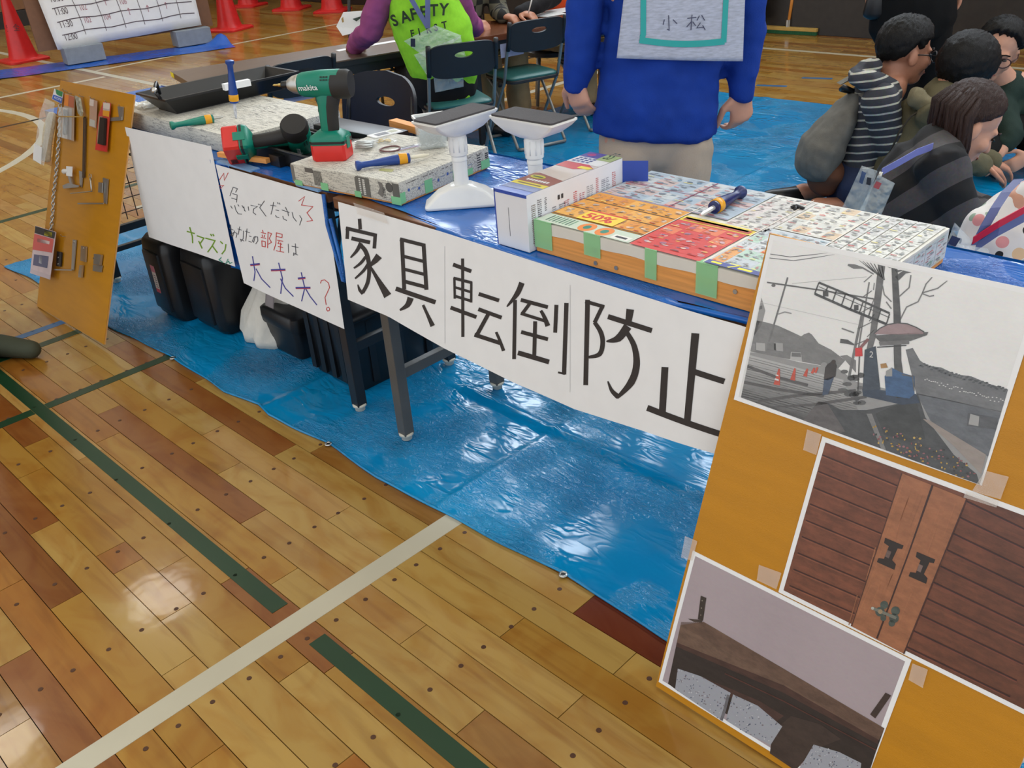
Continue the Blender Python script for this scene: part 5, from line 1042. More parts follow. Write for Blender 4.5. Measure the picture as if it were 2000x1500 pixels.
driver_tool('green screwdriver with yellow band lying before the black case lid', atz(332, 246, .7605 + .012), atz(436, 228, .7605 + .012), M_GREENH, k=1.1, tipl=.18)
driver_tool('dark blue torch-like pen tool lying on the shop flyers', atz(1449, 374, .7705 + .014), atz(1368, 420, .7705 + .014), mat('navy_tool_handle', rgb(26, 38, 92), .3, var=.3, vscale=180), k=1.12, tipl=.30, tip=mat('white_steel_tip', (.72, .72, .70, 1), .25, .5))
# open black tool tray and its lid
t = thing('tool_tray', 'open black plastic tray for the drill, between the two wrapped panels', 'tray', (-2.29, 1.40, .7045)); Mt = PW(t) @ R2(-.02)
tm = MB(); tm.box((-.125, -.085, 0), (.195, .085, .006)); tm.box((-.125, -.085, 0), (-.118, .085, .042)); tm.box((.188, -.085, 0), (.195, .085, .042)); tm.box((-.125, -.085, 0), (.195, -.078, .042)); tm.box((-.125, .078, 0), (.195, .085, .042)); tm.box((-.02, -.078, .006), (-.016, .078, .034)); tm.box((.02, -.085, 0), (.07, -.105, .03)); tm.xf(Mt).build('tray_body', M_BLACK, t)
rm = MB(); 
for q in (((-.13, -.09), (.20, -.09)), ((.20, -.09), (.20, .09)), ((.20, .09), (-.13, .09)), ((-.13, .09), (-.13, -.09))): rm.tube([Mt @ Vector((*q[0], .043)), Mt @ Vector((*q[1], .043))], .004, 8)
rm.build('tray_rim', M_BLACK, t, True)
t2_ = thing('tool_case', 'black plastic tool case with white sticker standing behind the open tray', 'case', (-2.335, 1.545, .7045)); M2 = PW(t2_) @ R2(.03)
MB().box((-.02, -.04, 0), (.30, .055, .056), bev=.006).xf(M2).build('case_body', M_BLACK, t2_, 40)
pr = Print(lambda a, b: M2 @ Vector((a, -.04, b + .008)), (0, -1, 0), .0003); pr.rect(.02, .016, .115, .040, rgb(196, 200, 206)); pr.rect(.055, .019, .068, .037, rgb(90, 96, 100), 2); pr.rect(.072, .019, .11, .024, rgb(120, 160, 140), 2)
for i in range(3): pr.rect(.025, .020 + .006 * i, .05, .0225 + .006 * i, rgb(130, 134, 140), 2)
pr.build('sticker', M_PRINT, t2_)
ln = thing('tool_case_lid', 'long black tool case lid with sloping sides lying open on the left wrapped panel', 'tray', (-2.95, 1.535, .7605)); Mn = PW(ln) @ R2(math.pi / 2 - .03) @ Matrix.Diagonal((.95, 1.25, 1.0, 1.0))
# lid of the tool case, a shallow trough seen from its underside: flared walls
o_ = [(-.23, -.075), (.27, -.075), (.27, .085), (-.23, .085)]; i_ = [(-.19, -.048), (.235, -.048), (.235, .06), (-.19, .06)]
lm = MB(); lm.rings([[Vector((x, y, .0)) for x, y in i_], [Vector((x, y, .003)) for x, y in i_], [Vector((x * 1.02, y * 1.05, .052)) for x, y in o_], [Vector((x * 1.04, y * 1.10, .052)) for x, y in o_], [Vector((x * 1.04, y * 1.10, .058)) for x, y in o_], [Vector((x, y, .058)) for x, y in o_], [Vector((x * .99, y * .98, .006)) for x, y in i_]])
lm.xf(Mn).build('tray_body', M_BLACK, ln, 30)
MB().tube([Mn @ Vector((-.24, -.06, .058)), Mn @ Vector((-.25, -.05, .085)), Mn @ Vector((-.22, -.02, .10)), Mn @ Vector((-.20, .01, .06))], .006, 8).build('latch', M_BLACK, ln, True); MB().cyl(Mn @ Vector((-.25, -.058, .085)), Mn @ Vector((-.25, -.045, .087)), .009, n=14).build('latch_pin', M_STEEL, ln, True)
tag(MB().box((-.06, -.010, 0), (.03, .012, .020)).xf(Matrix.Translation(atz(472, 170, .815)) @ R2(1.45)).build('white_box', M_PAPER), 'small white paper box behind the upright blue screwdriver', 'box')
tag(MB().grid(lambda u, v: Vector((-3.16 + .10 * u, 1.32 + .12 * v, .765 + .025 * abs(noise.noise(Vector((u * 4, v * 4, 3)))))), 14, 12, .0006, (0, 0, 1)).build('crumpled_film', clear_mat('crumpled_clear_film', (.9, .92, .9), .5, .1, .6)), 'crumpled clear plastic film at the left end of the black case lid', 'plastic')
tag(MB().box((-.10, -.008, 0), (.10, .008, .014), bev=.0015).xf(Matrix.Translation(atz(476, 312, .712)) @ R2(.2)).build('wooden_stick', M_WOOD), 'short pine stick under the lying drill at the table edge', 'stick')
tag(MB().box((-.09, -.014, 0), (.10, .014, .02), bev=.001).xf(Matrix.Translation((-2.075, 1.645, .745)) @ R2(-.12)).build('wooden_batten', M_WOOD), 'pale wooden batten behind the upright drill, in front of the curved chair back', 'stick')
# screws, hooks, tub of nails, booklet
def at76(px, py): return atz(px, py, .7606)
t = thing('screw_packet', 'clear packet of long steel screws right of the upright drill', 'screws', tuple(at76(712, 290))); c0 = at76(712, 288)
for i in range(11): 
    y = -.028 + .0056 * i; MB().tube([c0 + Vector((0, 0, .006 + .004 * (i % 3))) + GF * y + GR * -.022, c0 + Vector((0, 0, .006 + .003 * (i % 2))) + GF * (y + .003) + GR * .024], [.0013, .0022], 6).build('screw', M_ALU, t, True)
MB().limb([c0 + GR * -.026 + Vector((0, 0, .011)), c0 + GR * .028 + Vector((0, 0, .011))], [.034, .034], GF, .32).build('clear_bag', clear_mat('thin_clear_film', (.9, .95, .95), .14, .08, .5), t, True)
t = thing('hook_packet', 'flat clear bag of small brass hooks behind the screw packet', 'hooks', tuple(at76(750, 277))); c0 = at76(752, 277)
for i in range(16):
    p = c0 + GR * rng.uniform(-.022, .022) + GF * rng.uniform(-.016, .016) + Vector((0, 0, .003)); a = rng.uniform(0, 6); d = Vector((math.cos(a), math.sin(a), .1)) * .006; e = d.cross(Vector((0, 0, 1)))
    MB().tube([p - d, p, p + d * .7 + e * .6, p + e * 1.0, p - d * .4 + e * .9], .0013, 6).build('brass_hook', M_BRASS, t, True)
MB().grid(lambda u, v: c0 + GR * (-.03 + .064 * u) + GF * (-.022 + .046 * v) + Vector((0, 0, .002 + .008 * math.sin(math.pi * u) * math.sin(math.pi * v))), 10, 10).build('clear_bag', clear_mat('clear_film'), t, True)
t = tag(MB().tube([at76(762, 293) + GR * (.026 * math.cos(a)) + GF * (.026 * math.sin(a)) * (1 + .2 * math.cos(a)) + Vector((0, 0, .003)) for a in np.linspace(0, math.tau, 28)], .0022, 8, False).build('rubber_band', mat('brown_rubber', rgb(120, 84, 84), .5), None, True), 'brown rubber ring lying on the newspaper in front of the brass hooks', 'rubber band')
tub = thing('nail_tub', 'clear plastic tub full of small nails near the white poles', 'tub', tuple(at76(846, 290))); Mt = frame(at76(846, 287), (GR * .97 + GF * .24).normalized(), GF)
def rr(w, d, r=.008, n=4): return [(sx * (w / 2 - r) + r * math.cos(a), sy * (d / 2 - r) + r * math.sin(a)) for sx, sy, a0 in ((1, 1, 0), (-1, 1, 90), (-1, -1, 180), (1, -1, 270)) for a in [math.radians(a0 + 90 * k / n) for k in range(n + 1)]]
tb_ = MB(); tb_.rings([[Vector((x, y, z)) for x, y in rr(w, d)] for w, d, z in ((.072, .048, .002), (.074, .050, .004), (.080, .056, .074), (.086, .062, .076), (.086, .062, .080), (.078, .054, .080), (.076, .052, .075), (.070, .046, .006))]); tb_.xf(Mt).build('tub_body', clear_mat('milky_plastic', (.86, .92, .92), .24, .2, .05), tub, 40)
rm = MB(); rm.rings([[Vector((x, y, z)) for x, y in rr(w, d)] for w, d, z in ((.080, .056, .0745), (.088, .064, .0755), (.088, .064, .0815), (.078, .054, .0815), (.077, .053, .0745))], (False, False)); rm.xf(Mt).build('rim', M_WHITEP, tub, 40)
nl = MB()
for i in range(420):
    p = Vector((rng.uniform(-.031, .031), rng.uniform(-.019, .019), rng.uniform(.008, .052))); d = Vector((rng.uniform(-1, 1), rng.uniform(-1, 1), rng.uniform(-.6, .6))).normalized() * .010
    q0, q1 = p - d, p + d
    for q in (q0, q1): q.x = min(.0335, max(-.0335, q.x)); q.y = min(.0215, max(-.0215, q.y)); q.z = max(.006, q.z)
    nl.tube([q0, q1], .0009, 4)
no = nl.xf(Mt).build('nails', mat('zinc_nails', (.62, .66, .66, 1), .25, .8), tub); no['kind'] = 'stuff'
bk = thing('leaflet', 'small glossy leaflet with dark picture at the back of the newspaper panel', 'leaflet', tuple(at76(752, 262))); Mk = frame(atz(752, 262, .7608), (GR * .8 + GF * .6).normalized(), (GF * .8 - GR * .6))
MB().box((-.045, -.022, 0), (.045, .022, .003)).xf(Mk).build('leaflet_body', M_PAPER, bk); pr = Print(lambda a, b: Mk @ Vector((a, b, .003)), (0, 0, 1), .0002); pr.rect(-.03, -.014, .008, .012, rgb(60, 62, 70)); pr.rect(.014, -.012, .038, .014, rgb(170, 170, 140)); pr.build('leaflet_print', M_GLOSSY, bk)
t = thing('picture_sheet', 'flat instruction sheet with coloured strips lying left of the nail tub', 'sheet', tuple(at76(790, 292))); Mk = frame(atz(800, 288, .7607), (GR * .85 + GF * .52).normalized(), (GF * .85 - GR * .52))
MB().box((-.05, -.018, 0), (.05, .018, .0006)).xf(Mk).build('sheet_paper', M_PAPER, t); pr = Print(lambda a, b: Mk @ Vector((a, b, .0007)), (0, 0, 1), .0002); pr.rect(-.045, -.012, .045, -.008, rgb(150, 90, 140)); pr.rect(-.045, -.004, .03, 0, rgb(110, 120, 170)); pr.rect(-.02, .006, .02, .015, rgb(120, 120, 126)); pr.rect(-.045, -.017, .01, -.014, rgb(190, 180, 110)); pr.build('sheet_print', M_PRINT, t)
t = tag(MB().tube([atz(1545, 406, .773), atz(1556, 402, .776), atz(1570, 408, .773)], .004, 6).tube([atz(1556, 402, .776), atz(1552, 410, .773)], .003, 6).build('wire_clip', M_BLACK, None, True), 'tiny black clip on the flyers near the far edge', 'clip')
# ------------------------------------------------------------------ white furniture-bracing poles
def pole(label, base, top_c, yaw_top, yaw_base, segs, h):
    b = Vector(base); t = thing('tension_pole', label, 'support pole', tuple(b)); H = h
    def rot(a): return frame(b, Vector((math.cos(a), math.sin(a), 0)), Vector((-math.sin(a), math.cos(a), 0)))
    Mb = rot(yaw_base); ft = MB()
    def foot(sx, sy, z, r): return [Vector((x, y, z)) for x, y in rr(sx, sy, r)]
    ft.rings([foot(.172, .070, 0, .008), foot(.176, .074, .003, .008), foot(.176, .074, .007, .008), foot(.160, .064, .014, .01), foot(.115, .058, .034, .012), foot(.060, .052, .046, .012), foot(.050, .046, .049, .012)]); ft.xf(Mb).build('base', M_WHITEP, t, 40)
    cm = MB(); cm.lathe([(.0172, .047), (.0172, .062), (.0166, .064), (.0166, H * .50), (.0176, H * .505), (.0176, H * .54), (.0168, H * .545), (.0168, H * .555), (.0205, H * .57), (.0208, H * .60), (.0208, H * .775), (.0190, H * .79), (.0180, H * .80), (.0180, H * .81), (.0185, H * .815), (.0185, H * .85), (.0165, H - .043)], Matrix.Translation(b), 28); cm.build('column', M_WHITEP, t, 40)
    gr = MB()
    for k in range(10):
        a = k * math.tau / 10; p = b + Vector((math.cos(a) * .0204, math.sin(a) * .0204, 0)); gr.tube([p + Vector((0, 0, H * .61)), p + Vector((0, 0, H * .76))], .0016, 6)
    gr.build('grip_rib', M_WHITEP, t, True)
    Mt = frame(b + Vector((0, 0, H)), Vector((math.cos(yaw_top), math.sin(yaw_top), 0)), Vector((-math.sin(yaw_top), math.cos(yaw_top), 0)))
    hd = MB(); hd.rings([foot(.036, .036, -.045, .014), foot(.062, .050, -.042, .014), foot(.120, .070, -.031, .012), foot(.165, .080, -.015, .008), foot(.183, .084, -.006, .006), foot(.188, .086, -.004, .006), foot(.188, .086, -.0005, .006)]); hd.xf(Mt).build('head_plate', M_WHITEP, t, 40)
    MB().rings([foot(.180, .079, -.001, .006), foot(.180, .079, .0035, .006)]).xf(Mt).build('rubber_pad', mat('charcoal_rubber', rgb(62, 58, 60), .75, bump=.2, bscale=300), t, 40)
    return t
p1 = Vector((-1.553, 1.362, .7045)); ta = math.atan2(.165, .125)
tc1 = up_at(p1, 922, 221); h1 = tc1.z - .7045
pole('white bracing pole with black pad, left of the pair and fully in view', p1, None, math.atan2(*(lambda d: (d.y, d.x))(atz(1000, 205, .7045 + h1) - atz(872, 243, .7045 + h1))), math.atan2(*(lambda d: (d.y, d.x))(atz(960, 385, .705) - atz(872, 412, .705))) if False else .80, 1, h1)
p2 = up_at(Vector((-1.40, 1.44, 0)), 1028, 262); p2 = Vector((-1.385, 1.435, .7045)); h2 = up_at(p2, 1032, 228).z - .7045
pole('white bracing pole with black pad, partly behind the long white carton', p2, None, math.atan2(*(lambda d: (d.y, d.x))(atz(1098, 238, .7045 + h2) - atz(962, 216, .7045 + h2))), .80, 1, h2)
# ------------------------------------------------------------------ things under the tables
def drill_case(label, x0, x1, y0, y1, h, sticker):
    t = thing('drill_case', label, 'case', ((x0 + x1) / 2, (y0 + y1) / 2, .006)); m = MB()
    w = x1 - x0; d = y1 - y0
    m.rings([[Vector((x0 + w / 2 + px, y0 + d / 2 + py, .006 + z)) for px, py in rr(w * k, d * k2, .03)] for k, k2, z in ((.90, .82, 0), (.97, .94, .02), (1, 1, .06), (1, 1, h - .05), (.97, .96, h - .015), (.90, .84, h))]); m.build('case_body', M_BLACK, t, 50)
    m = MB(); m.box((x0 + .03, y0 - .008, .05), (x1 - .03, y0 + .02, h - .04), bev=.008); m.build('raised_panel', M_BLACK, t, 40)
    MB().tube([(x0 + w * .35, y0 + d / 2, h + .0), (x0 + w * .35, y0 + d / 2, h + .03), (x0 + w * .65, y0 + d / 2, h + .03), (x0 + w * .65, y0 + d / 2, h)], .009, 8).build('handle', M_BLACK, t, True)
    if sticker:
        pr = Print(lambda a, b: Vector((x0 + a * w, y0 - .0085, b)), (0, -1, 0), .0004); pr.rect(.42, .12, .60, .225, rgb(226, 210, 200)); pr.rect(.42, .12, .60, .135, rgb(196, 80, 90), 2); pr.rect(.42, .20, .60, .225, rgb(206, 120, 130), 2)
        for i in range(6): pr.rect(.47, .14 + .009 * i, .57, .144 + .009 * i, rgb(130, 120, 120), 2)
        pr.build('sticker', M_PRINT, t)
drill_case('black upright drill case with a small pink and white sticker, leftmost under the table', -3.21, -3.035, 1.235, 1.50, .315, True)
drill_case('black upright drill case without sticker, second under the left table', -3.005, -2.80, 1.275, 1.56, .305, False)
def bag(u, v): pass
t = thing('cloth_bag', 'white cloth bag slumped between black cases under the left table', 'bag', (-2.66, 1.40, .006)); m = MB(); rg = []
for z, w, d, cx, cy in ((.0, .20, .16, 0, 0), (.03, .215, .17, 0, 0), (.10, .20, .15, .01, .01), (.17, .18, .12, .02, .03), (.24, .17, .09, .03, .05), (.30, .15, .07, .03, .06), (.345, .13, .04, .04, .07)):
    r = []
    for k in range(40):
        a = k * math.tau / 40; f = 1 + .10 * math.sin(a * 5 + z * 14) + .07 * math.sin(a * 9 - z * 20) + .12 * noise.noise(Vector((a, z * 8, 2))); r.append(Vector((-2.675 + cx + w / 2 * math.cos(a) * f * (1.1 if abs(math.cos(a)) > .7 else 1), 1.395 + cy + d / 2 * math.sin(a) * f, .006 + z)))
    rg.append(r)
m.rings(rg); m.build('bag_body', mat('white_canvas', rgb(222, 216, 204), .8, var=.06, bump=.3, bscale=40), t, True)
MB().grid(lambda u, v: Vector((-2.60 + .05 * u + .02 * math.sin(v * 5), 1.335 + .05 * v + .01 * math.sin(v * 7), .30 - .22 * v)), 4, 14, .002, (0, 1, 0)).build('grey_strap', mat('grey_webbing', rgb(150, 140, 140), .8), t, True)
def lidded(name, label, x0, x1, y0, y1, h, cat, lidh=.03, taper=.9, rib=False, a=0.0):
    t = thing(name, label, cat, ((x0 + x1) / 2, (y0 + y1) / 2, .006)); w = x1 - x0; d = y1 - y0; cx = (x0 + x1) / 2; cy = (y0 + y1) / 2; M = Matrix.Translation((cx, cy, .006)) @ R2(a)
    m = MB(); m.rings([[Vector((px, py, z)) for px, py in rr(w * k, d * k, .02)] for k, z in ((taper * .96, 0), (taper, .01), (.98, h - lidh), (.98, h - lidh + .002))]); m.xf(M).build('body', M_BLACK, t, 45)
    m = MB(); m.rings([[Vector((px, py, z)) for px, py in rr(w * k, d * k, .024)] for k, z in ((1.03, h - lidh), (1.04, h - lidh + .004), (1.02, h - .008), (.94, h))]); m.xf(M).build('lid', M_BLACK, t, 45)
    if rib:
        m = MB()
        for i in range(5):
            x = -w * .42 + w * .84 * i / 4; m.box((x - .012, -d / 2 * .985, .02), (x + .012, -d / 2 * .93, h - lidh - .01)); 
        for i in range(3):
            y = -d * .3 + d * .6 * i / 2; m.box((w / 2 * .93, y - .012, .02), (w / 2 * .985, y + .012, h - lidh - .01))
        m.xf(M).build('side_rib', M_BLACK, t)
    return t
lidded('small_tool_box', 'small black rounded tool box in front of the big black bin', -2.63, -2.42, 1.345, 1.56, .155, 'tool box', .055, .93)
lidded('storage_bin', 'big black ribbed storage bin with lid under the left table', -2.345, -2.085, 1.335, 1.70, .265, 'bin', .028, .93, True)
# ------------------------------------------------------------------ folding chairs
M_TUBE = mat('chair_steel_tube', (0.26, 0.26, 0.25, 1), .4, .45); M_SEAT = mat('teal_vinyl', rgb(44, 100, 98), .4, var=.08, bump=.1, bscale=150); M_CB = mat('chair_black_plastic', rgb(26, 27, 32), .5)
def plate_hole(mb, wd, hgt, y0, curve, hole=True, th=.014, r=.03, n=64, crown=0.03):
    """curved back panel in xz with an oval hand hole"""
    out = []; inn = []
    for k in range(n):
        a = k * math.tau / n; c, s_ = math.cos(a), math.sin(a); x = wd / 2 * math.copysign(abs(c) ** .34, c); z = hgt / 2 * math.copysign(abs(s_) ** .34, s_)
        out.append((x, z + (crown if z > 0 else -crown * .4) * (1 - (2 * x / wd) ** 2))); inn.append((.056 * c, hgt * .20 + .017 * s_))
    def P(x, z, o): return Vector((x, y0 - curve * (1 - (2 * x / wd) ** 2) + o, z))
    if hole:
        mids = [[(o[0] * t + i[0] * (1 - t), o[1] * t + i[1] * (1 - t)) for o, i in zip(out, inn)] for t in (.02, .25, .5, .75, .97)]
        L = [[P(x, z, 0) for x, z in q] for q in [inn] + mids + [out]] + [[P(x, z, th) for x, z in q] for q in [out] + mids[::-1] + [inn]]
        return mb.rings(L + [L[0]], (False, False))
    return mb.rings([[P(x * k, z * k, 0) for x, z in out] for k in (.02, .5, 1)] + [[P(x * k, z * k, th) for x, z in out] for k in (1, .5, .02)])
def make_chair(label):
    t = thing('folding_chair', label, 'chair', group='folding steel chairs')
    lp = lambda s: None
    for s in (-1, 1):
        x = s * .205
        MB().tube([(x, -.235, .76), (x, -.215, .70), (x, -.12, .42), (x, .16, .03), (x, .175, .011)], .0105, 10).build('leg', M_TUBE, t, True)
        MB().tube([(s * .185, .15, .415), (s * .185, .06, .36), (s * .185, -.20, .03), (s * .185, -.215, .011)], .0105, 10).build('leg', M_TUBE, t, True)
        MB().tube([(x, -.243, .785), (x, -.235, .76), (x, -.210, .66), (x, -.198, .62)], .0145, 10).build('upright_sleeve', M_CB, t, True)
        MB().cyl((s * .175, -.065, .40), (s * .22, -.065, .40), .016, n=12).build('hinge', M_CB, t, True)
    MB().tube([(-.205, .175, .011), (-.19, .195, .011), (.19, .195, .011), (.205, .175, .011)], .0105, 10).build('floor_bar', M_TUBE, t, True)
    MB().tube([(-.185, -.215, .011), (-.17, -.235, .011), (.17, -.235, .011), (.185, -.215, .011)], .0105, 10).build('floor_bar', M_TUBE, t, True)
    MB().tube([(-.18, .12, .40), (.18, .12, .40)], .008, 8).build('seat_rail', M_TUBE, t, True)
    m = MB(); m.rings([[Vector((x, y + .01, z)) for x, y in rr(w, d, .06, 6)] for w, d, z in ((.36, .34, .405), (.40, .38, .412), (.40, .38, .426), (.385, .365, .430))]); m.build('seat_base', M_CB, t, 40)
    m = MB(); m.rings([[Vector((x, y + .01, z)) for x, y in rr(w, d, .055, 6)] for w, d, z in ((.380, .360, .4302), (.382, .362, .440), (.36, .34, .449), (.20, .18, .452))]); m.build('seat_cushion', M_SEAT, t, 50)
    plate_hole(MB(), .40, .175, 0, .03, crown=.010).xf(Matrix.Translation((0, -.224, .695)) @ Matrix.Rotation(.16, 4, 'X')).build('backrest', M_CB, t, 55)
    return t
chair0 = None
CK = .86
def chair(label, loc, face):
    global chair0
    rz = math.atan2(-face[0], face[1])
    if chair0 is None: o = chair0 = make_chair(label)
    else: o = copy_tree(chair0); o['label'] = label
    o.location = (loc.x, loc.y, 0.0055 if loc.x > -4.0 else 0.0006); o.rotation_euler = (0, 0, rz); o.scale = (CK * .95, CK, CK); return o
def by_seat(px, py, f): return atz(px, py, .44 * CK) + Vector((f[0], f[1], 0)).normalized() * .17 * CK
def by_back(px, py, f): return atz(px, py, .79 * CK) + Vector((f[0], f[1], 0)).normalized() * .24 * CK
FA, FB_, FCc = (-.90, .44), (-.95, .30), (-.99, .12)
CA = by_seat(907, 206, FA); CB = by_seat(1045, 150, FB_); CC_ = by_back(588, 117, FCc); CE = by_seat(1185, 118, FB_)
chair('folding chair with teal seat occupied by the person in the lime vest', CA, FA)
chair('empty folding chair with teal seat, right of the lime vest', CB, FB_)
chair('empty black-backed folding chair at the grey-brown table, left of the upright drill', CC_, FCc)
chair('folding chair half hidden behind the person in the blue sweater', CE, FB_)
cc = thing('folding_chair', 'black chair with a wide curved back and oval hole, tucked in behind the front tables', 'chair', (atz(742, 224, .63).x, atz(742, 224, .63).y, .0055)); cc.scale = (.96, .95, .95); Mc = PW(cc) @ R2(math.pi)
for s in (-1, 1):
    MB().tube([Mc @ Vector(p) for p in ((s * .19, -.02, .74), (s * .195, .0, .66), (s * .20, .05, .42), (s * .20, .20, .012))], .011, 10).build('leg', M_BLACKM, cc, True)
    MB().tube([Mc @ Vector(p) for p in ((s * .185, .20, .40), (s * .185, .0, .22), (s * .185, -.06, .012))], .011, 10).build('leg', M_BLACKM, cc, True)
m = MB(); m.rings([[Vector((x, y + .20, z)) for x, y in rr(w, d, .06, 6)] for w, d, z in ((.38, .36, .41), (.42, .39, .42), (.42, .39, .435), (.38, .35, .442))]); m.xf(Mc).build('seat', M_CB, cc, 40)
plate_hole(MB(), .44, .225, 0, .045, True, .014, .05, 48, .045).xf(Mc @ Matrix.Translation((0, -.0, .66)) @ Matrix.Rotation(.14, 4, 'X')).build('backrest', M_CB, cc, 55)
for i, (px, l) in enumerate((((582, 182), 'lavender paper slip taped below the black chair back left of the drill'), ((1000, 96), 'lavender paper slip taped below the back of the empty teal chair'))):
    c = up_at((CC_ if i == 0 else CB) - Vector(((FCc if i == 0 else FB_)[0], (FCc if i == 0 else FB_)[1], 0)) * .20, *px); tag(MB().box((-.075, -.0006, -.035), (.075, .0006, .035)).xf(frame(c, (.17, .985, .0), (.985, -.17, 0))).build('paper_slip', mat('lavender_paper', rgb(150, 152, 180), .7)), l, 'paper')
# ------------------------------------------------------------------ long tables behind
M_T3 = mat('grey_brown_laminate', rgb(104, 84, 68), .35, var=.08, vscale=3, stretch=(12, 2, 12)); M_T4 = mat('glossy_brown_laminate', rgb(108, 62, 36), .22, var=.12, vscale=4, stretch=(12, 2, 12))
_p0 = atz(377, 166, .60); _p1 = atz(800, 96, .60); _d = _p1 - _p0; ta_ = math.atan2(-_d.x, _d.y)
def long_table(label, o, m, edge, L=1.2, Wd=.45):
    t = thing('folding_table', label, 'table', o, ta_); t.scale = (1.05, 1.15, .857); M = PW(t)      # local: y along, x across to the left (negative)
    MB().box((-Wd, 0, .666), (0, L, .70), bev=.003).xf(M).build('tabletop', m, t); MB().box((-.003, .006, .664), (.003, L - .006, .692)).xf(M).build('black_edge', edge, t)
    MB().box((-.03, .06, .61), (-.012, L - .06, .664)).xf(M).build('apron_rail', M_BLACKM, t); MB().box((-Wd + .012, .06, .61), (-Wd + .03, L - .06, .664)).xf(M).build('apron_rail', M_BLACKM, t)
    sh = MB()
    for x in np.linspace(-Wd + .06, -.05, 4): sh.tube([M @ Vector((x, .1, .56)), M @ Vector((x, L - .1, .56))], .005, 6)
    sh.build('shelf_rod', mat('brass_toned_rod', rgb(170, 128, 70), .35, .5), t, True)
    for y in (.10, L - .10):
        for x in (-Wd + .05, -.05):
            lg = MB().box((x - .0135, y - .0135, .02), (x + .0135, y + .0135, .664), bev=.002).xf(M).build('leg', M_BLACKM, t); MB().cyl(M @ Vector((x, y, .001)), M @ Vector((x, y, .021)), .015, n=12).build('foot_cap', M_CAP, lg)
        MB().box((-Wd + .065, y - .009, .20), (-.065, y + .009, .22)).xf(M).build('stretcher', M_BLACKM, t)
        d = .22 if y < .6 else -.22; MB().tube([M @ Vector((-Wd / 2, y, .38)), M @ Vector((-Wd / 2, y + d, .655))], .007, 6).build('brace', M_BLACKM, t)
    return t
T3o = Vector((_p0.x, _p0.y, 0.0006)); T3 = long_table('long grey-brown folding table running back behind the left front table', T3o, M_T3, M_BLACKM); MT3 = PW(T3)
T4o = MT3 @ Vector((0, 1.225, 0)); T4o.z = .0006; T4 = long_table('glossy brown folding table behind the lime vest, with papers on it', T4o, M_T4, mat('brown_edge', rgb(104, 56, 32), .3)); MT4 = PW(T4)
tg = tag(MB().box((-.035, 0, -.016), (.035, .0008, .012)).xf(MT3 @ Matrix.Translation((-.42, -.0012, .687))).build('yellow_tag', mat('yellow_sticker', rgb(226, 206, 40), .5)), 'small yellow sticker tag on the near corner of the grey-brown table', 'sticker')
tag(MB().grid(lambda u, v: MT3 @ Vector((-.30 + .05 * u - .02 * v, .72 + .42 * v, .7012)), 6, 6, .0006, (0, 0, 1)).build('paper_strip', M_PAPER), 'thin white paper strip lying on the grey-brown table', 'paper')
tg = thing('folded_card', 'folded white card with dark print standing behind the purple sleeve', 'card', tuple(up_at((-4.55, 3.2, 0), 690, 66))); Mk = frame(up_at((-4.55, 3.2, 0), 693, 68), GR, GF)
MB().add([Mk @ Vector(p) for p in ((-.07, 0, 0), (.06, 0, .02), (.08, .02, .12), (-.05, .03, .12), (-.10, .02, .05))] + [Mk @ Vector((x, y + .004, z)) for x, y, z in ((-.07, 0, 0), (.06, 0, .02), (.08, .02, .12), (-.05, .03, .12), (-.10, .02, .05))], [(0, 1, 2, 3, 4), (9, 8, 7, 6, 5)] + [(i, (i + 1) % 5, (i + 1) % 5 + 5, i + 5) for i in range(5)]).build('card_face', M_PAPER, tg)
pr = Print(lambda a, b: Mk @ Vector((a, -.002, b)), -GF, .0006); pr.poly([(.0, .085), (.07, .10), (.075, .115), (.02, .07)], rgb(60, 76, 66)); pr.poly([(-.06, .07), (-.05, .072), (-.05, .10), (-.062, .09)], rgb(180, 150, 90)); pr.build('card_print', M_PRINT, tg)
ez = thing('easel_stand', 'thin black metal stand rising behind the grey-brown table', 'stand', (-5.0, 3.4, .0006)); eb = Vector((-5.0, 3.45, 0))
for a, b in (((680, -60), (683, 70)), ((724, -60), (725, 30))): MB().tube([up_at(eb, *a), up_at(eb, *b), Vector((up_at(eb, *b).x, up_at(eb, *b).y, .004))], .010, 8).build('post', M_BLACKM, ez, True)
MB().tube([up_at(eb, 680, 28), up_at(eb, 725, 25)], .008, 8).build('crossbar', M_BLACKM, ez)
# ------------------------------------------------------------------ traffic cones, notice board
M_CONE = mat('red_cone_plastic', rgb(214, 40, 40), .35, var=.06)
cone0 = None
def cone(label, px, py, k=1.0):
    global cone0
    c = atz(px, py, .0008)
    if cone0 is None:
        cone0 = thing('traffic_cone', label, 'cone', tuple(c), group='red cones across the hall'); m = MB()
        m.rings([[Vector((x, y, z)) for x, y in rr(w, w, .05, 5)] for w, z in ((.40, 0), (.40, .018), (.37, .028), (.30, .032))]); m.build('base', M_CONE, cone0, 40).matrix_parent_inverse = Matrix.Identity(4)
        MB().lathe([(.145, .031), (.135, .05), (.125, .09), (.028, .68), (.026, .70), (.016, .702)], None, 32).build('cone_body', M_CONE, cone0, 40).matrix_parent_inverse = Matrix.Identity(4); return cone0
    o = copy_tree(cone0); o['label'] = label; o.location = c; o.rotation_euler = (0, 0, rng.uniform(0, 1)); return o
c1 = cone('red traffic cone with dark writing, left of the notice board', 48, 118)
cone('red traffic cone right of the notice board, nearest of the row', 450, 58); cone('red traffic cone whose base shows at the top edge, farthest of the row', 486, 12); cone('red traffic cone third from the notice board', 570, 18); cone('red traffic cone behind the thin black stand', 650, 22)
cb = PW(c1)
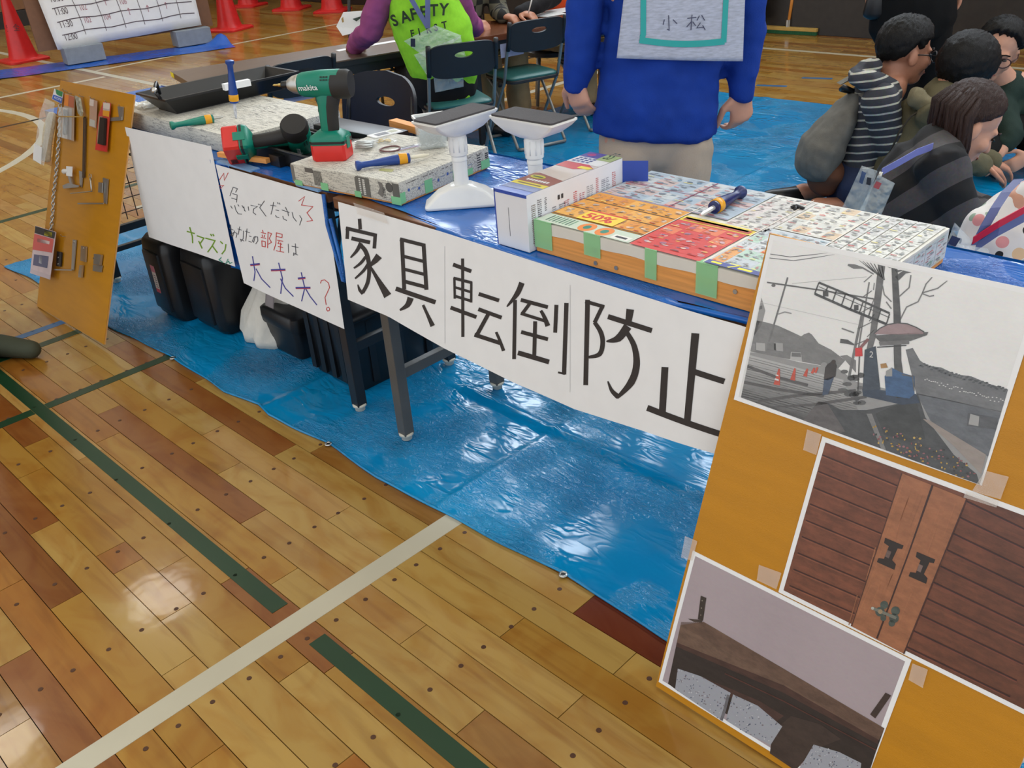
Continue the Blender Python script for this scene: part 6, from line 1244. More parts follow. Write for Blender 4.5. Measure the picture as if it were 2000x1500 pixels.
pr = Print(lambda a, b: (lambda z: Vector((cb.translation.x, cb.translation.y, 0)) + GR * a + Vector((0, 0, z)) - GF * ((.13 - z * .165) + .004))(b), -GF, .001); pr.text('安全', -.045, .30, .07, rgb(70, 20, 24), 1, flipy=False); pr.build('cone_writing', M_PRINT, c1)
nbx = atz(150, 122, .012); NF = Vector((GF.x, GF.y, 0)); NR = (atz(300, 98) - atz(150, 122)); NR.z = 0; NR = NR.normalized(); NN = Vector((NR.y, -NR.x, 0))   # NN towards viewer
nb = thing('notice_board', 'brown notice board on grey feet carrying a big handwritten timetable sheet', 'notice board', tuple(nbx)); Mn_ = frame(nbx, NR, -NN)
un = lambda a, h: Mn_ @ Vector((a, 0, h))
M_NB = mat('brown_board', rgb(120, 84, 62), .6)
MB().box((-.30, .03, .14), (1.42, .06, 1.75)).xf(Mn_).build('board_panel', M_NB, nb)
for x0 in (-.10, .98): MB().box((x0, -.10, 0), (x0 + .36, .10, .15), bev=.006).xf(Mn_).build('foot_block', mat('grey_foam_block', rgb(136, 142, 148), .7), nb)
def shp(u, v): return Mn_ @ Vector((-.26 + .12 * v + (1.52 - .10 * v) * u, -.005 - .012 * math.sin(u * 14) * v - .02 * v, 1.5 - (1.36 - .03 * u) * v))
MB().grid(shp, 30, 16, .001, -NN).build('timetable_sheet', M_PAPER, nb, True)
pr = Print(lambda a, b: shp(a, b) , NN, .0008, .002); GP = rgb(84, 70, 78); PK = rgb(176, 120, 132)
for i in range(8): v = .905 - .085 * i; pr.stroke([(u, v + .006 * math.sin(u * 20 + i)) for u in np.linspace(.06, .97, 12)], .006, GP)
for u in (.20, .34, .47, .60, .73, .86): pr.stroke([(u + .01 * math.sin(v * 9), v) for v in np.linspace(.1, .93, 10)], .0035, GP)
for i, tx in enumerate(('12:00', '11:30', '11:00', '10:30', '10:00', '9:30', '9:00')):
    v = .955 - .085 * i; pr.text(tx, .065, v - .006, .062, GP, 1, sx=.62)
    for j in range(5):
        if i == 0: continue
        if (i + j) % 3 == 0 or j > 2: pr.stroke([(.27 + .13 * j, v - .02), (.27 + .13 * j, v - .065)], .004, PK); pr.stroke([(.26 + .13 * j, v - .05), (.27 + .13 * j, v - .066), (.28 + .13 * j, v - .05)], .004, PK)
        else: pr.text('10%d' % (2 + j * 2), .225 + .13 * j, v - .012, .055, PK, 1, sx=.6)
pr.build('timetable_writing', M_PRINT, nb)
# ------------------------------------------------------------------ broom and stacked chairs by the back wall
bb = atz(1527, 65, .001); bm_ = thing('floor_broom', 'long wooden-handled green floor broom standing against the dark back wall', 'broom', tuple(bb)); hx = (atz(1560, 66) - atz(1507, 63)); hx.z = 0; hx = hx.normalized(); hn = Vector((-hx.y, hx.x, 0))
MB().box((-.22, -.03, .028), (.32, .03, .055), bev=.004).xf(frame(bb, hx, hn)).build('broom_head', mat('yellow_wood', rgb(196, 160, 84), .5), bm_)
bl2 = MB()
for i in range(46): x = -.21 + .52 * i / 45; bl2.box((x - .005, -.026, 0), (x + .005, .026, .03))
bo = bl2.xf(frame(bb, hx, hn)).build('bristles', mat('green_bristle', rgb(30, 96, 60), .8), bm_)
MB().box((-.24, .035, .002), (.04, .10, .085), bev=.01).xf(frame(bb, hx, hn)).build('green_scrubber', mat('green_bristle', None), bm_)
h0 = bb + hx * .05 + Vector((0, 0, .05)); MB().tube([h0, up_at(h0, 1547, 0), up_at(h0, 1560, -60)], .013, 10).build('handle', mat('orange_wood', rgb(214, 140, 62), .45), bm_, True); MB().cyl(h0 + Vector((0, 0, -.01)), h0 + Vector((0, 0, .06)), .02, n=12).build('socket', M_STEEL, bm_)
fc = thing('folded_chair', 'black folded steel chairs leaning together at the back wall left of the broom', 'chair', (-4.42, 7.30, .001))
for i in range(3):
    y = 7.36 - .05 * i; x = -4.72 + .02 * i
    MB().tube([(x, y - .05, .012), (x, y, .75), (x + .03, y + .01, .80), (x + .37, y + .01, .80), (x + .40, y, .75), (x + .40, y - .05, .012)], .011, 8).build('frame', M_TUBE, fc, True); MB().box((x + .02, y - .012, .46), (x + .38, y + .006, .76), bev=.01).build('backrest', M_CB, fc); MB().box((x + .02, y - .03, .08), (x + .38, y - .012, .42), bev=.01).build('seat', M_CB, fc)

# ------------------------------------------------------------------ people
M_SKIN = mat('skin', rgb(186, 130, 104), .5, var=.06, vscale=30); M_SKIN2 = mat('fair_skin', rgb(204, 150, 124), .5, var=.05, vscale=30); M_HAIRB = mat('black_hair', rgb(15, 13, 13), .5, spec=.25, var=.4, vscale=40, stretch=(8, 8, 1), bump=.4, bscale=60); M_HAIRN = mat('brown_hair', rgb(50, 32, 26), .5, spec=.3, var=.35, vscale=40, stretch=(8, 8, 1), bump=.5, bscale=60)
M_EYE = mat('eye_dark', rgb(24, 18, 16), .2); M_LIP = mat('lip', rgb(150, 88, 80), .5)
def head_shape(mb, M):
    e = lambda c, r: mb.ell(c, r, M)
    e((0, -.015, .035), (.077, .095, .083)); e((0, .020, -.025), (.064, .074, .086)); e((0, .045, -.085), (.040, .040, .032)); e((0, .072, .018), (.052, .018, .014))
    mb.limb([M @ Vector((0, .085, .005)), M @ Vector((0, .104, -.032))], [.009, .014]); e((0, .084, -.062), (.024, .013, .010)); e((0, .082, -.074), (.020, .012, .008))
    e((.042, .055, -.030), (.024, .026, .026)); e((-.042, .055, -.030), (.024, .026, .026))
    for s in (-1, 1): e((s * .078, -.008, -.012), (.011, .020, .031))
def hair_cap(root, M, hairm, style):
    # shell over the skull that dives under the skin below the hairline; jagged hairline and strand ridges
    line = {'short': [(0, 40), (35, 34), (55, 10), (72, -6), (88, 6), (105, -20), (130, -42), (180, -50)], 'bob': [(0, 40), (35, 32), (55, -5), (75, -42), (100, -58), (140, -62), (180, -64)], 'long': [(0, 48), (30, 44), (55, 20), (75, 2), (95, -15), (120, -50), (180, -62)]}[style]
    th = {'short': .014, 'bob': .022, 'long': .012}[style]; na, ne = 96, 44; rg = []
    sd = rng.uniform(0, 50)
    for i in range(ne + 1):
        el = math.radians(90 - 165 * i / ne); r = []
        for k in range(na):
            az = k * math.tau / na; azd = abs(math.degrees(az if az <= math.pi else az - math.tau)); hl = float(np.interp(azd, [p[0] for p in line], [p[1] for p in line]))
            d = Vector((math.sin(az) * math.cos(el), math.cos(az) * math.cos(el), math.sin(el))); sk = 1 / math.sqrt((d.x / .077) ** 2 + (d.y / .096) ** 2 + (d.z / .084) ** 2)
            hl += 7 * noise.noise(Vector((math.sin(az) * 6, math.cos(az) * 6, sd))); m = (math.degrees(el) - hl) / 7
            rid = noise.noise(Vector((d.x * 16, d.y * 16, d.z * 4 + sd))) * .0045 + noise.noise(Vector((d.x * 40, d.y * 40, d.z * 8 + sd))) * .0022
            t = th * (1.0 + .45 * max(0, d.z) + (.35 if style == 'short' and d.y > .3 and d.z > .3 else 0)) + rid
            k2 = min(1, max(0, m + .4)); rr_ = sk * .93 * (1 - k2) + (sk + t) * k2
            r.append(M @ (Vector((0, -.015, .032)) + d * rr_))
        rg.append(r)
    MB().rings(rg).build('hair', hairm, root, True)
def head_parts(root, M, hairm, style, glasses=None):
    for s in (-1, 1):
        MB().ell((s * .031, .083, .000), (.012, .007, .005), M).build('eye', M_EYE, root, True)
        MB().tube([M @ Vector((s * .014, .092, .020)), M @ Vector((s * .030, .094, .026)), M @ Vector((s * .048, .082, .020))], .003, 6).build('eyebrow', hairm, root, True)
    MB().tube([M @ Vector((-.024, .088, -.066)), M @ Vector((0, .098, -.070)), M @ Vector((.024, .088, -.066))], [.002, .004, .002], 6).build('lips', M_LIP, root, True)
    hair_cap(root, M, hairm, style)
    if glasses:
        g = MB()
        for s in (-1, 1):
            c = Vector((s * .034, .104, -.004)); g.tube([M @ (c + Vector((.026 * math.cos(a), -.012 * abs(math.cos(a)) * (1 if math.cos(a) * s > 0 else 0), .020 * math.sin(a)))) for a in np.linspace(0, math.tau, 20)], .0026, 6, False)
            g.tube([M @ Vector((s * .060, .094, .002)), M @ Vector((s * .080, .05, .006)), M @ Vector((s * .084, -.01, .004))], .0024, 6)
        g.tube([M @ Vector((-.009, .106, .0)), M @ Vector((.009, .106, .0))], .0025, 6); g.build('glasses', glasses, root, True)
def HM(c, fwd, up=Vector((0, 0, 1)), k=1.0):
    f = Vector(fwd).normalized(); r = f.cross(Vector(up)).normalized(); u = r.cross(f); M = Matrix((r, f, u)).transposed().to_4x4(); M.translation = Vector(c); return M @ Matrix.Scale(k, 4)
def hand(mb, wrist, dirv, palm_n, curl=.5, k=1.0, flip=1):
    """palm, four unequal bent fingers and a thumb from the side of the palm; palm_n points out of the back of the hand"""
    d = Vector(dirv).normalized(); n = Vector(palm_n); n = (n - d * n.dot(d)).normalized(); s = d.cross(n) * flip; w = Vector(wrist)
    mb.limb([w - d * .02 * k, w + d * .03 * k, w + d * .078 * k], [.024 * k, .036 * k, .040 * k], s, [.85, .55, .42])
    for i, (off, L) in enumerate(((.029, .070), (.0100, .080), (-.0095, .074), (-.0285, .058))):
        p = w + d * .075 * k + s * off * k; q = [p]; a = 0.15 * curl
        for j, f in enumerate((.44, .32, .24)):
            a += curl * (.55 if j else .45); v = d * math.cos(a) - n * math.sin(a) + s * off * .8; p = p + v.normalized() * L * f * k; q.append(p)
        mb.limb(q, [.0095 * k, .0088 * k, .008 * k, .007 * k], None, 1, 10)
    p = w + d * .02 * k + s * .028 * k; q = [p, p + (d * .55 + s * .75 - n * .25).normalized() * .034 * k, p + (d * .55 + s * .75 - n * .25).normalized() * .034 * k + (d * .9 + s * .25 - n * .3).normalized() * .030 * k, p + (d * .55 + s * .75 - n * .25).normalized() * .034 * k + (d * .9 + s * .25 - n * .3).normalized() * .054 * k]
    mb.limb(q, [.013 * k, .0115 * k, .010 * k, .008 * k], None, 1, 10)
def person(label, base): return thing('person', label, 'person', tuple(base))
def cloth(name, col, **k): return mat(name, rgb(*(col or (0, 0, 0))), .85, var=k.pop('var', .12), vscale=k.pop('vscale', 14), bump=.15, bscale=k.pop('bscale', 260), spec=.25, **k)
def cap(mb, *args, **k): return mb.limb(*args, **k)
Z = Vector((0, 0, 1))
# --- standing person in the blue sweater, back to the viewer
B = Vector((-1.545, 2.10, .006)); u = lambda px, py, off=0.0: up_at(B, px, py, off)
per = person('person in blue sweater and grey number bib standing with the back turned, beige trousers', B)
hc = u(1282, 205); sh_c = hc + Z * .46 - Vector((0, 0, 0)); hdM = HM(sh_c + Z * .275 + GF * .02, GF)
armL = [u(1160, -170), u(1148, -40), u(1136, 60), u(1128, 130), u(1122, 165)]; armR = [u(1455, -170), u(1462, -40), u(1460, 60), u(1452, 140), u(1446, 182)]
bod = MB(); head_shape(bod, hdM); bod.limb([sh_c + Z * .17, sh_c + Z * .05], [.052, .06]); bod.limb([hc + Z * -.10, hc + Z * .15, sh_c], [.13, .12, .15], GR, .6)
for A in (armL, armR): bod.limb(A, [.042, .036, .034, .028, .026])
bod.limb([sh_c, armL[0]], [.05, .04]); bod.limb([sh_c, armR[0]], [.05, .04])
hand(bod, u(1120, 152), (u(1134, 206) - u(1120, 152)) - GF * .012, -GF * .8 + GR * -.6, .75, .86, 1); hand(bod, u(1446, 176), (u(1450, 232) - u(1446, 180)) + GF * .01, -GF + GR * .45, 1.0, 1.0, 1)
for s in (-1, 1): bod.limb([hc + GR * (s * .08) - Z * .08, hc + GR * (s * .09) - Z * .40, Vector((hc.x, hc.y, .08)) + GR * (s * .095)], [.075, .052, .04])
bod.build('body', M_SKIN2, per, remesh=.006, smit=3)
sw = MB(); M_SWB = cloth('blue_sweater_knit', (20, 56, 142), var=.12)
sw.limb([u(1279, 256), u(1284, 200), u(1292, 130), u(1302, 60), u(1310, -20), u(1312, -120), sh_c + Z * .03], [.176, .172, .165, .160, .160, .165, .12], GR, [.68, .68, .62, .62, .62, .6, .6], 28, (.12, 1))
for A, s in ((armL, -1), (armR, 1)): sw.limb(A, [.055, .051, .049, .046, .036], None, 1, 18, (1, .15)); sw.limb([sh_c + GR * s * .08, A[0]], [.075, .060])
for A in (armL, armR): dd = (A[4] - A[3]).normalized(); sw.limb([A[4] - dd * .03, A[4] + dd * .018], [.037, .035], None, 1, 16, (1, .1))
sw.build('sweater', M_SWB, per, remesh=.009, smit=4, noise_amp=.009, noise_scale=13)
tr_ = MB(); M_TRB = cloth('beige_cotton', (182, 166, 148), var=.06)
hp = u(1278, 250)
tr_.limb([hp + Z * .05, hp - Z * .03], [.150, .160], GR, [.52, .60], 24)
for s, dx in ((-1, -.075), (1, .078)): tr_.limb([hp + GR * dx - Z * .05, hp + GR * dx * 1.05 - Z * .22, Vector((hp.x, hp.y, .42)) + GR * dx * 1.15 + GF * .01, Vector((hp.x, hp.y, .07)) + GR * dx * 1.2], [.088, .080, .066, .062], GR, [1.1, 1.1, 1.05, 1], 20)
tr_.build('trousers', M_TRB, per, remesh=.010, smit=4, noise_amp=.009, noise_scale=10)
for s in (-1, 1): MB().limb([Vector((hp.x, hp.y, .045)) + GR * (s * .09) - GF * .05, Vector((hp.x, hp.y, .04)) + GR * (s * .095) + GF * .13], [.042, .036], GR, .85).build('shoe', M_BLACK, per, True)
head_parts(per, hdM, M_HAIRB, 'short')
# bib: grey fabric panel over the back with a teal frame
BIB = [(1208, -30), (1436, -30), (1431, 104), (1194, 97)]
def bibf(px, py):
    c = u(1302, py); q = u(px, py); a = (q - c).dot(GR); return q - GF * (.104 + .006 - .30 * a * a * 1.1)
def bibuv(a, b):
    x0 = 1212 - 18 * b ; x1 = 1437 - 5 * b; return bibf(x0 + (x1 - x0) * a, -60 + (160 + 4 * a * 1.6) * b)
bib = MB().grid(bibuv, 24, 20, .002, -GF).build('number_bib', cloth('heather_grey_fabric', (178, 182, 196), var=.16, vscale=50, stretch=(1, 1, 5)), per, True)
pr = Print(bibf, -GF, .0006, .003); TQ = rgb(40, 166, 160)
pr.stroke([(1243, y) for y in range(-50, 60, 8)] + [(1241, 60)], 10.5, TQ); pr.stroke([(x, 65 + 7 * math.sin((x - 1236) / 157 * math.pi) * .8 + (x - 1236) * .02) for x in range(1236, 1398, 8)], 12, TQ, 2); pr.stroke([(1395 + (60 - y) * .05, y) for y in range(70, -50, -8)], 10.5, TQ)
CH = rgb(70, 72, 96)
for q in [[(1290, 18), (1291, 46), (1287, 44)], [(1282, 26), (1280, 36)], [(1298, 26), (1306, 34)], [(1325, 24), (1342, 22)], [(1334, 17), (1332, 46)], [(1333, 30), (1324, 40)], [(1335, 30), (1341, 38)], [(1348, 19), (1343, 28)], [(1352, 18), (1358, 28)], [(1350, 32), (1343, 42), (1356, 41)], [(1354, 37), (1359, 46)]]: pr.stroke(q, 1.8, CH, 3)
pr.build('bib_print', M_PRINT, bib)
MB().tube([bibf(1200, 20), u(1188, 24, -.02), u(1180, 28, .06)], [.012, .010, .010], 8).build('bib_strap', cloth('heather_grey_fabric', None), per, True) if False else None
# --- seated person in the lime vest
def seat_person(label, base, hipo, top, lean_to, facing):
    pass
Vb = Vector((CA.x - .02, CA.y, .0)); u = lambda px, py, off=0.0: up_at(Vb, px, py, off)
per = person('person in lime safety vest with purple sleeves seated with the back turned', (Vb.x, Vb.y, .38))
hipc = u(868, 178, .03); hipc.z = .46; chest = u(830, 40); nk = u(815, -75)
hdM = HM(nk + Z * .20 + GR * -.04 + GF * .03, (-.86, .46, -.35))
fwd = Vector((-.86, .46, 0)).normalized(); lat = Vector((fwd.y, -fwd.x, 0))
shL = u(760, -40, .0) ; shR = u(882, -40, .02); elL = u(722, 62, .02); wrL = atz(692, 90, .635); elR = u(908, 36, .12); wrR = u(930, 56, .36)
bod = MB(); head_shape(bod, hdM); bod.limb([nk + Z * .12, nk], [.05, .06]); bod.limb([hipc, chest, nk - Z * .03], [.13, .12, .12], GR, .7); bod.limb([nk, shL, elL, wrL], [.05, .045, .036, .027]); bod.limb([nk, shR, elR, wrR], [.05, .045, .036, .027])
hand(bod, wrL, fwd + Vector((0, 0, -.15)), Z, .5, .95, 1); hand(bod, wrR, fwd, Z, .5, .95, -1)
kn = [hipc + fwd * .42 + lat * s * .10 for s in (-1, 1)]
for k in kn: bod.limb([hipc, k, Vector((k.x, k.y, .07)) + fwd * -.05], [.08, .055, .04])
bod.build('body', M_SKIN, per, remesh=.007, smit=3)
sl = MB(); M_PUR = cloth('purple_jersey', (146, 72, 120))
sl.limb([nk, shL, elL, wrL], [.085, .075, .062, .046]); sl.limb([nk, shR, elR, wrR], [.085, .075, .060, .044]); sl.limb([hipc + Z * .04, chest, nk], [.15, .155, .11], GR, .68); sl.build('purple_shirt', M_PUR, per, remesh=.010, smit=4, noise_amp=.008, noise_scale=14)
vs_ = MB(); M_LIME = cloth('lime_mesh_fabric', (146, 214, 52), var=.05, vscale=60)
vs_.limb([u(876, 178, .0), u(868, 130), u(850, 70), u(828, 20), u(815, -50)], [.135, .178, .190, .182, .13], GR, [.72, .74, .74, .70, .65], 26)
vs_.build('safety_vest', M_LIME, per, remesh=.010, smit=5, noise_amp=.007, noise_scale=11)
pn = MB(); M_DTR = cloth('black_trousers', (28, 27, 30)); pn.limb([hipc + Z * .03 - GF * .02, hipc - Z * .03], [.17, .17], GR, .8)
for k, s in zip(kn, (-1, 1)): pn.limb([hipc + lat * s * .08, k, Vector((k.x, k.y, .10)) + fwd * -.05], [.10, .075, .06])
pn.build('trousers', M_DTR, per, remesh=.011, smit=3)
for k in kn: MB().limb([Vector((k.x, k.y, .045)) - fwd * .10, Vector((k.x, k.y, .04)) + fwd * .08], [.042, .036]).build('shoe', M_BLACK, per, True)
head_parts(per, hdM, M_HAIRB, 'bob')
def vback(px, py):
    cx = 815 + (py + 50) * .235; q = u(px, py); a = (q - u(cx, py)).dot(GR); return q - GF * (.142 - 1.9 * a * a)
pr = Print(vback, -GF, .0008, .006); DKG = rgb(30, 48, 20)
for i, ch in enumerate('SAFETY'): pr.text(ch, 772 + 17.5 * i, 46 - 9.0 * i + .8 * i * i, 31, DKG, 1, ang=-.42 + .10 * i, sx=.85, bold=.03)
for i, ch in enumerate('FIRST'): pr.text(ch, 806 + 15 * i, 64 - 4 * i, 19, DKG, 1, ang=-.2, sx=.85, bold=.03)
pr.build('vest_lettering', M_PRINT, per)
M_LAN = mat('slate_lanyard', rgb(98, 106, 150), .6)
for q in ([(795, -30), (815, 5), (838, 44)], [(838, -30), (838, 5), (838, 46)]): 
    pts = [vback(*p) - GF * .010 for p in q]; MB().rings([[p + GR * (.012 * a) + GF * (.002 * b) for a, b in ((-1, -1), (1, -1), (1, 1), (-1, 1))] for p in pts]).build('lanyard', M_LAN, per)
def pouch(nm, per, corners, off, nx=8, ny=10, dark=None, alpha='clear_film'):
    C4 = corners
    def f(a, b): p = (C4[0] * (1 - a) + C4[1] * a) * (1 - b) + (C4[3] * (1 - a) + C4[2] * a) * b; return p - GF * (.012 * math.sin(math.pi * a) * math.sin(math.pi * b) + .006 * noise.noise(Vector((a * 5, b * 5, off * 90))))
    o = MB().grid(f, nx, ny, .006, GF).build(nm, clear_mat(alpha), per, True); return f, o
clear_mat('badge_film', (.85, .92, .93), .26, .06, .9)
for i, (q, off) in enumerate((([(792, 72), (852, 40), (902, 62), (845, 110)], .02), ([(812, 96), (900, 62), (912, 110), (840, 140)], .035), ([(848, 128), (905, 108), (906, 158), (852, 168)], .02))):
    f, o = pouch('badge_pouch', per, [vback(*p) - GF * off for p in q], off, alpha='badge_film')
pr = Print(lambda a, b: vback(a, b) - GF * .042, -GF, .0006, .003); pr.rect(806, 64, 815, 80, rgb(30, 36, 60)); pr.build('pouch_print', M_PRINT, per)
# --- people across the brown table
for lab, pxc, off, cl, extra in (('person in plaid dark shirt at the far side of the brown table', 930, .35, (62, 62, 54), 'plaid'), ('person in orange vest with black sleeves writing at the brown table', 1012, .40, (226, 84, 40), 'orange')):
    b0 = MT4 @ Vector((-.66, .30 if extra == 'plaid' else .88, 0)); u = lambda px, py, off=0.0: up_at(b0, px, py, off)
    per = person(lab, (b0.x, b0.y, .45)); fc_ = Vector((.97, -.10, 0)).normalized(); lt_ = Vector((fc_.y, -fc_.x, 0))
    hipc = Vector((b0.x, b0.y, .44)); ch = hipc + Z * .30 + fc_ * .06; nk = hipc + Z * .50 + fc_ * .10; hdM = HM(nk + Z * .17 + fc_ * .06, fc_ + Z * -.4)
    sL = nk + lt_ * .17 - Z * .05; sR = nk - lt_ * .17 - Z * .05; wt = .725
    if extra == 'orange': eL = sL + fc_ * .12 - Z * .22; wL = atz(1016, 26, .645); eR = sR + fc_ * .12 - Z * .22; wR = eR + fc_ * .2 + lt_ * .10; wR.z = .64
    else: eL = sL + fc_ * .10 - Z * .25; wL = eL + fc_ * .18; wL.z = .64; eR = sR + fc_ * .1 - Z * .25; wR = eR + fc_ * .18 + lt_ * .12; wR.z = .64
    bod = MB(); head_shape(bod, hdM); bod.limb([nk + Z * .12, nk], [.05, .06]); bod.limb([hipc, ch, nk - Z * .03], [.13, .12, .12], lt_, .7)
    for s_, e_, w_, f_ in ((sL, eL, wL, 1), (sR, eR, wR, -1)): bod.limb([nk, s_, e_, w_], [.05, .045, .036, .026]); hand(bod, w_, (fc_ * .8 + GR * .4) + Z * -.1, Z, .9, .95, f_)
    kn = [hipc + fc_ * .42 + lt_ * s * .10 - Z * .02 for s in (-1, 1)]
    for k in kn: bod.limb([hipc, k, Vector((k.x, k.y, .07))], [.08, .055, .04])
    bod.build('body', M_SKIN, per, remesh=.007, smit=3)
    g = MB(); g.limb([hipc, ch, nk], [.165, .165, .10], lt_, .72)
    if extra == 'orange': g.build('orange_vest', cloth('orange_vest', (228, 84, 38)), per, remesh=.011, smit=4, noise_amp=.006, noise_scale=14); g = MB()
    for s_, e_, w_ in ((sL, eL, wL), (sR, eR, wR)): g.limb([nk, s_, e_, w_], [.07, .072, .058, .044])
    pm_ = cloth('black_sleeve', (26, 25, 28))
    if extra == 'plaid':
        pm_ = mat('plaid_flannel', rgb(70, 68, 58), .85); nt = pm_.node_tree; b_ = nt.nodes['Principled BSDF']; tc_ = nt.nodes.new('ShaderNodeTexCoord'); ck_ = nt.nodes.new('ShaderNodeTexChecker'); ck_.inputs['Scale'].default_value = 16; ck_.inputs['Color1'].default_value = rgb(96, 92, 78); ck_.inputs['Color2'].default_value = rgb(24, 24, 24); nt.links.new(tc_.outputs['Object'], ck_.inputs['Vector']); nt.links.new(ck_.outputs['Color'], b_.inputs['Base Color'])
    g.build('shirt' if extra == 'plaid' else 'sleeves', pm_, per, remesh=.011, smit=4, noise_amp=.006, noise_scale=14)
    g = MB()
    for k, s in zip(kn, (-1, 1)): g.limb([hipc + lt_ * s * .08, k, Vector((k.x, k.y, .10))], [.10, .080, .07])
    g.build('trousers', cloth('khaki_trousers', (158, 132, 96)), per, remesh=.011, smit=3, noise_amp=.008, noise_scale=12)
    for k in kn: MB().limb([Vector((k.x, k.y, .045)) - fc_ * .06, Vector((k.x, k.y, .04)) + fc_ * .12], [.042, .036]).build('shoe', M_BLACK, per, True)
    head_parts(per, hdM, M_HAIRB, 'short')
    st = thing('stool', 'plain dark stool under the ' + ('plaid' if extra == 'plaid' else 'orange-vested') + ' person', 'stool', (b0.x, b0.y, .0008)); MB().lathe([(.15, .31), (.165, .315), (.165, .34), (.15, .345)], Matrix.Translation((b0.x, b0.y, 0)), 24).build('seat', M_CB, st, 40)
    for a in range(4): MB().tube([(b0.x + .12 * math.cos(a * 1.571), b0.y + .12 * math.sin(a * 1.571), .312), (b0.x + .16 * math.cos(a * 1.571), b0.y + .16 * math.sin(a * 1.571), .006)], .011, 8).build('leg', M_TUBE, st, True)
    if extra == 'orange':
        tag(MB().tube([wL + fc_ * .06 + Z * -.02, wL + fc_ * .12 + Z * .10], [.003, .0045], 8).build('pen', M_WHITEP, None, True), 'white pen held over the paper at the brown table', 'pen')
for i, (q, lab) in enumerate((([(1000, 31), (1085, 22), (1106, 27), (1070, 33)], 'white form under the writing hand on the brown table'), ([(1060, 22), (1110, 14), (1112, 22), (1085, 27)], 'second white sheet beside the form on the brown table'))):
    c = [atz(x, y, .6025 + .0012 * i) for x, y in q]; tag(MB().add(c + [p + Z * .001 for p in c], [(3, 2, 1, 0), (4, 5, 6, 7)] + [(k, (k + 1) % 4, (k + 1) % 4 + 4, k + 4) for k in range(4)]).build('paper_sheet', M_PAPER), lab, 'paper')
# --- group kneeling on the sheet at the right
def stripe_mat(name, ca, cb_, scale, rot, width, rough=.85, dist=0.0):
    m = bpy.data.materials.new(name); m.use_nodes = True; nt = m.node_tree; b = nt.nodes['Principled BSDF']; L = nt.links.new; N = nt.nodes.new
    tc = N('ShaderNodeTexCoord'); mp = N('ShaderNodeMapping'); mp.inputs['Rotation'].default_value = rot; L(tc.outputs['Object'], mp.inputs['Vector'])
    w = N('ShaderNodeTexWave'); w.wave_type = 'BANDS'; w.bands_direction = 'Z'; w.inputs['Scale'].default_value = scale; w.inputs['Distortion'].default_value = dist; w.inputs['Detail'].default_value = 1; L(mp.outputs[0], w.inputs['Vector'])
    r = N('ShaderNodeValToRGB'); r.color_ramp.interpolation = 'CONSTANT'; r.color_ramp.elements[0].color = cb_; r.color_ramp.elements[1].position = width; r.color_ramp.elements[1].color = ca; L(w.outputs['Fac'], r.inputs[0])
    n = N('ShaderNodeTexNoise'); n.inputs['Scale'].default_value = 120; L(tc.outputs['Object'], n.inputs['Vector']); mx = N('ShaderNodeMix'); mx.data_type = 'RGBA'; mx.blend_type = 'MULTIPLY'; mx.inputs[0].default_value = .5; L(r.outputs[0], mx.inputs[6]); L(n.outputs['Color'], mx.inputs[7])
    L(mx.outputs[2], b.inputs['Base Color']); b.inputs['Roughness'].default_value = rough; return m
# striped hoodie man
B = Vector((-1.668, 3.662, .006)); u = lambda px, py, off=0.0: up_at(B, px, py, off)
per = person('young man in striped hoodie and glasses kneeling in profile, grey backpack on', B)
hdM = HM(u(1769, 102), GR + GF * .12 - Z * .16, Z + GR * .12, 1.04)
nk = u(1738, 165); hip = u(1664, 352); hip.z = max(hip.z, .13)
kne = u(1745, 398, .0); kne.z = .075; ank = u(1580, 392); ank.z = .06
bod = MB(); head_shape(bod, hdM); bod.limb([hdM @ Vector((0, -.03, -.06)), nk], [.052, .058]); bod.limb([hip, u(1690, 260), nk], [.12, .11, .10], GF, .6)
def arm(bd, sh, el, wr, f, rn=(.046, .036, .027), hd=None, pn=None, cl=.6): 
    bd.limb([sh, el, wr], rn)
    if hd is not None: hand(bd, wr, hd, pn if pn is not None else Z, cl, .95, f)
shF = u(1722, 200, -.16); elF = u(1742, 300, -.15); wrF = u(1830, 330, -.08); shB = u(1722, 200, .16); elB = u(1752, 295, .17); wrB = u(1840, 320, .12)
arm(bod, shF, elF, wrF, 1, hd=GR - Z * .4); arm(bod, shB, elB, wrB, -1, hd=GR - Z * .4)
for s in (-.10, .10): bod.limb([hip + GF * s, kne + GF * s, ank + GF * s], [.085, .058, .040])
bod.build('body', M_SKIN, per, remesh=.007, smit=3)
M_HOOD = stripe_mat('striped_jersey', rgb(64, 66, 76), rgb(206, 206, 194), 10.0, (0, .18, .5), .12, dist=.6)
g = MB(); g.limb([u(1662, 375), u(1672, 320), u(1690, 255), u(1708, 200), u(1726, 172)], [.135, .145, .150, .150, .10], GF, [.62, .64, .66, .66, .7], 26)
for a_, e_, w_ in ((shF, elF, wrF), (shB, elB, wrB)): g.limb([u(1722, 180), a_], [.08, .075]); g.limb([a_, e_, w_], [.072, .060, .046])
g.build('striped_hoodie', M_HOOD, per, remesh=.009, smit=4, noise_amp=.008, noise_scale=14)
g = MB(); g.limb([u(1672, 152, -.10), u(1700, 158, -.13), u(1740, 172, -.10)], [.03, .045, .035]); g.limb([u(1672, 152, .10), u(1700, 158, .13), u(1740, 172, .10)], [.03, .045, .035]); g.limb([u(1676, 150, -.1), u(1672, 146, 0), u(1676, 150, .1)], [.03, .035, .03]); g.limb([u(1705, 130, -.05), u(1690, 140, 0), u(1705, 130, .05)], [.035, .05, .035])
g.build('hood', M_HOOD, per, remesh=.009, smit=5, noise_amp=.006, noise_scale=16)
g = MB(); g.limb([hip + Z * .03, hip - Z * .02], [.15, .15], GF, .75)
for s in (-.10, .10): g.limb([hip + GF * s, kne + GF * s], [.105, .085])
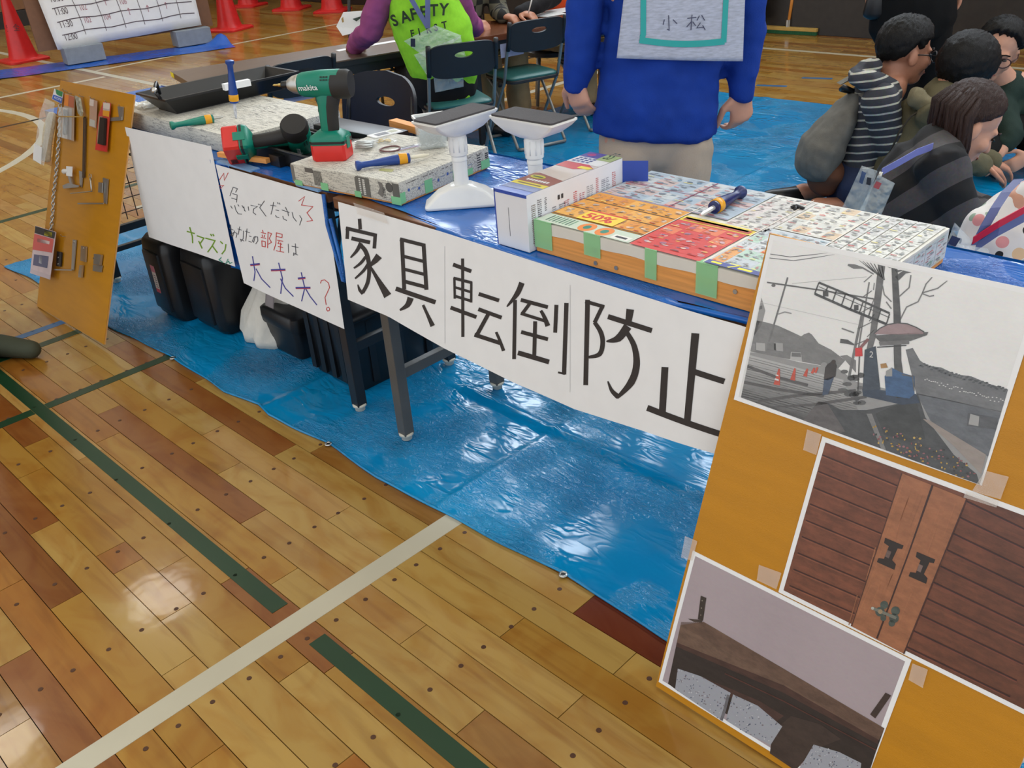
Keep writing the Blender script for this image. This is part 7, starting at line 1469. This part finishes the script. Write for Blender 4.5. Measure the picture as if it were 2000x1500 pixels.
g.build('navy_shorts', cloth('navy_denim', (44, 54, 82)), per, remesh=.010, smit=4, noise_amp=.006, noise_scale=14)
for s in (-.10, .10): MB().limb([ank + GF * s - GR * .02 - Z * .012, ank + GF * s - GR * .14 - Z * .012], [.042, .034]).build('shoe', M_BLACK, per, True)
head_parts(per, hdM, M_HAIRB, 'short', M_BLACK)
bp = thing('backpack', 'grey backpack with brown base worn by the man in the striped hoodie', 'backpack', tuple(u(1600, 345)))
g = MB(); g.limb([u(1668, 192), u(1640, 232), u(1608, 285), u(1594, 318)], [.06, .115, .140, .135], GF, [.45, .46, .58, .58], 22); g.build('pack_body', cloth('grey_canvas', (112, 110, 104), vscale=30), bp, remesh=.010, smit=4, noise_amp=.012, noise_scale=9)
g = MB(); g.limb([u(1612, 332), u(1606, 354)], [.142, .115], GF, .50, 20); g.build('brown_base', mat('brown_suede', rgb(96, 58, 38), .8), bp, remesh=.010, smit=3)
for s in (-.12, .12): MB().rings([[p + GF * (s + .022 * a) + (GR * .004 * b) for a, b in ((-1, -1), (1, -1), (1, 1), (-1, 1))] for p in (u(1660, 175), u(1690, 163, 0) + Z * .01, u(1728, 186), u(1740, 230), u(1720, 300), u(1680, 345), u(1640, 345))]).build('shoulder_strap', cloth('grey_canvas', None), bp)
MB().tube([u(1668, 178, -.03), u(1648, 170, -.02), u(1644, 174, 0.0), u(1668, 182, .03)], [.008, .012, .012, .008], 8).build('top_loop', M_BLACK, bp, True)
# standing person in black
B = Vector((-1.95, 4.83, .006)); u = lambda px, py, off=0.0: up_at(B, px, py, off); hx_ = Vector((B.x, B.y, 0))
per = person('person all in black standing behind the kneeling group, black bag held low', B)
hp = u(1785, -40); nk = Vector((hp.x, hp.y, 1.42)); hdM = HM(nk + Z * .22, GR * .6 - GF * .8)
bod = MB(); head_shape(bod, hdM); bod.limb([nk + Z * .13, nk], [.05, .06]); bod.limb([hp, nk - Z * .2, nk], [.12, .12, .10], GR, .65)
hl = u(1700, -8); hr_ = u(1872, -12)
bod.limb([nk - GR * .17 - Z * .05, hl + Z * .30 - GR * .02, hl + Z * .03], [.045, .036, .026]); bod.limb([nk + GR * .17 - Z * .05, hr_ + Z * .3, hr_ + Z * .03], [.045, .036, .026]); hand(bod, hl + Z * .03, -Z, -GR, .9, .95, 1); hand(bod, hr_ + Z * .03, -Z, GR, .6, .95, -1)
lg = [(hp - GR * .07, u(1745, 120), u(1768, 262)), (hp + GR * .08, u(1822, 120), u(1800, 262))]
for a_, b_, c_ in lg: c_.z = max(.08, c_.z); bod.limb([a_, b_, Vector((c_.x, c_.y, .07))], [.085, .055, .04])
bod.build('body', M_SKIN, per, remesh=.008, smit=3); M_BKC = cloth('black_wool', (8, 8, 9))
g = MB()
for a_, b_, c_ in lg: g.limb([a_, b_, Vector((c_.x, c_.y, .09))], [.11, .085, .060], GR, 1.0)
g.build('trousers', M_BKC, per, remesh=.012, smit=4, noise_amp=.006)
g = MB(); g.limb([u(1782, 45), hp, nk - Z * .2, nk], [.215, .20, .19, .12], GR, [.62, .62, .62, .6])
for s, h_ in ((-1, hl), (1, hr_)): g.limb([nk + GR * s * .17 - Z * .05, h_ + Z * .30 + GR * s * .02, h_ + Z * .05], [.075, .06, .045])
g.build('coat', M_BKC, per, remesh=.012, smit=4, noise_amp=.006)
for a_, b_, c_ in lg: MB().limb([Vector((c_.x, c_.y, .045)) + GF * .03, Vector((c_.x, c_.y, .04)) - GF * .13 + GR * .05], [.042, .034]).build('shoe', M_BLACK, per, True)
head_parts(per, hdM, M_HAIRB, 'short')
bg = thing('handbag', 'small black bag hanging from the hand of the person in black', 'bag', tuple(u(1708, 34))); g = MB(); g.limb([u(1714, -6, -.03), u(1709, 26, -.03)], [.052, .062], GR, .5, 16); g.build('bag_body', mat('black_leather', rgb(24, 23, 25), .4), bg, True); MB().tube([u(1700, -4, -.03), u(1704, -30, -.02), u(1716, -30, -.02), u(1724, -4, -.03)], .006, 8).build('handle', mat('black_leather', None), bg, True)
# person in the olive jacket
B = atz(1850, 415, .006); u = lambda px, py, off=0.0: up_at(B, px, py, off)
per = person('dark-haired person in olive jacket bent forward between the hoodie man and the long-haired girl', B)
hdM = HM(u(1884, 142), GR * .85 + GF * .35 - Z * .45, Z + GR * .3, 1.05); hip = u(1760, 330); hip.z = max(hip.z, .16); nk = u(1838, 190)
bod = MB(); head_shape(bod, hdM); bod.limb([hdM @ Vector((0, -.04, -.06)), nk], [.05, .06]); bod.limb([hip, u(1795, 250), nk], [.12, .11, .09], GF, .6)
shF = u(1828, 225, -.15); elF = u(1862, 310, -.16); wrF = u(1918, 322, -.10); shB = u(1828, 225, .15); elB = u(1870, 300, .17); wrB = u(1935, 316, .10)
arm(bod, shF, elF, wrF, 1, hd=GR - Z * .5); arm(bod, shB, elB, wrB, -1, hd=GR - Z * .5); kn = u(1830, 395); kn.z = .08; an = u(1700, 395); an.z = .06
for s in (-.1, .1): bod.limb([hip + GF * s, kn + GF * s, an + GF * s], [.08, .055, .04])
bod.build('body', M_SKIN, per, remesh=.007, smit=3); M_OLV = cloth('olive_cotton', (98, 92, 70))
g = MB(); g.limb([u(1752, 345), u(1772, 290), u(1800, 235), u(1826, 205)], [.155, .160, .155, .10], GF, [.72, .72, .70, .7], 24)
for a_, e_, w_ in ((shF, elF, wrF), (shB, elB, wrB)): g.limb([nk, a_, e_, w_], [.08, .075, .06, .045])
g.build('olive_jacket', M_OLV, per, remesh=.010, smit=4, noise_amp=.010, noise_scale=12)
g = MB(); g.limb([u(1792, 190, -.09), u(1800, 200, 0), u(1792, 190, .09)], [.035, .045, .035]); g.limb([u(1792, 196, -.09), u(1815, 210, -.12)], [.035, .03]); g.build('hood', cloth('faded_olive_cotton', (122, 114, 90)), per, remesh=.009, smit=4, noise_amp=.012, noise_scale=20)
MB().tube([u(1738, 300, -.125), u(1756, 258, -.130), u(1778, 228, -.130), u(1800, 214, -.125)], .004, 6).build('seam_piping', mat('dark_piping', rgb(50, 44, 34), .8), per, True)
g = MB()
for s in (-.1, .1): g.limb([hip + GF * s, kn + GF * s, an + GF * s + GR * .05], [.11, .08, .06])
g.build('trousers', M_BKC, per, remesh=.011, smit=3)
for s in (-.1, .1): MB().limb([an + GF * s - Z * .015, an + GF * s - GR * .12 - Z * .015], [.04, .032]).build('shoe', M_BLACK, per, True)
head_parts(per, hdM, M_HAIRB, 'bob')
# man with glasses facing the viewer
B = Vector((-1.33, 4.55, .006)); u = lambda px, py, off=0.0: up_at(B, px, py, off)
per = person('man with round dark glasses and dark green sweater squatting at the far right, looking down', B)
hdM = HM(u(1948, 98), -GF * .84 - GR * .46 - Z * .22, Z + GR * .24, 1.05); nk = u(1972, 172, .05); hip = u(1990, 300, .10); hip.z = .22
bod = MB(); head_shape(bod, hdM); bod.limb([hdM @ Vector((0, -.02, -.07)), nk], [.05, .06]); bod.limb([hip, u(1985, 235, .06), nk], [.12, .12, .10], GR, .65)
shR = u(1948, 205, .02); elR = u(1972, 268, -.14); wrR = u(1950, 300, -.20); shL = u(2030, 205, .02); elL = u(2045, 265, -.14); wrL = u(2010, 305, -.20)
arm(bod, shR, elR, wrR, -1, hd=-GR * .7 - Z * .6, pn=-GF); arm(bod, shL, elL, wrL, 1, hd=-GR * .7 - Z * .4, pn=-GF)
kns = [u(1918, 285, -.16), u(2035, 290, -.16)]; fts = [u(1925, 345, -.05), u(2030, 345, -.05)]
for k_, f_ in zip(kns, fts): f_.z = .07; bod.limb([hip, k_, f_], [.08, .055, .04])
bod.build('body', M_SKIN2, per, remesh=.007, smit=3)
g = MB(); g.limb([hip + Z * .02, u(1988, 240, .06), u(1978, 195, .06), nk], [.17, .175, .165, .085], GR, .68, 24); g.limb([nk, shR, elR, elR.lerp(wrR, .35)], [.08, .078, .060, .050]); g.limb([nk, shL, elL, elL.lerp(wrL, .35)], [.08, .078, .060, .050])
g.build('green_sweater', cloth('dark_green_knit', (36, 52, 46)), per, remesh=.010, smit=4, noise_amp=.007, noise_scale=13)
g = MB()
for k_, f_ in zip(kns, fts): g.limb([hip, k_, f_ + Z * .03], [.11, .082, .06])
g.build('trousers', M_BKC, per, remesh=.011, smit=3)
for f_ in fts: MB().limb([f_ - Z * .02 + GF * .05, f_ - Z * .025 - GF * .12], [.042, .034]).build('shoe', M_BLACK, per, True)
head_parts(per, hdM, M_HAIRB, 'short', mat('dark_red_frame', rgb(60, 26, 28), .3))
wv = wrR + (-GR * .7 - Z * .6).normalized() * .11; tag(MB().box((-.04, -.0015, -.012), (.04, .0015, .012)).xf(frame(wv, GR + Z * .25, GF)).build('paper_slip', M_PAPER), 'pale folded slip in the hand of the man with glasses', 'paper')
# long-haired girl
B = Vector((-1.09, 3.02, .006)); u = lambda px, py, off=0.0: up_at(B, px, py, off)
per = person('long-haired girl in grey and black striped sweater kneeling, clear badge holders hanging on her back', B)
hf = GR * .78 - Z * .50 - GF * .05; hu = Z * .80 + GR * .55; hdM = HM(u(1890, 243), hf, hu, 1.02); nk = u(1828, 285); hip = u(1770, 455); hip.z = max(hip.z, .17)
bod = MB(); head_shape(bod, hdM); bod.limb([hdM @ Vector((0, -.03, -.06)), nk], [.048, .056]); bod.limb([hip, u(1780, 370), nk], [.12, .11, .09], GF, .6)
shF = u(1835, 322, -.14); elF = u(1868, 412, -.15); wrF = u(1930, 418, -.08); shB = u(1835, 322, .14); elB = u(1880, 405, .16); wrB = u(1945, 412, .08)
arm(bod, shF, elF, wrF, 1, hd=GR - Z * .3); arm(bod, shB, elB, wrB, -1, hd=GR - Z * .3); kn = u(1860, 520); kn.z = .08; an = u(1690, 520); an.z = .06
for s in (-.1, .1): bod.limb([hip + GF * s, kn + GF * s, an + GF * s], [.08, .055, .04])
bod.build('body', M_SKIN2, per, remesh=.006, smit=3)
M_BAND = stripe_mat('broad_striped_knit', rgb(84, 80, 82), rgb(26, 25, 27), 2.6, (0.3, .75, .2), .50, dist=.8)
g = MB(); g.limb([u(1762, 470), u(1772, 420), u(1786, 360), u(1808, 318), u(1832, 296)], [.165, .170, .165, .145, .08], GF, [.74, .76, .74, .70, .7], 26)
for a_, e_, w_ in ((shF, elF, wrF), (shB, elB, wrB)): g.limb([nk, a_, e_, e_.lerp(w_, .8)], [.075, .082, .070, .052])
g.build('striped_sweater', M_BAND, per, remesh=.009, smit=4, noise_amp=.008, noise_scale=12)
g = MB()
for s in (-.1, .1): g.limb([hip + GF * s, kn + GF * s, an + GF * s + GR * .05], [.11, .085, .06])
g.build('trousers', M_BKC, per, remesh=.011, smit=3)
for s in (-.1, .1): MB().limb([an + GF * s - Z * .015, an + GF * s - GR * .1 - Z * .015], [.04, .032]).build('shoe', M_BLACK, per, True)
head_parts(per, hdM, M_HAIRN, 'long')
g = MB(); dwn = -Z
for i in range(120):
    a0 = rng.uniform(1.85, 5.0); lay = rng.uniform(0, .012); e0 = rng.uniform(.1, .75)
    s0 = hdM @ (Vector((0, -.015, .032)) + Vector((math.sin(a0) * .084 * math.cos(e0), math.cos(a0) * .104 * math.cos(e0), .09 * math.sin(e0))) * (1 + lay * 4))
    s1 = hdM @ (Vector((0, -.015, .032)) + Vector((math.sin(a0) * (.092 + lay), math.cos(a0) * (.108 + lay), -.02)))
    L1 = rng.uniform(.10, .19); s2 = s1 + dwn * L1 * .5 + GR * rng.uniform(-.006, .012) + GF * rng.uniform(-.006, .006); s3 = s1 + dwn * L1 + GR * rng.uniform(-.01, .025) + GF * rng.uniform(-.012, .012)
    g.tube([s0, s1, s2, s3], [.007, .0085, .007, .002], 6)
g.build('long_hair', M_HAIRN, per, True)
M_LANV = mat('violet_lanyard', rgb(116, 122, 190), .5)
def ribbon(pts, w, m, nm, par, wd=None):
    return MB().rings([[p + (wd or Z) * (w * a) - GF * (.0012 * b) for a, b in ((-1, -1), (1, -1), (1, 1), (-1, 1))] for p in pts]).build(nm, m, par)
ribbon([u(1822, 286, -.15), u(1790, 298, -.18), u(1755, 318, -.19), u(1722, 336, -.20)], .011, M_LANV, 'lanyard', per); MB().tube([u(1722, 336, -.20), u(1716, 350, -.205)], .006, 8).build('clip', M_STEEL, per, True)
def flatpouch(par, q, off, uu, dark, m='badge_film'):
    C4 = [uu(x, y, off) for x, y in q]
    MB().grid(lambda a, b: (C4[0] * (1 - a) + C4[1] * a) * (1 - b) + (C4[3] * (1 - a) + C4[2] * a) * b - GF * (.008 * math.sin(math.pi * a) * math.sin(math.pi * b)), 8, 10, .004, GF).build('badge_holder', clear_mat(m), par, True)
    for d, c in dark: pp = [uu(x, y, off - .012) for x, y in d]; MB().add(pp + [p + GF * .001 for p in pp], [tuple(range(len(pp))), tuple(reversed(range(len(pp), 2 * len(pp))))]).build('badge_insert', mat('insert_%d_%d_%d' % c, rgb(*c), .5), par)
flatpouch(per, [(1684, 324), (1714, 334), (1682, 432), (1640, 418)], -.19, u, [([(1684, 334), (1692, 338), (1684, 360), (1678, 356)], (70, 90, 130))])
flatpouch(per, [(1716, 342), (1748, 358), (1716, 432), (1672, 424)], -.21, u, [([(1712, 354), (1722, 358), (1716, 370), (1706, 366)], (178, 84, 88)), ([(1694, 346), (1702, 348), (1700, 362), (1692, 360)], (40, 42, 52))])
# person in printed top at the right edge
B = Vector((-.50, 2.20, .006)); u = lambda px, py, off=0.0: up_at(B, px, py, off)
per = person('person in white printed top at the right edge, back turned, lanyard and clear pouch', B)
nk = u(2040, 405); hip = u(1990, 640); hip.z = max(.2, hip.z); hdM = HM(nk + Z * .17 + GR * .10, GR * .8 + GF * .3 - Z * .4)
bod = MB(); head_shape(bod, hdM); bod.limb([hdM @ Vector((0, -.03, -.06)), nk], [.05, .058]); bod.limb([hip, u(2005, 520), nk], [.12, .12, .10], GR, .65)
sL = u(1965, 440, .03); eL = u(1975, 530, .18); wL = u(2060, 540, .28); sR = u(2120, 440, .03); eR = u(2140, 530, .18); wR = u(2100, 540, .28)
arm(bod, sL, eL, wL, 1, hd=GF); arm(bod, sR, eR, wR, -1, hd=GF)
k2 = [hip + GF * .36 + GR * s * .12 for s in (-1, 1)]
for k_ in k2: k_.z = .09; bod.limb([hip, k_, Vector((hip.x, hip.y, .06)) + (k_ - hip) * .1], [.08, .055, .04])
bod.build('body', M_SKIN2, per, remesh=.008, smit=3)
g = MB(); g.limb([u(1985, 640), u(1992, 560), u(2000, 490), u(2020, 440), nk], [.170, .165, .160, .140, .085], GR, [.70, .72, .72, .70, .7], 28); g.limb([nk, sL, eL, wL], [.08, .075, .06, .045]); g.limb([nk, sR, eR, wR], [.08, .075, .06, .045])
prm = bpy.data.materials.new('blotch_printed_cotton'); prm.use_nodes = True; nt = prm.node_tree; b_ = nt.nodes['Principled BSDF']; b_.inputs['Roughness'].default_value = .75
tc_ = nt.nodes.new('ShaderNodeTexCoord'); vo = nt.nodes.new('ShaderNodeTexVoronoi'); vo.inputs['Scale'].default_value = 31; nt.links.new(tc_.outputs['Object'], vo.inputs['Vector'])
r1 = nt.nodes.new('ShaderNodeValToRGB'); r1.color_ramp.interpolation = 'CONSTANT'; cr = r1.color_ramp
cols = [(26, 24, 26), (226, 222, 218), (222, 150, 150), (30, 28, 30), (226, 190, 150), (226, 222, 218), (150, 170, 150), (120, 110, 130)]
cr.elements[0].color = rgb(*cols[0]); cr.elements[1].position = 1 / 8; cr.elements[1].color = rgb(*cols[1])
for i in range(2, 8): e_ = cr.elements.new(i / 8); e_.color = rgb(*cols[i])
nt.links.new(vo.outputs['Color'], r1.inputs[0]); r2 = nt.nodes.new('ShaderNodeValToRGB'); r2.color_ramp.interpolation = 'CONSTANT'; r2.color_ramp.elements[0].color = (1, 1, 1, 1); r2.color_ramp.elements[1].position = .42; r2.color_ramp.elements[1].color = (0, 0, 0, 1); nt.links.new(vo.outputs['Distance'], r2.inputs[0])
mx = nt.nodes.new('ShaderNodeMix'); mx.data_type = 'RGBA'; mx.inputs[6].default_value = rgb(226, 222, 218); nt.links.new(r2.outputs[0], mx.inputs[0]); nt.links.new(r1.outputs[0], mx.inputs[7]); nt.links.new(mx.outputs[2], b_.inputs['Base Color'])
g.build('printed_top', prm, per, remesh=.009, smit=4, noise_amp=.010, noise_scale=12)
g = MB(); g.limb([hip + Z * .02, hip - Z * .04], [.17, .17], GR, .75)
for k_ in k2: g.limb([hip, k_], [.11, .085])
g.build('trousers', cloth('dark_denim', (46, 50, 66)), per, remesh=.011, smit=3); head_parts(per, hdM, M_HAIRB, 'bob')
ribbon([u(1906, 478, -.16), u(1925, 440, -.165), u(1945, 405, -.155), u(1965, 375, -.12), u(1990, 350, -.06)], .010, mat('slate_lanyard', None), 'lanyard', per, GR); ribbon([u(1906, 482, -.16), u(1950, 452, -.175), u(2000, 425, -.165), u(2040, 405, -.12)], .010, mat('slate_lanyard', None), 'lanyard', per); ribbon([u(1900, 470, -.163), u(1950, 438, -.178), u(2000, 410, -.168), u(2040, 390, -.12)], .008, mat('crimson_strap', rgb(200, 30, 60), .5), 'red_strap', per)
flatpouch(per, [(1866, 436), (1900, 470), (1872, 532), (1834, 520)], -.17, u, [([(1860, 460), (1876, 466), (1866, 482), (1852, 476)], (44, 48, 80))]); flatpouch(per, [(1870, 478), (1930, 486), (1960, 560), (1872, 548)], -.19, u, [([(1880, 500), (1896, 502), (1898, 520), (1882, 520)], (196, 140, 160)), ([(1915, 510), (1945, 506), (1950, 526), (1918, 530)], (190, 120, 90)), ([(1878, 530), (1894, 530), (1892, 540), (1880, 540)], (40, 120, 70))])
# passer-by whose shoe enters at the left edge
B = atz(-30, 668, .0006); u = lambda px, py, off=0.0: up_at(B, px, py, off)
per = person('passer-by in dark coat and olive shoes at the left edge, only shoe and coat showing', B)
c0 = u(-95, 470); c0.z = .62; nk = Vector((c0.x, c0.y, 1.40)); hdM = HM(nk + Z * .22, -GF * .3 + GR)
f1 = atz(-22, 664, .06); f2 = atz(-110, 690, .06); bod = MB(); head_shape(bod, hdM); bod.limb([nk + Z * .13, nk], [.05, .06]); bod.limb([c0 + Z * .22, nk], [.13, .10], GF, .65)
sh1 = nk - GF * .17 - Z * .05; bod.limb([sh1, sh1 - Z * .3, sh1 - Z * .52 + GR * .05], [.045, .036, .026]); hand(bod, sh1 - Z * .52 + GR * .05, -Z, -GF, .6, .95, 1); sh2 = nk + GF * .17 - Z * .05; bod.limb([sh2, sh2 - Z * .3, sh2 - Z * .52], [.045, .036, .026]); hand(bod, sh2 - Z * .52, -Z, GF, .6, .95, -1)
for f_ in (f1, f2): bod.limb([c0 + Z * .2, f_.lerp(c0, .55), f_ + Z * .02], [.09, .055, .04])
bod.build('body', M_SKIN, per, remesh=.009, smit=3); g = MB(); g.limb([u(-84, 498), c0 + Z * .2, nk - Z * .1, nk], [.155, .17, .17, .09], GF, .75)
for s_ in (sh1, sh2): g.limb([s_, s_ - Z * .3, s_ - Z * .50], [.075, .06, .045])
g.build('coat', cloth('navy_black_coat', (28, 27, 32)), per, remesh=.012, smit=4, noise_amp=.006); g = MB()
for f_ in (f1, f2): g.limb([c0 + Z * .1, f_.lerp(c0, .5), f_ + Z * .04], [.10, .075, .05])
g.build('trousers', M_BKC, per, remesh=.012, smit=3)
for f_ in (f1, f2): d_ = (atz(34, 668) - atz(-22, 664)); d_.z = 0; d_.normalize(); g = MB(); g.limb([f_ - Z * .018 - d_ * .05, f_ - Z * .02 + d_ * .06, f_ - Z * .026 + d_ * .17], [.042, .040, .032]); g.build('shoe', mat('olive_suede', rgb(58, 62, 46), .8), per, True)
